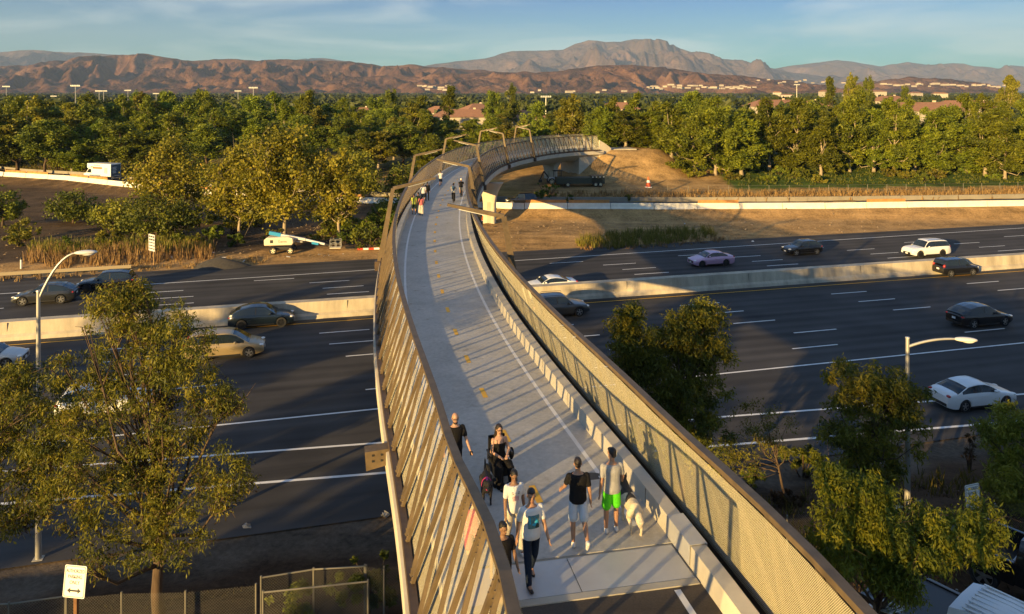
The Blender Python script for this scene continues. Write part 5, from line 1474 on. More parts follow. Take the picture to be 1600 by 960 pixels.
# boom lift
def boom_lift():
    p = gat(440, 397); z = gz(p.x, p.y)
    e = empty('boom_lift', (p.x, p.y + .6, z), R(4), 'cream and blue boom lift parked on dirt with its arm stretched right', 'boom lift'); e.scale = (.8, .8, .8)
    cream = mat('cream_paint', (.62, .55, .40), rough=.5); blue = mat('lift_blue', (.02, .26, .50), rough=.4, coat=.3)
    ls = 1.0
    mb = MB(); mb.box((0, 0, .75), (2.5, 1.3, .4)); mb.box((0, 0, .62), (3.2, .5, .26)); mb.build('chassis', M_TRIM, e)
    for sx in (-1.15, 1.15):
        for sg in (1, -1): 
            mb = MB(); n = 20
            wv = wheel(e, sx, sg * .95, .47, .36, mat('cream_rim', (.66, .58, .38), rough=.5), sg)
    mb = MB(); mb.prism([(-2.35, 1.15), (1.35, 1.2), (1.55, 1.5), (1.45, 2.15), (.9, 2.3), (-2.0, 2.25), (-2.4, 1.9)], -.95, .95, Matrix.Rotation(R(90), 3, 'X')); tc_ = mb.build('turret_cover', cream, e, bevel=.1)
    text_obj('Genie', .5, mat('grey_letters', (.06, .07, .09), rough=.5), tc_, (.1, -.962, 1.72), (R(90), 0, 0), extrude=.003)
    mb = MB(); mb.box((-1.35, -.957, 1.72), (.42, .006, .42)); mb.build('decal', M_BLACK, tc_)
    for yy in (0,):
        mb = MB(); mb.bar((-1.7, yy, 2.72), (3.0, yy, 1.78), .42, .34); mb.build('main_boom', mat('boom_grey_white', (.55, .55, .54), rough=.4), e)
        mb = MB(); mb.bar((-1.85, yy, 2.78), (-.3, yy, 2.46), .5, .46); mb.build('boom_base', blue, e)
        mb = MB(); mb.bar((2.9, yy, 1.80), (5.6, yy, 1.12), .3, .26); mb.build('extension_boom', mat('boom_white', (.62, .62, .60), rough=.4), e)
        mb = MB(); mb.bar((3.9, yy - .2, 1.36), (4.8, yy - .2, 1.18), .22, .3); mb.build('boom_collar', blue, e); mb = MB(); mb.box((.95, -.7, 1.35), (.5, .3, .3)); mb.build('valve_box', blue, e)
        mb = MB(); mb.bar((.6, .0, 1.6), (2.6, .0, 1.45), .14, .14); mb.build('lift_cylinder', M_GALV, e)
    mb = MB(); mb.bar((5.5, 0, 1.15), (6.2, 0, .95), .2, .2); mb.build('jib_mount', M_TRIM, e)
    mb = MB(); c = (7.1, 0, .55)
    mb.box((7.1, 0, .62), (1.5, 1.0, .10)); bk = mb.build('basket', cream, e)
    mb = MB()
    for xx in (6.4, 7.1, 7.8):
        for yy in (-.48, .48): mb.bar((xx, yy, .65), (xx, yy, 1.75), .05, .05)
    for zz in (1.2, 1.75):
        for yy in (-.48, .48): mb.bar((6.4, yy, zz), (7.8, yy, zz), .045, .045)
        for xx in (6.4, 7.8): mb.bar((xx, -.48, zz), (xx, .48, zz), .045, .045)
    mb.build('guard_rail', M_GALV, bk)
    mb = MB(); mb.box((6.55, -.2, 1.7), (.3, .5, .7)); mb.build('control_box', M_TRIM, bk, bevel=.05)
    return e
boom_lift()

# pickups on the lot at the lower right
def pickup(loc, rz, pm, label, ribs=False, name='pickup_truck'):
    e = empty(name, loc, rz, label, 'pickup')
    L, W = 5.6, 1.95
    # cab: rounded loft
    xs = [-.95, -.88, -.55, .0, .55, .80, 1.25]; zt_ = [1.35, 1.72, 1.80, 1.82, 1.80, 1.70, 1.18]
    rings = []
    for x, z in zip(xs, zt_):
        w0, w1 = W / 2, W / 2 * .80
        rings.append([Vector((x, -w0, .55)), Vector((x, -w0, 1.12)), Vector((x, -w1 - .02, z - .14)), Vector((x, -w1 + .10, z)), Vector((x, 0, z + .03)), Vector((x, w1 - .10, z)), Vector((x, w1 + .02, z - .14)), Vector((x, w0, 1.12)), Vector((x, w0, .55))])
    mb = MB(); mb.loft(rings); cab = mb.build('cab', pm, e, smooth=True)
    if ribs:
        rb = MB()
        for k in range(8):
            yy = -.62 + k * .177; rb.box((0, yy, 1.832), (1.25, .055, .03))
        rb.build('roof_rib', pm, cab, bevel=.01)['kind'] = 'stuff'
        for k in range(5):
            mk_ = MB(); mk_.ell((.66, -.5 + k * .25, 1.80), (.05, .035, .03)); mk_.build('marker_light', mat('amber_lens', (.6, .16, .02), rough=.3), cab)
    mb = MB(); mb.add([(-.925, -.6, 1.22), (-.925, .6, 1.22), (-.90, .56, 1.66), (-.90, -.56, 1.66)], [(0, 1, 2, 3)]); q = mb.build('rear_window', M_GLASS, e); q.location = (-.03, 0, 0)
    for sg in (1, -1):
        for x0, x1, x2, x3 in ((-.72, .02, .02, -.66), (.12, .92, .62, .12)):
            mb = MB(); y0, y1 = sg * (W / 2 + .004), sg * (W / 2 * .82 + .012)
            mb.add([(x0, y0, 1.14), (x1, y0, 1.14), (x2, y1, 1.64), (x3, y1, 1.64)], [(0, 1, 2, 3)]); mb.build('window', M_GLASS, e)
        for xw in (1.75, -1.75): wheel(e, xw, sg * (W / 2 - .14), .39, .26, M_RIM, sg)
        mb = MB(); mb.box((2.72, sg * .75, .85), (.1, .36, .2)); mb.build('headlight', M_LAMP, e, bevel=.03)
        mb = MB(); mb.box((-2.78, sg * .88, .95), (.08, .14, .36)); mb.build('tail_light', M_TAIL, e, bevel=.02)
        mb = MB(); mb.box((.98, sg * 1.13, 1.22), (.14, .22, .24)); mb.build('mirror', M_TRIM, e, bevel=.03)
    mb = MB(); mb.prism([(.95, .45), (2.75, .45), (2.78, .95), (2.6, 1.12), (.95, 1.2)], -W / 2, W / 2, Matrix.Rotation(R(90), 3, 'X')); mb.build('hood', pm, e, bevel=.06)
    mb = MB()
    for sg in (1, -1): mb.box((-1.88, sg * (W / 2 - .06), .82), (1.84, .12, .66))
    mb.box((-2.75, 0, .82), (.1, W - .24, .66)); mb.box((-1.0, 0, .82), (.1, W - .24, .66)); mb.box((-1.88, 0, .58), (1.7, W - .24, .08))
    mb.build('cargo_bed', P_DGREY if ribs else pm, e, bevel=.02)
    mb = MB(); mb.box((-1.88, 0, 1.1 if ribs else .63), (1.7, W - .25, .03)); mb.build('bed_cover' if ribs else 'bed_liner', M_TRIM, e)
    mb = MB(); mb.box((0, 0, .45), (5.2, 1.2, .2)); mb.build('chassis', M_TRIM, e)
    mb = MB(); mb.box((2.82, 0, .55), (.12, W, .2)); mb.box((-2.86, 0, .52), (.12, W, .18)); mb.build('bumper', M_GALV, e, bevel=.03)
    return e
pt = aty(1585, 930, 17.0); pz = gz(pt.x, pt.y)
pickup((pt.x - .3, pt.y - .1, pz), R(-52), P_WHITE, 'white pickup with a ribbed cab roof parked in the lower right corner', True)
pt = gat(1672, 900, .9); pickup((pt.x - .1, pt.y, gz(pt.x, pt.y)), R(-52), P_BLACK, 'black pickup with an open bed parked beyond the white one')
# ------------------------------------------------------------------ people, dogs, bicycles
_dg = None
def remeshed(mb, name, mat_, parent, voxel=.012, smooth_it=6, keep_matrix=True):
    """fuse overlapping closed shapes into one continuous skin"""
    me = bpy.data.meshes.new(name); me.from_pydata([tuple(p) for p in mb.v], [], mb.f); me.update()
    o = bpy.data.objects.new(name, me); COL.objects.link(o)
    m1 = o.modifiers.new('fuse', 'REMESH'); m1.mode = 'VOXEL'; m1.voxel_size = voxel
    if smooth_it:
        m2 = o.modifiers.new('soft', 'SMOOTH'); m2.factor = .5; m2.iterations = smooth_it
    dg = bpy.context.evaluated_depsgraph_get()
    dg.update()
    nm = bpy.data.meshes.new_from_object(o.evaluated_get(dg))
    o.modifiers.clear(); o.data = nm; nm.name = name
    bpy.data.meshes.remove(me)
    nm.materials.clear(); nm.materials.append(mat_)
    nm.polygons.foreach_set('use_smooth', [True] * len(nm.polygons))
    o.parent = parent
    return o
def skin(name, col): return mat(name, col, rough=.55, var=.06, scale=12)
SK_LIGHT = skin('light_skin', (.50, .29, .19)); SK_TAN = skin('tan_skin', (.40, .215, .125)); SK_BROWN = skin('brown_skin', (.26, .14, .08))
def cloth(name, col, var=.12): return mat(name, col, rough=.9, var=var, scale=9, bump=.25, bscale=26, spec=.2)
C_BLACK = cloth('black_cloth', (.012, .011, .011)); C_WHITE = cloth('white_cloth', (.70, .69, .66), .05); C_GREY = cloth('light_grey_cloth', (.36, .35, .33)); C_GREEN = cloth('neon_green_cloth', (.10, .62, .02))
C_NAVY = cloth('dark_denim', (.012, .020, .04)); C_CREAM = cloth('cream_cloth', (.58, .52, .42)); C_PINK = cloth('pink_cloth', (.60, .16, .16)); C_GREENISH = cloth('yellow_green_cloth', (.40, .45, .08)); C_DKGREEN = cloth('dark_green_cloth', (.02, .035, .025)); C_PALE = cloth('pale_blue_cloth', (.52, .56, .60), .05)
H_BLACK = mat('black_hair', (.010, .008, .007), rough=.5, var=.2, scale=30, bump=.3); H_BROWN = mat('brown_hair', (.022, .013, .008), rough=.5, var=.25, scale=30, bump=.3)
M_SHOE_W = mat('white_shoe', (.72, .70, .66), rough=.6); M_SHOE_D = mat('dark_shoe', (.02, .015, .012), rough=.6)
M_LIP = mat('lips', (.30, .10, .08), rough=.5); M_EYE = mat('eyes', (.02, .012, .01), rough=.2)

def rot_x(v, a_):
    c, s_ = math.cos(a_), math.sin(a_)
    return Vector((v.x, v.y * c - v.z * s_, v.y * s_ + v.z * c))
def person(loc, heading, H, label, pose, skin_m, hair_m, top, top_m, bottom, bottom_m, shoe_m=M_SHOE_D, sleeve='short', hair='short', female=False, detail=True, group=None, glasses=False, beard=False, leaning=0.0, seated=False, head_pitch=0.15, head_turn=0.0, hat=None):
    """body facing +Y; pose: dict of joint angles in degrees"""
    k = H / 1.75
    e = empty('person', loc, heading, label, 'person', group)
    sh = .165 if female else .185; hipw = .095; wst = .115 if female else .135
    bx, by = 1.0, 1.0
    P = {}
    zh = .93
    if seated: zh = .50
    P['pel'] = Vector((0, 0, zh))
    lean = R(pose.get('lean', 0))
    def up(z, y=0, x=0):   # along the spine
        v = Vector((x, y, z)); 
        return P['pel'] + rot_x(v, -lean)
    P['waist'] = up(.16); P['chest'] = up(.36); P['shd'] = up(.49); P['neck'] = up(.54); P['head'] = up(.70, .012)
    legs = {}
    for sg, nm in ((-1, 'l'), (1, 'r')):
        a1 = R(pose.get('hip_' + nm, 0)); kb = R(pose.get('knee_' + nm, 0)); sp = pose.get('spread', .0)
        hip = P['pel'] + Vector((sg * hipw, 0, -.03))
        d1 = rot_x(Vector((sg * (.04 + sp), 0, -1)).normalized(), a1); kn = hip + d1 * .43
        d2 = rot_x(Vector((sg * (.0 + sp * .5), 0, -1)).normalized(), a1 - kb); an = kn + d2 * .42
        legs[nm] = (hip, kn, an, d2, a1 - kb)
    # stand on the ground: lowest ankle at .085
    if not seated:
        dz = min(legs['l'][2].z, legs['r'][2].z) - .085
        for q in P: P[q] = P[q] - Vector((0, 0, dz))
        for q in legs: legs[q] = tuple(v - Vector((0, 0, dz)) if i < 3 else v for i, v in enumerate(legs[q]))
    arms = {}
    for sg, nm in ((-1, 'l'), (1, 'r')):
        a1 = R(pose.get('arm_' + nm, 0)); ab = R(pose.get('abd_' + nm, 9)); el = R(pose.get('elb_' + nm, 15)); inn = R(pose.get('in_' + nm, 0))
        s0_ = P['shd'] + rot_x(Vector((sg * sh, 0, -.03)), -lean)
        d1 = rot_x(Vector((sg * math.sin(ab), 0, -math.cos(ab))), a1); eb = s0_ + d1 * .285
        d2 = rot_x(Vector((sg * math.sin(ab * .6) - sg * math.sin(inn), 0, -math.cos(ab * .6))).normalized(), a1 + el); wr = eb + d2 * .25
        arms[nm] = (s0_, eb, wr, d2)
    S = lambda v: v * k
    def seg(mb, p, q, r0, r1, n=10): mb.cap_seg(S(p), S(q), r0 * k, r1 * k, n)
    def torso(mb, grow=0.0, lo=-.06, hi=.52, wide=1.0):
        rings = []
        prof = [(-.08, .150, .105), (.0, .168 if female else .158, .118), (.08, .150, .108), (.17, wst + .012, .098), (.28, .148, .108), (.38, .168 if female else .172, .116), (.46, .165 if female else .182, .102), (.505, .12, .08), (.54, .068, .064), (.57, .054, .056)]
        for z, rx_, ry_ in prof:
            if z < lo - .001 or z > hi + .001: continue
            ring = []
            for i in range(18):
                an = 2 * math.pi * i / 18; sq = .86
                cx_, sy_ = math.cos(an), math.sin(an)
                ring.append(S(up_(z, sy_ * (ry_ + grow) * (1.05 if (sy_ > 0 and .3 < z < .42 and female) else 1), cx_ * (rx_ * wide + grow))))
            rings.append(ring)
        mb.loft(rings)
    def up_(z, y=0, x=0): return P['pel'] + rot_x(Vector((x, y, z)), -lean)
    vox = (.0085 if detail else .016) * k
    # ---- body
    b = MB(); torso(b, 0, -.08, .57)
    seg(b, P['neck'] - Vector((0, 0, .05)), P['head'] - Vector((0, .01, .06)), .056, .054)
    hc = P['head']; Mh = Matrix.Rotation(R(head_turn), 3, 'Z') @ Matrix.Rotation(-head_pitch - lean * .3, 3, 'X')
    hp = lambda x, y, z: S(hc + Mh @ Vector((x, y, z)))
    b.ell(hp(0, -.005, .025), (.076 * k, .096 * k, .105 * k), Mh, 18, 12); b.ell(hp(0, .018, -.045), (.060 * k, .075 * k, .075 * k), Mh, 16, 10)
    b.ell(hp(0, .095, -.005), (.013 * k, .022 * k, .024 * k), Mh, 8, 6)
    for sg in (-1, 1): b.ell(hp(sg * .078, -.005, -.003), (.013 * k, .022 * k, .032 * k), Mh, 8, 6)
    for nm, sg in (('l', -1), ('r', 1)):
        s0_, eb, wr, d2 = arms[nm]
        seg(b, s0_, eb, .050, .041); seg(b, eb, wr, .041, .029)
        # hand
        side = Vector((0, 1, 0)) - d2 * d2.y; 
        if side.length < .1: side = Vector((0, 0, 1))
        side.normalize(); nrm = d2.cross(side).normalized()
        pm = wr + d2 * .045
        seg(b, wr, wr + d2 * .03, .028, .030)
        if detail:
            Mx = Matrix((side, nrm, d2)).transposed()
            b.ell(S(pm), (.041 * k, .019 * k, .052 * k), Mx, 12, 8)
            cv = nrm * (sg * -1)
            for fi, (off, ln_) in enumerate(((-.030, .062), (-.010, .074), (.010, .078), (.030, .068))):
                f0 = pm + side * off + d2 * .036; f1 = f0 + d2 * ln_ * .5 + side * off * .25; f2 = f1 + (d2 * .85 - cv * .5) * ln_ * .5
                seg(b, f0, f1, .0105, .0098, 8); seg(b, f1, f2, .0098, .0085, 8)
            t0 = pm + side * .035 - d2 * .02; t1 = t0 + (side * .7 + d2 * .6) * .036; t2 = t1 + (d2 * .9 + side * .15) * .032
            seg(b, t0, t1, .0125, .011, 8); seg(b, t1, t2, .011, .009, 8)
        else:
            seg(b, wr, wr + d2 * .13, .032, .022)
        hip, kn, an, d3, sa = legs[nm]
        seg(b, hip, kn, .078, .056); seg(b, kn, kn + d3 * .17, .056, .054); seg(b, kn + d3 * .14, an, .055, .036)
        fd = rot_x(Vector((0, 1, 0)), max(-.6, min(.5, sa * .8)))
        seg(b, an, an + fd * .12 + Vector((0, 0, -.045)), .036, .03)
    remeshed(b, 'body', skin_m, e, vox, 4 if detail else 2)
    # ---- shoes
    for nm in ('l', 'r'):
        m = MB(); hip, kn, an, d3, sa = legs[nm]
        fd = rot_x(Vector((0, 1, 0)), max(-.9, min(.6, sa * .85))); dn = rot_x(Vector((0, 0, -1)), max(-.9, min(.6, sa * .85)))
        seg(m, an + dn * .035 - fd * .045, an + dn * .045 + fd * .06, .043, .042); seg(m, an + dn * .045 + fd * .04, an + dn * .052 + fd * .155, .043, .033)
        seg(m, an + dn * .0, an + dn * .03, .046, .046)
        remeshed(m, 'shoe', shoe_m, e, .011 * k, 2)
    # ---- lower garment
    m = MB(); 
    if bottom in ('pants', 'wide', 'shorts', 'skirt'):
        gr = {'pants': .014, 'wide': .035, 'shorts': .026, 'skirt': .03}[bottom]
        torso(m, .010, -.08, .08)
        for nm in ('l', 'r'):
            hip, kn, an, d3, sa = legs[nm]
            if bottom == 'shorts': seg(m, hip.lerp(kn, .12), hip.lerp(kn, .80), .070 + gr, .078 + gr)
            elif bottom == 'skirt':
                seg(m, hip, kn, .10, .13); seg(m, kn, an + Vector((0, 0, .10)), .13, .15)
            else:
                seg(m, hip.lerp(kn, .10), kn, .074 + gr * .8, .060 + gr); seg(m, kn, an - d3 * .02, .060 + gr, (.046 if bottom == 'pants' else .062) + gr * .8)
        remeshed(m, {'pants': 'trousers', 'wide': 'trousers', 'shorts': 'shorts', 'skirt': 'skirt'}[bottom], bottom_m, e, .012 * k, 3)
    # ---- upper garment
    m = MB()
    if top == 'camisole':
        torso(m, .012, -.06, .38)
        for sg in (-1, 1): 
            m.tube([S(up_(.38, .10, sg * .09)), S(up_(.46, .085, sg * .085)), S(up_(.515, .0, sg * .085)), S(up_(.45, -.09, sg * .085)), S(up_(.36, -.11, sg * .08))], .012 * k, 6)
    else:
        torso(m, .030, -.085 if top == 'tee' else -.04, .525)
        for nm in ('l', 'r'):
            s0_, eb, wr, d2 = arms[nm]
            if sleeve == 'short': seg(m, s0_, s0_.lerp(eb, .62), .066, .062)
            elif sleeve == 'long': seg(m, s0_, eb, .064, .054); seg(m, eb, wr - d2 * .015, .054, .040)
    shirt = remeshed(m, 'shirt', top_m, e, .0115 * k, 3)
    # ---- hair and face
    m = MB()
    if hair == 'short': m.ell(hp(0, -.026, .052), (.081 * k, .094 * k, .092 * k), Mh, 18, 12); m.ell(hp(0, .03, .100), (.060 * k, .055 * k, .034 * k), Mh, 12, 8); m.ell(hp(0, -.06, -.01), (.065 * k, .045 * k, .06 * k), Mh, 12, 8)
    elif hair == 'long':
        m.ell(hp(0, -.018, .045), (.086 * k, .100 * k, .097 * k), Mh, 18, 12)
        for sg in (-1, 1): m.cap_seg(hp(sg * .062, -.03, .03), hp(sg * .085, -.03, -.20), .042 * k, .034 * k)
        m.cap_seg(hp(0, -.07, .0), hp(0, -.085, -.24), .06 * k, .05 * k)
    elif hair == 'bun': m.ell(hp(0, -.018, .045), (.083 * k, .098 * k, .094 * k), Mh, 18, 12); m.ell(hp(0, -.09, .05), (.05 * k, .045 * k, .045 * k), Mh, 12, 8)
    elif hair == 'bald': m.ell(hp(0, -.022, .012), (.080 * k, .090 * k, .055 * k), Mh, 16, 10)
    elif hair == 'helmet': pass
    if hair == 'helmet':
        m.ell(hp(0, -.012, .065), (.098 * k, .128 * k, .088 * k), Mh, 16, 10); remeshed(m, 'helmet', hat or C_BLACK, e, .012 * k, 3)
    else: remeshed(m, 'hair', hair_m, e, .010 * k, 3)
    if detail:
        m = MB()
        for sg in (-1, 1): m.ell(hp(sg * .030, .086, .010), (.010 * k, .006 * k, .0055 * k), Mh, 8, 6)
        m.build('eyes', M_EYE, e, smooth='all')
        m = MB()
        for sg in (-1, 1): m.ell(hp(sg * .031, .088, .032), (.017 * k, .006 * k, .0032 * k), Mh, 8, 6)
        m.build('eyebrows', hair_m, e, smooth='all')
        m = MB(); m.ell(hp(0, .087, -.058), (.024 * k, .008 * k, .008 * k), Mh, 10, 6); m.build('mouth', M_LIP, e, smooth='all')
        if glasses:
            m = MB()
            for sg in (-1, 1):
                m.tube([hp(sg * .033 + .027 * math.cos(q), .102, .012 + .021 * math.sin(q)) for q in np.linspace(0, 6.283, 12)], .004 * k, 5)
                m.tube([hp(sg * .06, .10, .015), hp(sg * .082, .0, .015)], .004 * k, 5)
            m.build('glasses', M_BLACK, e)
        if beard:
            m = MB(); m.ell(hp(0, .035, -.085), (.060 * k, .066 * k, .050 * k), Mh, 14, 9); remeshed(m, 'beard', hair_m, e, .009 * k, 2)
    e['_hand_l'] = 0
    info = dict(e=e, k=k, arms=arms, hp=hp, S=S, up=up_, shirt=shirt)
    del e['_hand_l']
    return info
def world_pt(info, v):
    e = info['e']; return Matrix.Translation(e.location) @ Matrix.Rotation(e.rotation_euler.z, 4, 'Z') @ (v * info['k'])
def path_heading(p, toward):
    """heading that faces along the deck, toward the camera or away"""
    s = float(PS[np.argmin(np.hypot(PC[:, 0] - p.x, PC[:, 1] - p.y))]); d = bdir(s)
    if toward: d = -d
    return math.atan2(d.y, d.x) - math.pi / 2
def height_at(p, utop, vtop):
    q = aty(utop, vtop, p.y); return q.z - p.z

# man in printed tee walking toward the camera
p = deck_at(830, 911); 
i1 = person(p, path_heading(p, True) + .15, 1.82, 'man in white tee with blue print and dark jeans walking toward the camera', dict(hip_l=-14, knee_l=12, hip_r=16, knee_r=8, arm_l=14, arm_r=-14, elb_l=18, elb_r=14, abd_l=10, abd_r=10), SK_TAN, H_BLACK, 'tee', C_WHITE, 'pants', C_NAVY, M_SHOE_D, head_turn=-12)
def front_patch(info, polys, z0, mat_name, col):
    m = MB(); k = info['k']
    for poly in polys:
        V = []
        for x, z in poly:
            y = .158 * math.sqrt(max(0, 1 - (x / .23) ** 2)) - .006
            V.append(info['up'](z, y, x) * k)
        n = len(V); 
        back = [v + Vector((0, -.012, 0)) for v in V]
        m.add(V + back, [tuple(range(n))] + [((q + 1) % n, q, n + q, n + (q + 1) % n) for q in range(n)])
    return m.build('shirt_print', mat(mat_name, col, rough=.85, var=.3, scale=14), info['shirt'])
gridx = lambda x0, x1, z0, z1: [[(x0 + (x1 - x0) * a_ / 4, z0), (x0 + (x1 - x0) * (a_ + 1) / 4, z0), (x0 + (x1 - x0) * (a_ + 1) / 4, z1), (x0 + (x1 - x0) * a_ / 4, z1)] for a_ in range(4)]
front_patch(i1, gridx(-.11, .11, .16, .40), 0, 'print_teal', (.10, .22, .22))
def front_patch2(info, polys, mat_name, col):
    o = front_patch(info, polys, 0, mat_name, col); o.location = (0, .004, 0); return o
front_patch2(i1, [[(-.105, .22), (-.02, .20), (.09, .26), (.10, .39), (.0, .39), (-.06, .33)]], 'print_blue', (.03, .35, .55))
front_patch2(i1, [[(-.10, .165), (-.03, .17), (-.02, .20), (-.06, .26), (-.105, .24)]], 'print_dark', (.03, .06, .05))
# woman in white
p = deck_at(803, 860)
i2 = person(p, path_heading(p, True) + .1, 1.68, 'woman in white printed tee and cream trousers, dark hair tied back, walking toward the camera', dict(hip_l=14, knee_l=6, hip_r=-12, knee_r=14, arm_l=-10, arm_r=12, elb_l=16, elb_r=18, abd_l=11, abd_r=11), SK_BROWN, H_BLACK, 'tee', C_WHITE, 'wide', C_CREAM, M_SHOE_W, hair='bun', female=True, head_pitch=.5, head_turn=-10)
front_patch2(i2, [[(-.09, .385), (.09, .385), (.09, .40), (-.09, .40)], [(-.08, .355), (.08, .355), (.08, .368), (-.08, .368)]], 'print_grey', (.25, .22, .22))
front_patch2(i2, [[(-.07, .22), (.06, .21), (.08, .28), (.03, .33), (-.06, .31)]], 'print_pink', (.70, .42, .40))
# two men walking away with a dog
p = deck_at(903, 850)
i3 = person(p, path_heading(p, False) - .12, 1.80, 'man in black tee and white shorts walking away from the camera', dict(hip_l=-6, knee_l=0, hip_r=-20, knee_r=40, arm_l=22, arm_r=-12, elb_l=30, elb_r=20, abd_l=14, abd_r=10), SK_TAN, H_BROWN, 'tee', C_BLACK, 'shorts', C_PALE, M_SHOE_W, head_turn=-4)
p = deck_at(956, 834)
i4 = person(p, path_heading(p, False) - .1, 1.83, 'man in grey tee and neon green shorts walking away, turning his head left', dict(hip_l=4, knee_l=2, hip_r=12, knee_r=14, arm_l=-12, arm_r=16, elb_l=16, elb_r=30, abd_l=10, abd_r=13), SK_TAN, H_BLACK, 'tee', C_GREY, 'shorts', C_GREEN, M_SHOE_W, head_turn=35)
for inf in (i3,):
    for nm in ('l', 'r'): pass
# man at the left railing
zz = 8.5
def stand_by_head(u, v, H):
    q = deck_at(u, v, H); return Vector((q.x, q.y, deck_z(q.y)))
p = stand_by_head(711, 647, 1.80)
i5 = person(p, path_heading(p, True) + .1, 1.80, 'balding bearded man in black shirt and sunglasses walking by the left railing, phone in hand', dict(hip_l=-8, knee_l=6, hip_r=12, knee_r=6, arm_l=22, arm_r=-8, elb_l=26, elb_r=12, abd_l=14), SK_LIGHT, H_BROWN, 'tee', C_BLACK, 'pants', C_BLACK, M_SHOE_D, hair='bald', glasses=True, beard=True)
a_ = i5['arms']['l']; m = MB(); hw_ = world_pt(i5, a_[2] + a_[3] * .10); m.box((0, 0, 0), (.075, .012, .15), Matrix.Rotation(.5, 3, 'X')); o = m.build('phone', M_BLACK, None, bevel=.004, loc=hw_); tag(o, 'black phone held low by the bearded man at the left railing', 'phone')
p = stand_by_head(786, 818, 1.62)
i6 = person(p, path_heading(p, True) + .3, 1.62, 'boy in black tee close to the left railing, walking toward the camera', dict(hip_l=-12, knee_l=10, hip_r=14, knee_r=6, arm_l=10, arm_r=-6, elb_l=10, elb_r=10), SK_BROWN, H_BLACK, 'tee', C_BLACK, 'shorts', C_BLACK, M_SHOE_D, head_turn=10)
p = deck_at(738, 886)
i7 = person(p, path_heading(p, True), 1.45, 'girl in pink top seen through the wire screen of the left railing', dict(hip_l=-10, knee_l=14, hip_r=16, knee_r=8, arm_l=14, arm_r=-12), SK_LIGHT, H_BROWN, 'tee', C_PINK, 'shorts', C_PINK, M_SHOE_W, hair='long', female=True)

# wheelchair and its user
pw = deck_at(781, 748); hd = path_heading(pw, True) + .12
wc = empty('wheelchair', pw, hd, 'black powered wheelchair carrying the woman with long hair', 'wheelchair')
m = MB(); m.box((0, -.02, .46), (.46, .46, .07)); m.build('seat', C_BLACK, wc, bevel=.02)
m = MB(); m.box((0, -.27, .74), (.44, .07, .52)); m.build('backrest', C_BLACK, wc, bevel=.02)
for sg in (1, -1):
    w_ = wheel(wc, sg * .31, -.08, .19, .07, M_RIM_D, sg); w_.rotation_euler = (0, 0, R(90)); w_.location = (sg * .31, -.08, .19)
    w_ = wheel(wc, sg * .26, .36, .11, .06, M_RIM_D, sg); w_.rotation_euler = (0, 0, R(90)); w_.location = (sg * .26, .36, .11)
    m = MB(); m.box((sg * .27, -.02, .68), (.06, .36, .05)); m.bar((sg * .27, -.15, .46), (sg * .27, -.15, .68), .03, .03); m.build('armrest', M_TRIM, wc, bevel=.01)
    m = MB(); m.bar((sg * .12, .22, .42), (sg * .12, .50, .13), .04, .04); m.box((sg * .12, .55, .11), (.16, .22, .025)); m.build('footrest', M_TRIM, wc)
m = MB(); m.box((0, -.08, .26), (.40, .58, .26)); m.build('power_base', M_TRIM, wc, bevel=.04)
m = MB(); m.tube([(.27, .14, .70), (.27, .14, .80)], .014, 8); m.ell((.27, .14, .82), (.025, .025, .03)); m.build('joystick', M_TRIM, wc)
i8 = person(pw + Vector((0, 0, .04)), hd, 1.72, 'woman with long hair and glasses in black camisole sitting in a powered wheelchair', dict(hip_l=82, knee_l=72, hip_r=82, knee_r=72, arm_l=18, arm_r=18, elb_l=62, elb_r=62, abd_l=14, abd_r=14, in_l=46, in_r=46, spread=.08, lean=-6), SK_LIGHT, H_BROWN, 'camisole', C_BLACK, 'wide', C_BLACK, M_SHOE_D, sleeve='none', hair='long', female=True, glasses=True, seated=True)
m = MB(); m.ell((0, 0, 0), (.07, .13, .15)); q = pw + Matrix.Rotation(hd, 3, 'Z') @ Vector((-.36, -.14, .52)); o = m.build('shoulder_bag', C_BLACK, None, smooth='all', loc=q); tag(o, 'black bag hanging at the side of the powered wheelchair', 'bag')

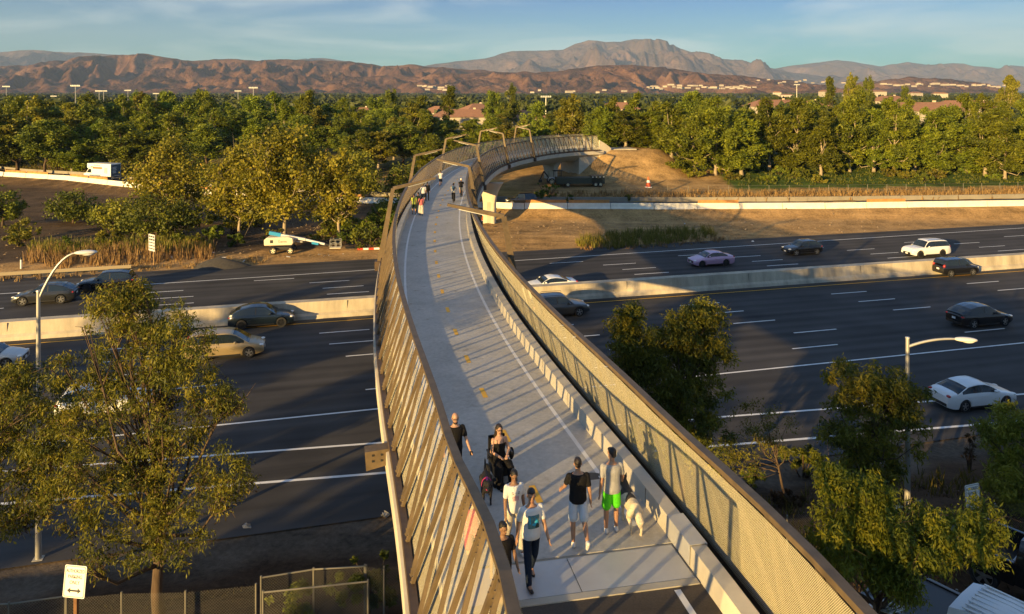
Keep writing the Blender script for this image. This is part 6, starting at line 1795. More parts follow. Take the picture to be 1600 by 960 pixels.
# dogs
def dog(loc, heading, label, S_, m_body, m_patch, fluffy, step=.0, tail_up=True, harness=None, head_down=.0):
    e = empty('dog', loc, heading, label, 'dog'); k = S_
    V3 = lambda x, y, z: Vector((x, y, z)) * k
    f = .02 if fluffy else 0
    b = MB()
    rings = []
    for y, rx_, rz_, z in ((-.36, .06 + f, .08 + f, .47), (-.30, .10 + f, .12 + f, .47), (-.15, .105 + f, .125 + f, .46), (0, .11 + f, .14 + f, .45), (.15, .125 + f, .165 + f, .44), (.27, .12 + f, .16 + f, .46), (.35, .08 + f, .11 + f, .50)):
        rings.append([V3(rx_ * math.cos(a_), y, z + rz_ * math.sin(a_)) for a_ in np.linspace(0, 2 * math.pi, 15)[:-1]])
    b.loft(rings)
    nz = .70 - head_down
    b.cap_seg(V3(0, .30, .52), V3(0, .44, nz - .04), .095 * k + f * k, .075 * k + f * k * .6)
    b.ell(V3(0, .49, nz + .01), Vector((.078, .10, .078)) * k); b.cap_seg(V3(0, .54, nz - .02), V3(0, .66, nz - .045), .05 * k, .033 * k)
    for sg in (1, -1):
        if fluffy: b.cap_seg(V3(sg * .05, .46, nz + .06), V3(sg * .062, .45, nz + .145), .03 * k, .010 * k)
        else: b.cap_seg(V3(sg * .075, .46, nz + .05), V3(sg * .098, .50, nz - .06), .026 * k, .018 * k)
        st = step * sg
        sh_ = V3(sg * .09, .25, .42); elb = V3(sg * .09, .22 + st * .2, .29); wrs = V3(sg * .09, .24 + st * .7, .13); paw = V3(sg * .09, .25 + st, .02)
        b.cap_seg(sh_, elb, .058 * k, .042 * k); b.cap_seg(elb, wrs, .038 * k, .027 * k); b.cap_seg(wrs, paw, .026 * k, .024 * k); b.cap_seg(paw, paw + V3(0, .05, 0), .028 * k, .022 * k)
        hp_ = V3(sg * .085, -.28, .42); kn = V3(sg * .095, -.20 - st * .4, .28); hk = V3(sg * .09, -.36 - st * .8, .18); pw_ = V3(sg * .09, -.33 - st, .02)
        b.cap_seg(hp_, kn, .080 * k, .052 * k); b.cap_seg(kn, hk, .045 * k, .028 * k); b.cap_seg(hk, pw_, .026 * k, .023 * k); b.cap_seg(pw_, pw_ + V3(0, .05, 0), .027 * k, .022 * k)
    if tail_up: b.tube([V3(0, -.36, .52), V3(0, -.46, .60), V3(.0, -.50, .74), V3(.02, -.46, .84)], [.035 * k, .028 * k, .022 * k, .010 * k], 8)
    else: b.tube([V3(0, -.36, .50), V3(0, -.46, .47), V3(.02, -.54, .36), V3(.02, -.53, .25)], [.045 * k, .075 * k, .08 * k, .02 * k], 10)
    body = remeshed(b, 'body', m_body, e, .011 * k, 3)
    # markings: faces on the back and head take the second colour
    if m_patch:
        me_ = body.data; me_.materials.append(m_patch)
        for pl in me_.polygons:
            c = pl.center / k
            if (c.z > .56 + .05 * math.sin(c.y * 23) and c.y > -.10) or (c.y > .44 and c.z > nz + .02): pl.material_index = 1
    m = MB()
    for sg in (1, -1): m.ell(V3(sg * .035, .565, nz + .025), Vector((.010, .010, .010)) * k)
    m.build('eyes', M_EYE, e); m = MB(); m.ell(V3(0, .692, nz - .04), Vector((.016, .012, .012)) * k); m.build('nose', M_BLACK, e)
    if harness:
        m = MB()
        for (y, z, rx_, rz_) in ((.10, .445, .118, .155),):
            m.tube([V3(rx_ * math.cos(a_), y, z + rz_ * math.sin(a_)) for a_ in np.linspace(0, 6.283, 20)],   .013 * k, 6)
        m.bar(V3(0, .08, .60), V3(0, .30, .62), .05 * k, .03 * k); m.bar(V3(-.08, .30, .60), V3(0, .385, .44), .035 * k, .02 * k); m.bar(V3(.08, .30, .60), V3(0, .385, .44), .035 * k, .02 * k); m.build('harness', harness, e)
    return e
M_FUR_B = mat('black_fur', (.014, .011, .010), rough=.7, var=.3, scale=18, bump=.4); M_FUR_C = mat('cream_fur', (.74, .62, .44), rough=.9, var=.18, scale=14, bump=.6); M_FUR_D = mat('dark_saddle_fur', (.045, .038, .034), rough=.85, var=.3, scale=14, bump=.6)
pd = deck_at(760, 782); dog(pd, path_heading(pd, True) - .12, 'black dog with a pink harness walking beside the left railing', .98, M_FUR_B, None, False, .06, True, mat('pink_harness', (.50, .02, .17), rough=.6), .06)
pd = deck_at(985, 822); dog(pd, path_heading(pd, False) - .05, 'fluffy cream dog with dark saddle walking away beside the man in green shorts', 1.15, M_FUR_C, M_FUR_D, True, .04, False, None, .04)
# leash
a_ = i4['arms']['r']; hw_ = world_pt(i4, a_[2] + a_[3] * .07)
m = MB(); q = pd + Vector((0, .35, .62)); m.tube([hw_, hw_.lerp(q, .5) - Vector((0, 0, .12)), q], .009, 6); m.ell(hw_ + Vector((0, 0, -.02)), (.04, .06, .05)); o = m.build('dog_leash', M_BLACK); tag(o, 'black leash from the hand of the man in green shorts to the fluffy dog', 'leash')
# oval cover on the deck
m = MB(); c = deck_at(921, 746); n = 28; dv = bdir(S0 + 2); rt = Vector((dv.y, -dv.x, 0))
top_ = [c + rt * .34 * math.cos(6.2832 * q / n) + dv * .20 * math.sin(6.2832 * q / n) + Vector((0, 0, .014)) for q in range(n)]
bot = [v - Vector((0, 0, .012)) for v in top_]
m.add(top_ + bot, [tuple(range(n))] + [((q + 1) % n, q, n + q, n + (q + 1) % n) for q in range(n)]); o = m.build('deck_cover', mat('dark_iron', (.045, .048, .05), rough=.7)); tag(o, 'dark oval cover lying on the deck between the two men walking away', 'cover')

# far group at the left railing
def far_person(u, v, H, away, label, pose, sk, hr, top, tm, bot, bm, **kw):
    p_ = deck_at(u, v); return person(p_, path_heading(p_, not away) + kw.pop('turn', 0), H, label, pose, sk, hr, top, tm, bot, bm, detail=False, group='people on the far part of the bridge', **kw)
far_person(647, 335.5, 1.70, True, 'person with yellow green top and dark shorts, nearest the left railing in the far group', dict(hip_l=6, hip_r=-4, arm_l=10, arm_r=-5), SK_TAN, H_BLACK, 'tee', C_GREENISH, 'shorts', C_DKGREEN, turn=.2)
far_person(653.5, 333, 1.72, True, 'person in a dark green coat between the backpack wearer and the long pale skirt', dict(hip_l=-6, hip_r=6), SK_TAN, H_BROWN, 'tee', C_DKGREEN, 'pants', C_DKGREEN, sleeve='long')
far_person(658, 336.5, 1.64, True, 'person in a long pale skirt at the right of the far group', dict(hip_l=5, hip_r=-5), SK_BROWN, H_BLACK, 'tee', C_PINK, 'skirt', C_CREAM, hair='long', female=True)
far_person(661.5, 317, 1.74, True, 'person in white shirt and navy shorts at the rear of the far group', dict(hip_l=12, hip_r=-12, knee_r=15), SK_LIGHT, mat('blond_hair', (.35, .22, .10), rough=.6), 'tee', C_WHITE, 'shorts', C_NAVY)
far_person(667.5, 314, 1.76, True, 'person dressed in black beside the one in white in the far group', dict(hip_l=-8, hip_r=8), SK_TAN, H_BLACK, 'tee', C_BLACK, 'pants', C_BLACK, sleeve='long')
far_person(688.5, 291.5, 1.74, True, 'runner in white top alone in the middle of the far deck', dict(hip_l=24, knee_l=20, hip_r=-20, knee_r=55, arm_l=-30, arm_r=35, elb_l=70, elb_r=70), SK_BROWN, H_BLACK, 'tee', C_WHITE, 'shorts', C_NAVY)

def bicycle(loc, heading, label, col):
    e = empty('bicycle', loc, heading, label, 'bicycle', 'bicycles on the bridge')
    for y in (-.5, .5):
        m = MB(); m.tube([(0, y + .33 * math.cos(q), .34 + .33 * math.sin(q)) for q in np.linspace(0, 6.283, 26)], .022, 6); wv = m.build('wheel', M_RUBBER, e)
        m = MB()
        for q in np.linspace(0, math.pi, 6)[:-1]: m.bar((0, y + .32 * math.cos(q), .34 + .32 * math.sin(q)), (0, y - .32 * math.cos(q), .34 - .32 * math.sin(q)), .005, .005)
        m.build('spokes', M_GALV, wv)
    m = MB(); bb = (0, -.05, .30); st = (0, -.18, .82); hd_ = (0, .36, .84)
    for p0, p1 in ((bb, st), (bb, hd_), (st, hd_), (bb, (0, -.5, .34)), (st, (0, -.5, .34)), (hd_, (0, .5, .34))): m.tube([p0, p1], .02, 6)
    m.build('frame', col, e)
    m = MB(); m.tube([(-.28, .36, .98), (-.1, .42, 1.0), (.1, .42, 1.0), (.28, .36, .98)], .016, 6); m.tube([(0, .36, .84), (0, .41, 1.0)], .018, 6); m.build('handlebar', M_TRIM, e)
    m = MB(); m.ell((0, -.22, .93), (.08, .13, .035)); m.tube([(0, -.18, .82), (0, -.2, .92)], .016, 6); m.build('saddle', M_TRIM, e)
    m = MB(); m.box((0, -.03, .16), (.26, .09, .03)); m.box((0, -.05, .30), (.10, .16, .16)); m.build('crank', M_TRIM, e)
    return e
for (u, v, lab, bl, tm, hat, pack) in ((708.5, 316, 'cyclist with a blue backpack riding away, left of the two', 'bicycle under the rider with the blue backpack', C_GREY, C_BLACK, True), (720.5, 307, 'cyclist in dark top and white helmet riding away by the right curb', 'bicycle under the rider with the white helmet', C_BLACK, C_WHITE, False)):
    p_ = deck_at(u, v); hd = path_heading(p_, False)
    bicycle(p_, hd, bl, P_DGREY)
    off = Matrix.Rotation(hd, 3, 'Z') @ Vector((0, -.20, .47))
    inf = person(p_ + off, hd, 1.74, lab, dict(hip_l=58, knee_l=62, hip_r=24, knee_r=36, lean=24, arm_l=48, arm_r=48, elb_l=18, elb_r=18, abd_l=12, abd_r=12), SK_TAN, H_BLACK, 'tee', tm, 'pants' if pack else 'shorts', C_BLACK if pack else C_CREAM, M_SHOE_D, hair='helmet', hat=hat, detail=False, seated=True, group='cyclists on the far deck')
    if pack:
        m = MB(); m.ell((0, 0, 0), (.15, .10, .22)); o = m.build('backpack', mat('blue_pack', (.03, .08, .16), rough=.8), inf['e'], smooth='all'); o.location = inf['up'](.34, -.20, 0)
# ------------------------------------------------------------------ street furniture and small things
# temporary concrete barrier segments on the dirt bank, each a thing
M_KR = mat('white_barrier_concrete', (.68, .64, .55), rough=.85, var=.12, scale=1.5); M_BOARD = mat('orange_brown_board', (.42, .20, .06), rough=.8, var=.25, scale=1.2); M_BOARD_G = mat('grey_board', (.16, .145, .12), rough=.85, var=.2, scale=1.2)
KPROF = [(-.30, 0), (-.30, .08), (-.17, .30), (-.09, .82), (.09, .82), (.17, .30), (.30, .08), (.30, 0)]
km = MB(); km.loft([[Vector((x, y, z)) for y, z in KPROF] for x in (-2.97, -2.9, 2.9, 2.97)])
k0 = km.build('barrier_body', M_KR); kme = k0.data; bpy.data.objects.remove(k0)
bm_ = MB(); bm_.box((0, .0, 1.02), (5.7, .06, .44)); 
for x in (-2.6, -1.3, 0, 1.3, 2.6): bm_.box((x, -.04, 1.02), (.05, .03, .44))
b0 = bm_.build('board', M_BOARD); bme = b0.data; bpy.data.objects.remove(b0)
kpath = [(x, float(ramp_y(x)) - .2) for x in np.arange(-140, 150, .5)]
kl = np.r_[0, np.cumsum([math.dist(kpath[i], kpath[i + 1]) for i in range(len(kpath) - 1)])]
kr = random.Random(4); i = 0; d_ = 3.0
while d_ < kl[-1] - 3:
    x = np.interp(d_, kl, [q[0] for q in kpath]); y = np.interp(d_, kl, [q[1] for q in kpath]); x2 = np.interp(d_ + 1, kl, [q[0] for q in kpath]); y2 = np.interp(d_ + 1, kl, [q[1] for q in kpath])
    left = x < -8
    board = (left and i % 3 != 1) or (not left and (x < 14 or 24 < x < 32 or 50 < x < 54) and not -4 < x < 1)
    lab = ('white concrete barrier segment%s on the %s' % (' topped by a brown board' if board else ' without a board', 'left ramp edge' if left else 'right dirt bank'))
    e = empty('barrier_segment', (x, y, float(ramp_z(x)) - .03), math.atan2(y2 - y, x2 - x), lab, 'barrier', ('boarded ' if board else 'plain ') + ('barriers left of the bridge' if left else 'barriers right of the bridge'))
    o = bpy.data.objects.new('concrete_block', kme); COL.objects.link(o); o.parent = e
    if board:
        o = bpy.data.objects.new('board', bme); COL.objects.link(o); o.parent = e
    d_ += 6.02; i += 1
# low grey guard wall on the far side of the ramp
mb = MB(); xs_ = np.arange(-150, 150, 4.0)
rings = [[Vector((x, float(ramp_y(x)) + 6.6 + o_, float(ramp_z(x)) + z)) for o_, z in ((-.12, -.1), (-.12, .65), (.12, .65), (.12, -.1))] for x in xs_]
mb.loft(rings); o = mb.build('guard_wall', mat('grey_wall', (.24, .215, .17), rough=.9, var=.15, scale=.6)); tag(o, 'long low grey wall along the far side of the ramp', 'wall')

def cobra_lamp(base, h, az, reach, rise, label):
    e = empty('street_lamp', base, az, label, 'street lamp')
    mb = MB(); mb.tube([(0, 0, 0), (0, 0, h * .5), (0, 0, h)], [.115, .095, .07], 12); mb.build('pole', M_GALV, e, smooth=True)
    mb = MB(); mb.tube([(0, 0, h + .03), (0, 0, h - .02)], [.08, .09], 12); mb.build('cap', M_GALV, e)
    pts = []
    for f in np.linspace(0, 1, 9): pts.append((reach * f, 0, h - .35 + rise * (1 - (1 - f) ** 2.0)))
    mb = MB(); mb.tube(pts, [.055 - .015 * f for f in np.linspace(0, 1, 9)], 10); mb.build('arm', M_GALV, e, smooth=True)
    mb = MB(); mb.ell((reach + .30, 0, h - .35 + rise + .0), (.42, .17, .09), None, 16, 8); hd_ = mb.build('lamp_head', mat('lamp_housing', (.62, .60, .55), rough=.4), e, smooth='all')
    mb = MB(); mb.ell((reach + .38, 0, h - .35 + rise - .05), (.24, .13, .08), None, 14, 8); mb.build('lens', M_LAMP, hd_, smooth='all')
    mb = MB(); mb.box((0, 0, .03), (.36, .36, .06)); mb.box((0, 0, -.25), (.9, .9, .46)); mb.build('footing', M_CONC, e)
    return e
pb = gat(60, 875)
ht = aty(50, 455, pb.y).z - pb.z; tip = aty(108, 383, pb.y)
cobra_lamp(pb, ht, R(14), 1.35, 1.75, 'grey street lamp at left whose pole rises through the olive tree')
pb = gat(1418, 800)
cobra_lamp(pb, aty(1418, 528, pb.y).z - pb.z, R(-12), 1.75, .42, 'street lamp at right with a curved arm and white head above the dark road')

def text_mesh(body, size, mat_, parent, loc, rot, align='CENTER', sx=1.0):
    return text_obj(body, size, mat_, parent, loc, rot, 'lettering', .002, align, None, sx)
def parking_sign(loc, rz, tilt, label, post=True, h=2.2):
    e = empty('parking_sign', loc, rz, label, 'sign')
    M_SGN = mat('sign_white', (.74, .72, .66), rough=.5)
    w, hh = .60, .76
    e2 = e
    poly = []
    for cx, cz, a0 in ((w / 2 - .04, hh / 2 - .04, 0), (-w / 2 + .04, hh / 2 - .04, 90), (-w / 2 + .04, -hh / 2 + .04, 180), (w / 2 - .04, -hh / 2 + .04, 270)):
        for k in range(4): an = R(a0 + 30 * k); poly.append((cx + .04 * math.cos(an), cz + .04 * math.sin(an)))
    M = Matrix.Rotation(R(90) - tilt, 3, 'X')
    mb = MB(); mb.prism(poly, -.006, .006, M); pan = mb.build('sign_panel', M_SGN, e); pan.location = (0, 0, h)
    # dark border line
    inner = [(x * .93, y * .945) for x, y in poly]; inn2 = [(x * .89, y * .915) for x, y in poly]
    mb = MB(); n = len(poly)
    V = [M @ Vector((x, y, .008)) for x, y in inner] + [M @ Vector((x, y, .008)) for x, y in inn2]
    mb.add(V, [(k, (k + 1) % n, n + (k + 1) % n, n + k) for k in range(n)]); bd = mb.build('border', M_BLACK, pan)
    rot = (R(90) - tilt, 0, 0)
    for s_, z_, sz, sx in (('AUTHORIZED', .245, .115, .70), ('PARKING', .11, .115, .82), ('ONLY', -.025, .115, .9)):
        q = M @ Vector((0, z_, .008)); text_mesh(s_, sz, M_BLACK, pan, q, rot, sx=sx)
    mb = MB(); arrow = [(1.28 * q_[0], 1.28 * q_[1]) for q_ in [(-.15, -.165), (-.08, -.115), (-.08, -.148), (.08, -.148), (.08, -.115), (.15, -.165), (.08, -.215), (.08, -.182), (-.08, -.182), (-.08, -.215)]]
    mb.prism(arrow, .0065, .009, M); mb.build('arrow', M_BLACK, pan)
    if post:
        mb = MB(); mb.box((0, .05, (h + .3) / 2 - .2), (.09, .09, h + .3)); mb.build('post', mat('rusty_wood_post', (.16, .075, .03), rough=.9, var=.25, scale=6), e)
    return e
ps = aty(117, 909, 19.0); zg = gz(ps.x, ps.y); parking_sign((ps.x, ps.y, zg), R(-8), R(8), 'white parking sign with two way arrow on a post, lower left', h=ps.z - zg)
ps = aty(1520, 776, 24.5); zg = gz(ps.x, ps.y); parking_sign((ps.x, ps.y, zg), R(18), R(6), 'white parking sign with two way arrow on a post, among branches at right', h=ps.z - zg)
ps = aty(1386, 948, 17.5); zg = ps.z; parking_sign((ps.x, ps.y, zg), R(200), R(70), 'white parking sign tipped flat beside the right railing at the bottom edge', post=False, h=0.0)
pp = MB(); pp.box((0, 0, 0), (.09, .09, ps.z - gz(ps.x, ps.y))); po = pp.build('post', mat('rusty_wood_post', (.16, .075, .03)), [o for o in bpy.data.objects if o.name.startswith('parking_sign')][-1]); po.location = (0, .05, -(ps.z - gz(ps.x, ps.y)) / 2 - .02)

# two post freeway sign, far side
pq = gat(238, 413); e = empty('roadside_sign', (pq.x, pq.y, gz(pq.x, pq.y)), R(-38), 'white sign with rows of dark writing on two brown posts beside the reeds', 'sign')
tpz = aty(238, 368, pq.y).z - gz(pq.x, pq.y)
mb = MB(); mb.box((0, -.06, tpz - .75), (1.25, .03, 1.7)); pn = mb.build('sign_panel', mat('bluish_sign_white', (.55, .56, .56), rough=.5), e)
for k in range(5):
    mb = MB(); z_ = tpz - .12 - .31 * k
    for q in range(3): mb.box((-.38 + .38 * q + (.03 if k % 2 else 0), -.08, z_), (.30 if k < 2 else .34, .006, .17 if k < 2 else .10))
    o = mb.build('text_row', M_BLACK, pn); o['kind'] = 'stuff'
for sx in (-.38, .38):
    mb = MB(); mb.box((sx, 0, tpz / 2), (.12, .10, tpz + .3)); mb.build('post', mat('tan_wood_post', (.30, .19, .08), rough=.9, var=.2, scale=5), e)
# yellow diamond curve sign
yq = 140.0; pq = aty(313, 263, yq); e = empty('curve_sign', (pq.x, pq.y, gz(pq.x, pq.y)), 0, 'yellow diamond sign with a black left turn arrow between the sycamores', 'sign'); hz_ = pq.z - gz(pq.x, pq.y)
mb = MB(); M = Matrix.Rotation(R(90), 3, 'X'); mb.prism([(0, .85), (-.85, 0), (0, -.85), (.85, 0)], -.02, .02, M); pn = mb.build('sign_panel', mat('sign_yellow', (.75, .42, .01), rough=.5), e, loc=(0, 0, hz_))
mb = MB(); mb.prism([(.14, -.42), (.30, -.42), (.30, .12), (.2, .24), (-.12, .24), (-.12, .38), (-.42, .14), (-.12, -.1), (-.12, .08), (.14, .08)], .022, .03, M); mb.build('arrow', M_BLACK, pn)
mb = MB(); mb.box((0, .08, hz_ / 2), (.12, .1, hz_)); mb.build('post', M_GALV, e)
mb = MB(); mb.box((0, -.02, hz_ - 1.25), (.7, .03, .55)); mb.build('speed_plaque', mat('sign_yellow', (.75, .42, .01)), e)

M_PIPE = mat('dull_pipe', (.17, .155, .125), rough=.6, metal=.3)
# chain link fences at the foot of the bank
M_LINK = screen_mat('chain_link', .085, .075, (.17, .155, .125), metal=.3)
def link_fence(pts, h, label, rail=True, posts=None, sag=0.0, green=None, mid=False):
    e = empty('chain_link_fence', (0, 0, 0), 0, label, 'fence')
    P = [Vector(p) for p in pts]; mb = MB(); L0 = 0
    for a_, b_ in zip(P[:-1], P[1:]):
        L1 = L0 + (b_ - a_).length
        mb.add([a_, b_, b_ + Vector((0, 0, h)), a_ + Vector((0, 0, h))], [(0, 1, 2, 3)], [[(L0, 0), (L1, 0), (L1, h), (L0, h)]]); L0 = L1
    mb.build('wire_mesh', green or M_LINK, e)
    for p_ in P:
        mb = MB(); mb.tube([p_ - Vector((0, 0, .1)), p_ + Vector((0, 0, h + .06))], .03, 8); mb.build('post', M_PIPE, e)
    if rail:
        for a_, b_ in zip(P[:-1], P[1:]):
            mb = MB(); mb.tube([a_ + Vector((0, 0, h)), a_.lerp(b_, .5) + Vector((0, 0, h + sag)), b_ + Vector((0, 0, h))], .025, 8); mb.build('top_rail', M_PIPE, e)
    return e
def gpt(u, v, z): 
    p_ = gat(u, v, 1.5); return Vector((p_.x, p_.y, p_.z - 1.5))
f1 = [gpt(u, v, z) for u, v, z in ((408, 903, 3.2), (490, 890, 3.2), (570, 885, 3.2))]
link_fence(f1, 1.5, 'chain link panel with a pipe rail left of the bridge foot')
f2 = [gpt(u, v, z) for u, v, z in ((411, 926, 3.1), (575, 909, 3.1))]
link_fence(f2, 1.5, 'lower chain link panel in front of the pipe railed one')
f3 = [gpt(u, v, z) for u, v, z in ((572, 886, 3.25), (600, 888, 3.25), (640, 880, 3.3))]
link_fence(f3, 1.5, 'chain link strip without a rail beside the bridge edge', rail=False)
f4 = [gpt(u, v, z) for u, v, z in ((-40, 946, 3.4), (14, 944, 3.4), (102, 932, 3.4))]
link_fence(f4, 1.5, 'chain link fence with a pipe rail left of the lower parking sign')
f5 = [gpt(u, v, z) for u, v, z in ((104, 936, 3.3), (190, 928, 3.3), (290, 926, 3.3), (400, 915, 3.2))]
link_fence(f5, 1.5, 'plain chain link fence behind the lower left parking sign post', rail=False)
f6 = [gpt(u, v, z) for u, v, z in ((1470, 800, 3.6), (1555, 790, 3.6), (1640, 782, 3.6))]
link_fence(f6, 1.5, 'chain link fence behind the parking sign at right', rail=False)
M_GREENF = screen_mat('green_fence_fabric', .05, .5, (.10, .115, .035), metal=0)
f7 = [gpt(u, v, z) for u, v, z in ((1370, 870, 4.9), (1495, 925, 4.9), (1580, 985, 4.9))]
link_fence(f7, 1.5, 'olive green mesh fence beside the white pickup at the bottom edge', rail=False, green=M_GREENF)
f8 = [gpt(u, v, z) for u, v, z in ((1230, 808, 2.9), (1290, 790, 2.9))]
link_fence(f8, 1.5, 'short chain link fence beyond the right railing next to the yellow green tree', rail=False)
# far fence along the right slope
e = empty('wire_fence', (0, 0, 0), 0, 'thin wire fence with grey posts along the foot of the green slope', 'fence')
fx = np.arange(18, 110, 3.2); mbw = MB()
for x in fx:
    y = float(ramp_y(x)) + 12.5; z = gz(x, y); mb = MB(); mb.tube([(x, y, z - .1), (x, y, z + 1.5)], .035, 6); mb.build('post', M_PIPE, e)
for zz in (.6, 1.05, 1.45):
    mb = MB(); mb.tube([(x, float(ramp_y(x)) + 12.5, gz(x, float(ramp_y(x)) + 12.5) + zz) for x in fx], .012, 4); mb.build('wire', M_PIPE, e)
# steel guard rail on the left far shoulder
e = empty('guard_rail', (0, 0, 0), 0, 'low tan guard rail on the left shoulder of the far carriageway', 'guard rail')
a_, b_ = at(-30, 432, .5), at(205, 418, .5); mb = MB(); mb.bar(a_ + Vector((0, 0, .1)), b_ + Vector((0, 0, .1)), .08, .32); mb.build('rail', mat('dusty_steel', (.30, .24, .15), rough=.7), e)
for f in np.linspace(.02, .98, 9):
    p_ = a_.lerp(b_, f); mb = MB(); mb.box((p_.x, p_.y + .1, .2), (.12, .16, .7)); mb.build('post', M_BARK, e)
p_ = gat(33, 420); e = empty('marker_post', (p_.x, p_.y, gz(p_.x, p_.y)), 0, 'white marker post with a dark top behind the left guard rail', 'marker post')
mb = MB(); mb.tube([(0, 0, 0), (0, 0, .9)], .09, 8); mb.build('post', M_WHITE, e); mb = MB(); mb.tube([(0, 0, .9), (0, 0, 1.1)], .1, 8); mb.build('cap', M_TRIM, e)

def cone(loc, label, s=1.0):
    e = empty('traffic_cone', loc, 0, label, 'traffic cone'); e.scale = (s, s, s)
    org = mat('cone_orange', (.72, .10, .015), rough=.5)
    mb = MB(); mb.tube([(0, 0, .06), (0, 0, .85)], [.22, .05], 14); mb.build('cone_body', org, e, smooth=True)
    mb = MB(); mb.tube([(0, 0, .38), (0, 0, .58)], [.155, .115], 14); mb.build('white_band', M_WHITE, e)
    mb = MB(); mb.box((0, 0, .03), (.5, .5, .06)); mb.build('base', M_WHITE, e)
p_ = gat(757, 345); cone((p_.x, p_.y, gz(p_.x, p_.y)), 'orange and white cone at the left foot of the bridge pier', 1.7)
p_ = gat(1013, 293); cone((p_.x, p_.y, gz(p_.x, p_.y)), 'red and white cone on the dirt track right of the trailer', 2.0)
# dirt heap and debris
mb = MB(); rng = np.random.default_rng(3); rings = []
for f in np.linspace(0, 1, 8):
    rings.append([Vector((3.2 * (1 - f) ** .8 * math.cos(a2) * (1 + .12 * math.sin(3 * a2 + f * 4)), 1.6 * (1 - f) ** .8 * math.sin(a2), 1.05 * f - .05)) for a2 in np.linspace(0, 6.283, 25)[:-1]])
mb.loft(rings); p_ = gat(343, 417); o = mb.build('gravel_heap', mat('dark_gravel', (.045, .040, .034), rough=.95, var=.3, scale=4, bump=.6), None, smooth='all', loc=(p_.x, p_.y, gz(p_.x, p_.y))); tag(o, 'dark gravel heap on the dirt shoulder left of the boom lift', 'gravel heap')
rl = random.Random(8)
for i in range(26):
    u, v = rl.choice([(rl.uniform(60, 590), rl.uniform(392, 412)), (rl.uniform(830, 1200), rl.uniform(345, 392)), (rl.uniform(0, 590), rl.uniform(395, 405))])
    p_ = gat(u, v); s_ = rl.uniform(.10, .28); mb = MB()
    mb.add([Vector((rl.uniform(-1, 1) * s_, rl.uniform(-1, 1) * s_, rl.uniform(0, .8) * s_)) for _ in range(6)], [(0, 1, 2), (0, 2, 3), (0, 3, 4), (0, 4, 5), (1, 3, 5), (2, 4, 1)])
    o = mb.build('litter_scrap', M_PLATE, None, loc=(p_.x, p_.y, gz(p_.x, p_.y) + .05)); tag(o, 'scrap of pale litter lying on the dirt of the far roadside', 'litter', 'litter on the far roadside')
for (u, v, lab) in ((387, 826, 'crumpled white bag at the edge of the road left of the chain link fence'), (602, 807, 'crumpled white bag at the edge of the road beside the bridge'), (1436, 790, 'crumpled white sheet at the foot of the right hand street lamp')):
    p_ = gat(u, v); mb = MB(); rng = np.random.default_rng(int(u)); 
    mb.ell((0, 0, .06), (.16, .11, .08), None, 9, 6); mb.v = [tuple(np.array(q) + rng.normal(0, .05, 3)) for q in mb.v]
    o = mb.build('white_bag', mat('grey_plastic', (.38, .37, .35), rough=.7), None, loc=(p_.x, p_.y, gz(p_.x, p_.y))); tag(o, lab, 'bag')  # bags get one even, dull grey colour
# red and white plank beside the dirt
p_ = gat(580, 391); e = empty('barricade_plank', (p_.x, p_.y, gz(p_.x, p_.y) + .15), R(8), 'red and white barricade plank on the ground left of the bridge', 'plank')
for k in range(5):
    mb = MB(); mb.box((-1.2 + .6 * k, 0, 0), (.6, .08, .2)); mb.build('plank_section', mat('red_plank', (.55, .04, .02), rough=.6) if k % 2 == 0 else M_WHITE, e)

# machines under the far end of the bridge
p_ = gat(918, 291); z = gz(p_.x, p_.y); e = empty('equipment_trailer', (p_.x, p_.y, z), R(4), 'dark green equipment trailer parked under the far end of the bridge', 'trailer')
dg_ = mat('dark_green_paint', (.035, .04, .025), rough=.6)
mb = MB(); mb.box((-1.5, 0, 1.0), (7.6, 2.0, 1.0)); mb.box((1.6, 0, 1.1), (2.2, 2.0, 1.3)); mb.build('trailer_body', dg_, e, bevel=.04)
for sx in (-3.4, 1.2, 2.0):
    for sg in (1, -1): wheel(e, sx, sg * .95, .38, .26, mat('cream_rim', (.66, .58, .38)), sg)
for k in range(4): mb = MB(); mb.box((.7 + .6 * k, -1.02, 1.6), (.2, .04, .12)); mb.build('side_lamp', M_LAMP, e)
p_ = gat(868, 288); z = gz(p_.x, p_.y); e = empty('backhoe', (p_.x, p_.y, z), R(10), 'small white and dark backhoe left of the equipment trailer', 'backhoe')
mb = MB(); mb.box((0, 0, .85), (2.4, 1.2, .6)); mb.build('hood', mat('lift_white', (.6, .58, .52), rough=.5), e, bevel=.08)
mb = MB()
for xx in (-.2, .9):
    for yy in (-.5, .5): mb.bar((xx, yy, 1.1), (xx, yy, 2.2), .08, .08)
mb.box((.35, 0, 2.25), (1.5, 1.2, .1)); mb.build('cab_frame', M_TRIM, e)
mb = MB(); mb.bar((-1.1, 0, 1.0), (-2.0, 0, 2.2), .2, .2); mb.bar((-2.0, 0, 2.2), (-2.6, 0, .9), .18, .18); mb.build('digger_arm', M_TRIM, e)
mb = MB(); mb.box((-2.6, 0, .6), (.5, .7, .5)); mb.build('bucket', M_TRIM, e, bevel=.05)
for sx, rr in ((-.8, .55), (.9, .4)):
    for sg in (1, -1): wheel(e, sx, sg * .75, rr, .35, mat('cream_rim', (.66, .58, .38)), sg)
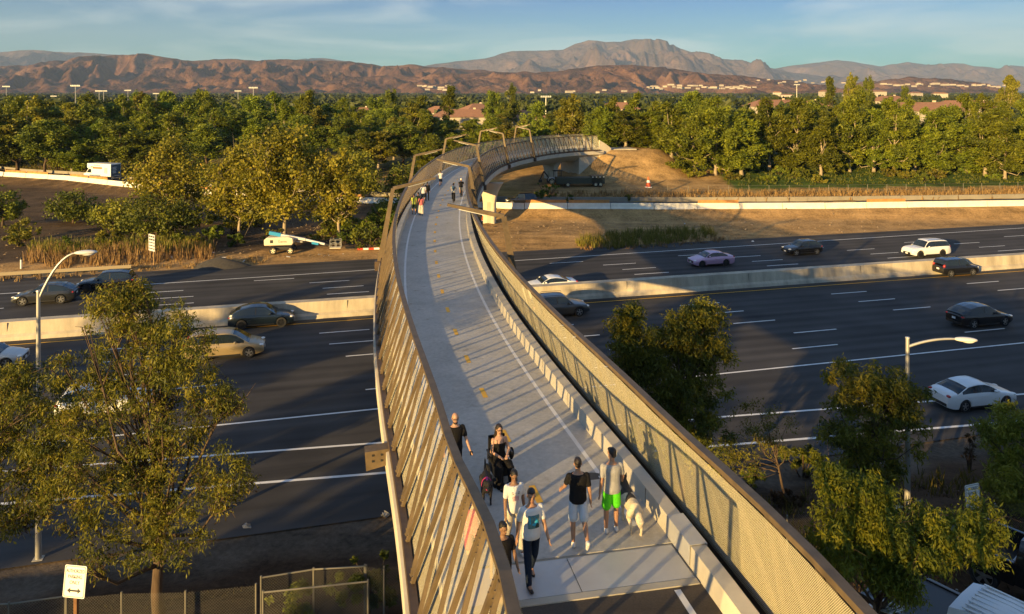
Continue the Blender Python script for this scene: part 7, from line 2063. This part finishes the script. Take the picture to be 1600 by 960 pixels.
# bushes by the ramp on the right
for i, (u, v, s_, lab) in enumerate([(845, 312, 1.2, 'bright yellow green bush behind the boarded barriers right of the pier'), (890, 312, .6, 'small yellow green bush behind the middle of the boarded barriers'), (981, 318, .7, 'small yellow green bush behind the grey wall right of the boards'), (855, 292, 1.6, 'dark tree clump in shade left of the backhoe')]):
    p_ = aty(u, v, float(ramp_y(6)) + 6.9 + (3 if i == 3 else 0)); shrub((p_.x, p_.y, gz(p_.x, p_.y)), (1.3 * s_, .8, 1.6 * s_), 1200, .26, .12, M_LF_DARK if i == 3 else M_LF_BRIGHT, 150 + i, lab)

# tall floodlight masts beyond the wood
for i, (u, vt, hpx, y) in enumerate([(10, 136, 34, 420), (118, 135, 47, 330), (155, 143, 36, 420), (162, 143, 34, 430), (84, 151, 24, 520), (200, 142, 26, 480), (244, 147, 22, 520), (372, 143, 24, 470), (396, 138, 42, 350), (1245, 133, 20, 520), (853, 152, 20, 300)]):
    tp_ = aty(u, vt, y); z = gz(tp_.x, tp_.y)
    e = empty('floodlight_mast', (tp_.x, tp_.y, z), 0, 'slender floodlight mast standing beyond the wood', 'floodlight', 'floodlight masts beyond the wood'); h = tp_.z - z
    mb = MB(); mb.tube([(0, 0, 0), (0, 0, h)], [.22, .14], 6); mb.build('mast', M_GALV, e)
    mb = MB(); mb.box((0, 0, h), (4.2, .2, .25)); 
    for k in range(6): mb.box((-1.8 + .72 * k, -.2, h + .3), (.5, .4, .5))
    mb.build('lamp_bar', mat('pale_fixture', (.5, .5, .48), rough=.5), e)
# houses beyond the trees
M_ROOF = mat('clay_tile_roof', (.27, .135, .075), rough=.9, var=.2, scale=1.5); M_STUC = mat('cream_stucco', (.58, .47, .32), rough=.9, var=.06, scale=.4); M_STUC2 = mat('pale_stucco', (.40, .355, .29), rough=.9, var=.06, scale=.4)
def house(u, v, y, w, dpt, h, rz, label, group='houses beyond the trees', hip=True):
    p_ = aty(u, v, y); z = gz(p_.x, p_.y)
    e = empty('house', (p_.x, p_.y, z), rz, label, 'house', group); hw_ = max(2.5, p_.z - z)
    h0 = max(2.6, hw_ - h)
    mb = MB(); mb.box((0, 0, h0 / 2), (w, dpt, h0)); mb.build('wall', M_STUC if (int(u) % 2) else M_STUC2, e)
    mb = MB(); o_ = .6; rr = min(dpt, w) * .45 if hip else 0
    V = [(-w / 2 - o_, -dpt / 2 - o_, h0), (w / 2 + o_, -dpt / 2 - o_, h0), (w / 2 + o_, dpt / 2 + o_, h0), (-w / 2 - o_, dpt / 2 + o_, h0), (-w / 2 + rr, 0, h0 + h), (w / 2 - rr, 0, h0 + h)]
    mb.add(V, [(0, 1, 5, 4), (2, 3, 4, 5), (1, 2, 5), (3, 0, 4), (3, 2, 1, 0)]); rf = mb.build('roof', M_ROOF, e)
    mb = MB(); mb.box((w * .2, dpt * .1, h0 + h * .8), (.8, .8, h * .8)); mb.build('chimney', M_STUC, rf)
    n = max(2, int(w / 5))
    for k in range(n):
        xx = -w / 2 + w * (k + .5) / n; mb = MB(); mb.box((xx, -dpt / 2 - .02, h0 * .62), (1.4, .06, 1.1)); mb.build('window', M_GLASS, e)
for (u, v, y, w, dd, h, rz, lab) in ((722, 171, 265, 22, 11, 2.6, .1, 'long cream house with a brown tile roof showing between trees above the bridge bend'), (688, 166, 300, 14, 10, 2.6, -.4, 'tile roofed house left of the skyline poplar'), (745, 162, 330, 12, 9, 2.5, .5, 'house with bright gable right of the skyline poplar'), (822, 172, 250, 12, 10, 2.6, .3, 'house half hidden behind dark trees above the far lamp masts'),
    (1210, 156, 330, 24, 11, 2.8, .15, 'wide tile roofed house above the right pine row'), (1262, 157, 345, 18, 11, 2.8, -.2, 'tile roofed house with two pale gables above the right pine row'), (1440, 160, 250, 26, 11, 2.8, .1, 'large cream house with a long brown roof behind the right pine row'), (1500, 157, 270, 20, 11, 2.8, -.1, 'tile roofed house at the right end of the row behind the pines'), (1535, 158, 280, 12, 9, 2.6, .4, 'small cream gabled house right of the long roofed house'), (965, 160, 300, 16, 10, 2.6, 0, 'tile roofed house behind the trees near the far end of the bridge'), (560, 168, 320, 16, 10, 2.6, .2, 'tile roofed house deep in the left wood'), (1390, 150, 420, 20, 11, 2.8, .2, 'distant tile roofed house left of the long roofed one')):
    house(u, v, y, w, dd, h, rz, lab)
# far town: rows of pale buildings on the plain
bm2 = MB(); bm2.box((0, 0, .5), (1, 1, 1)); w0 = bm2.build('wall', M_STUC2); wme = w0.data; bpy.data.objects.remove(w0)
bm2 = MB(); bm2.add([(-.54, -.54, 1), (.54, -.54, 1), (.54, .54, 1), (-.54, .54, 1), (-.3, 0, 1.35), (.3, 0, 1.35)], [(0, 1, 5, 4), (2, 3, 4, 5), (1, 2, 5), (3, 0, 4)]); r0_ = bm2.build('roof', M_ROOF); rme = r0_.data; bpy.data.objects.remove(r0_)
rt_ = random.Random(12)
for (u0, u1, v0, v1, n, y0, y1) in ((1010, 1180, 131, 138, 30, 2600, 3300), (1180, 1330, 124, 130, 14, 3600, 4100), (1380, 1590, 129, 136, 26, 2600, 3400), (655, 700, 133, 140, 11, 2800, 3200), (790, 990, 140, 144, 8, 2400, 3000), (1180, 1480, 143, 149, 8, 900, 1500)):
    for k in range(n):
        u = u0 + (u1 - u0) * (k + rt_.random()) / n; v = rt_.uniform(v0, v1); y = rt_.uniform(y0, y1); p_ = aty(u, v, y)
        w_ = rt_.uniform(10, 26); h_ = rt_.uniform(4.5, 7.5)
        e = empty('town_house', (p_.x, p_.y, max(2, p_.z - h_)), rt_.uniform(-.3, .3), 'pale building with a low brown roof in the far town', 'building', 'pale buildings of the far town')
        e.scale = (w_, w_ * .6, h_)
        for nm, mm in (('wall', wme), ('roof', rme)):
            o = bpy.data.objects.new(nm, mm); COL.objects.link(o); o.parent = e
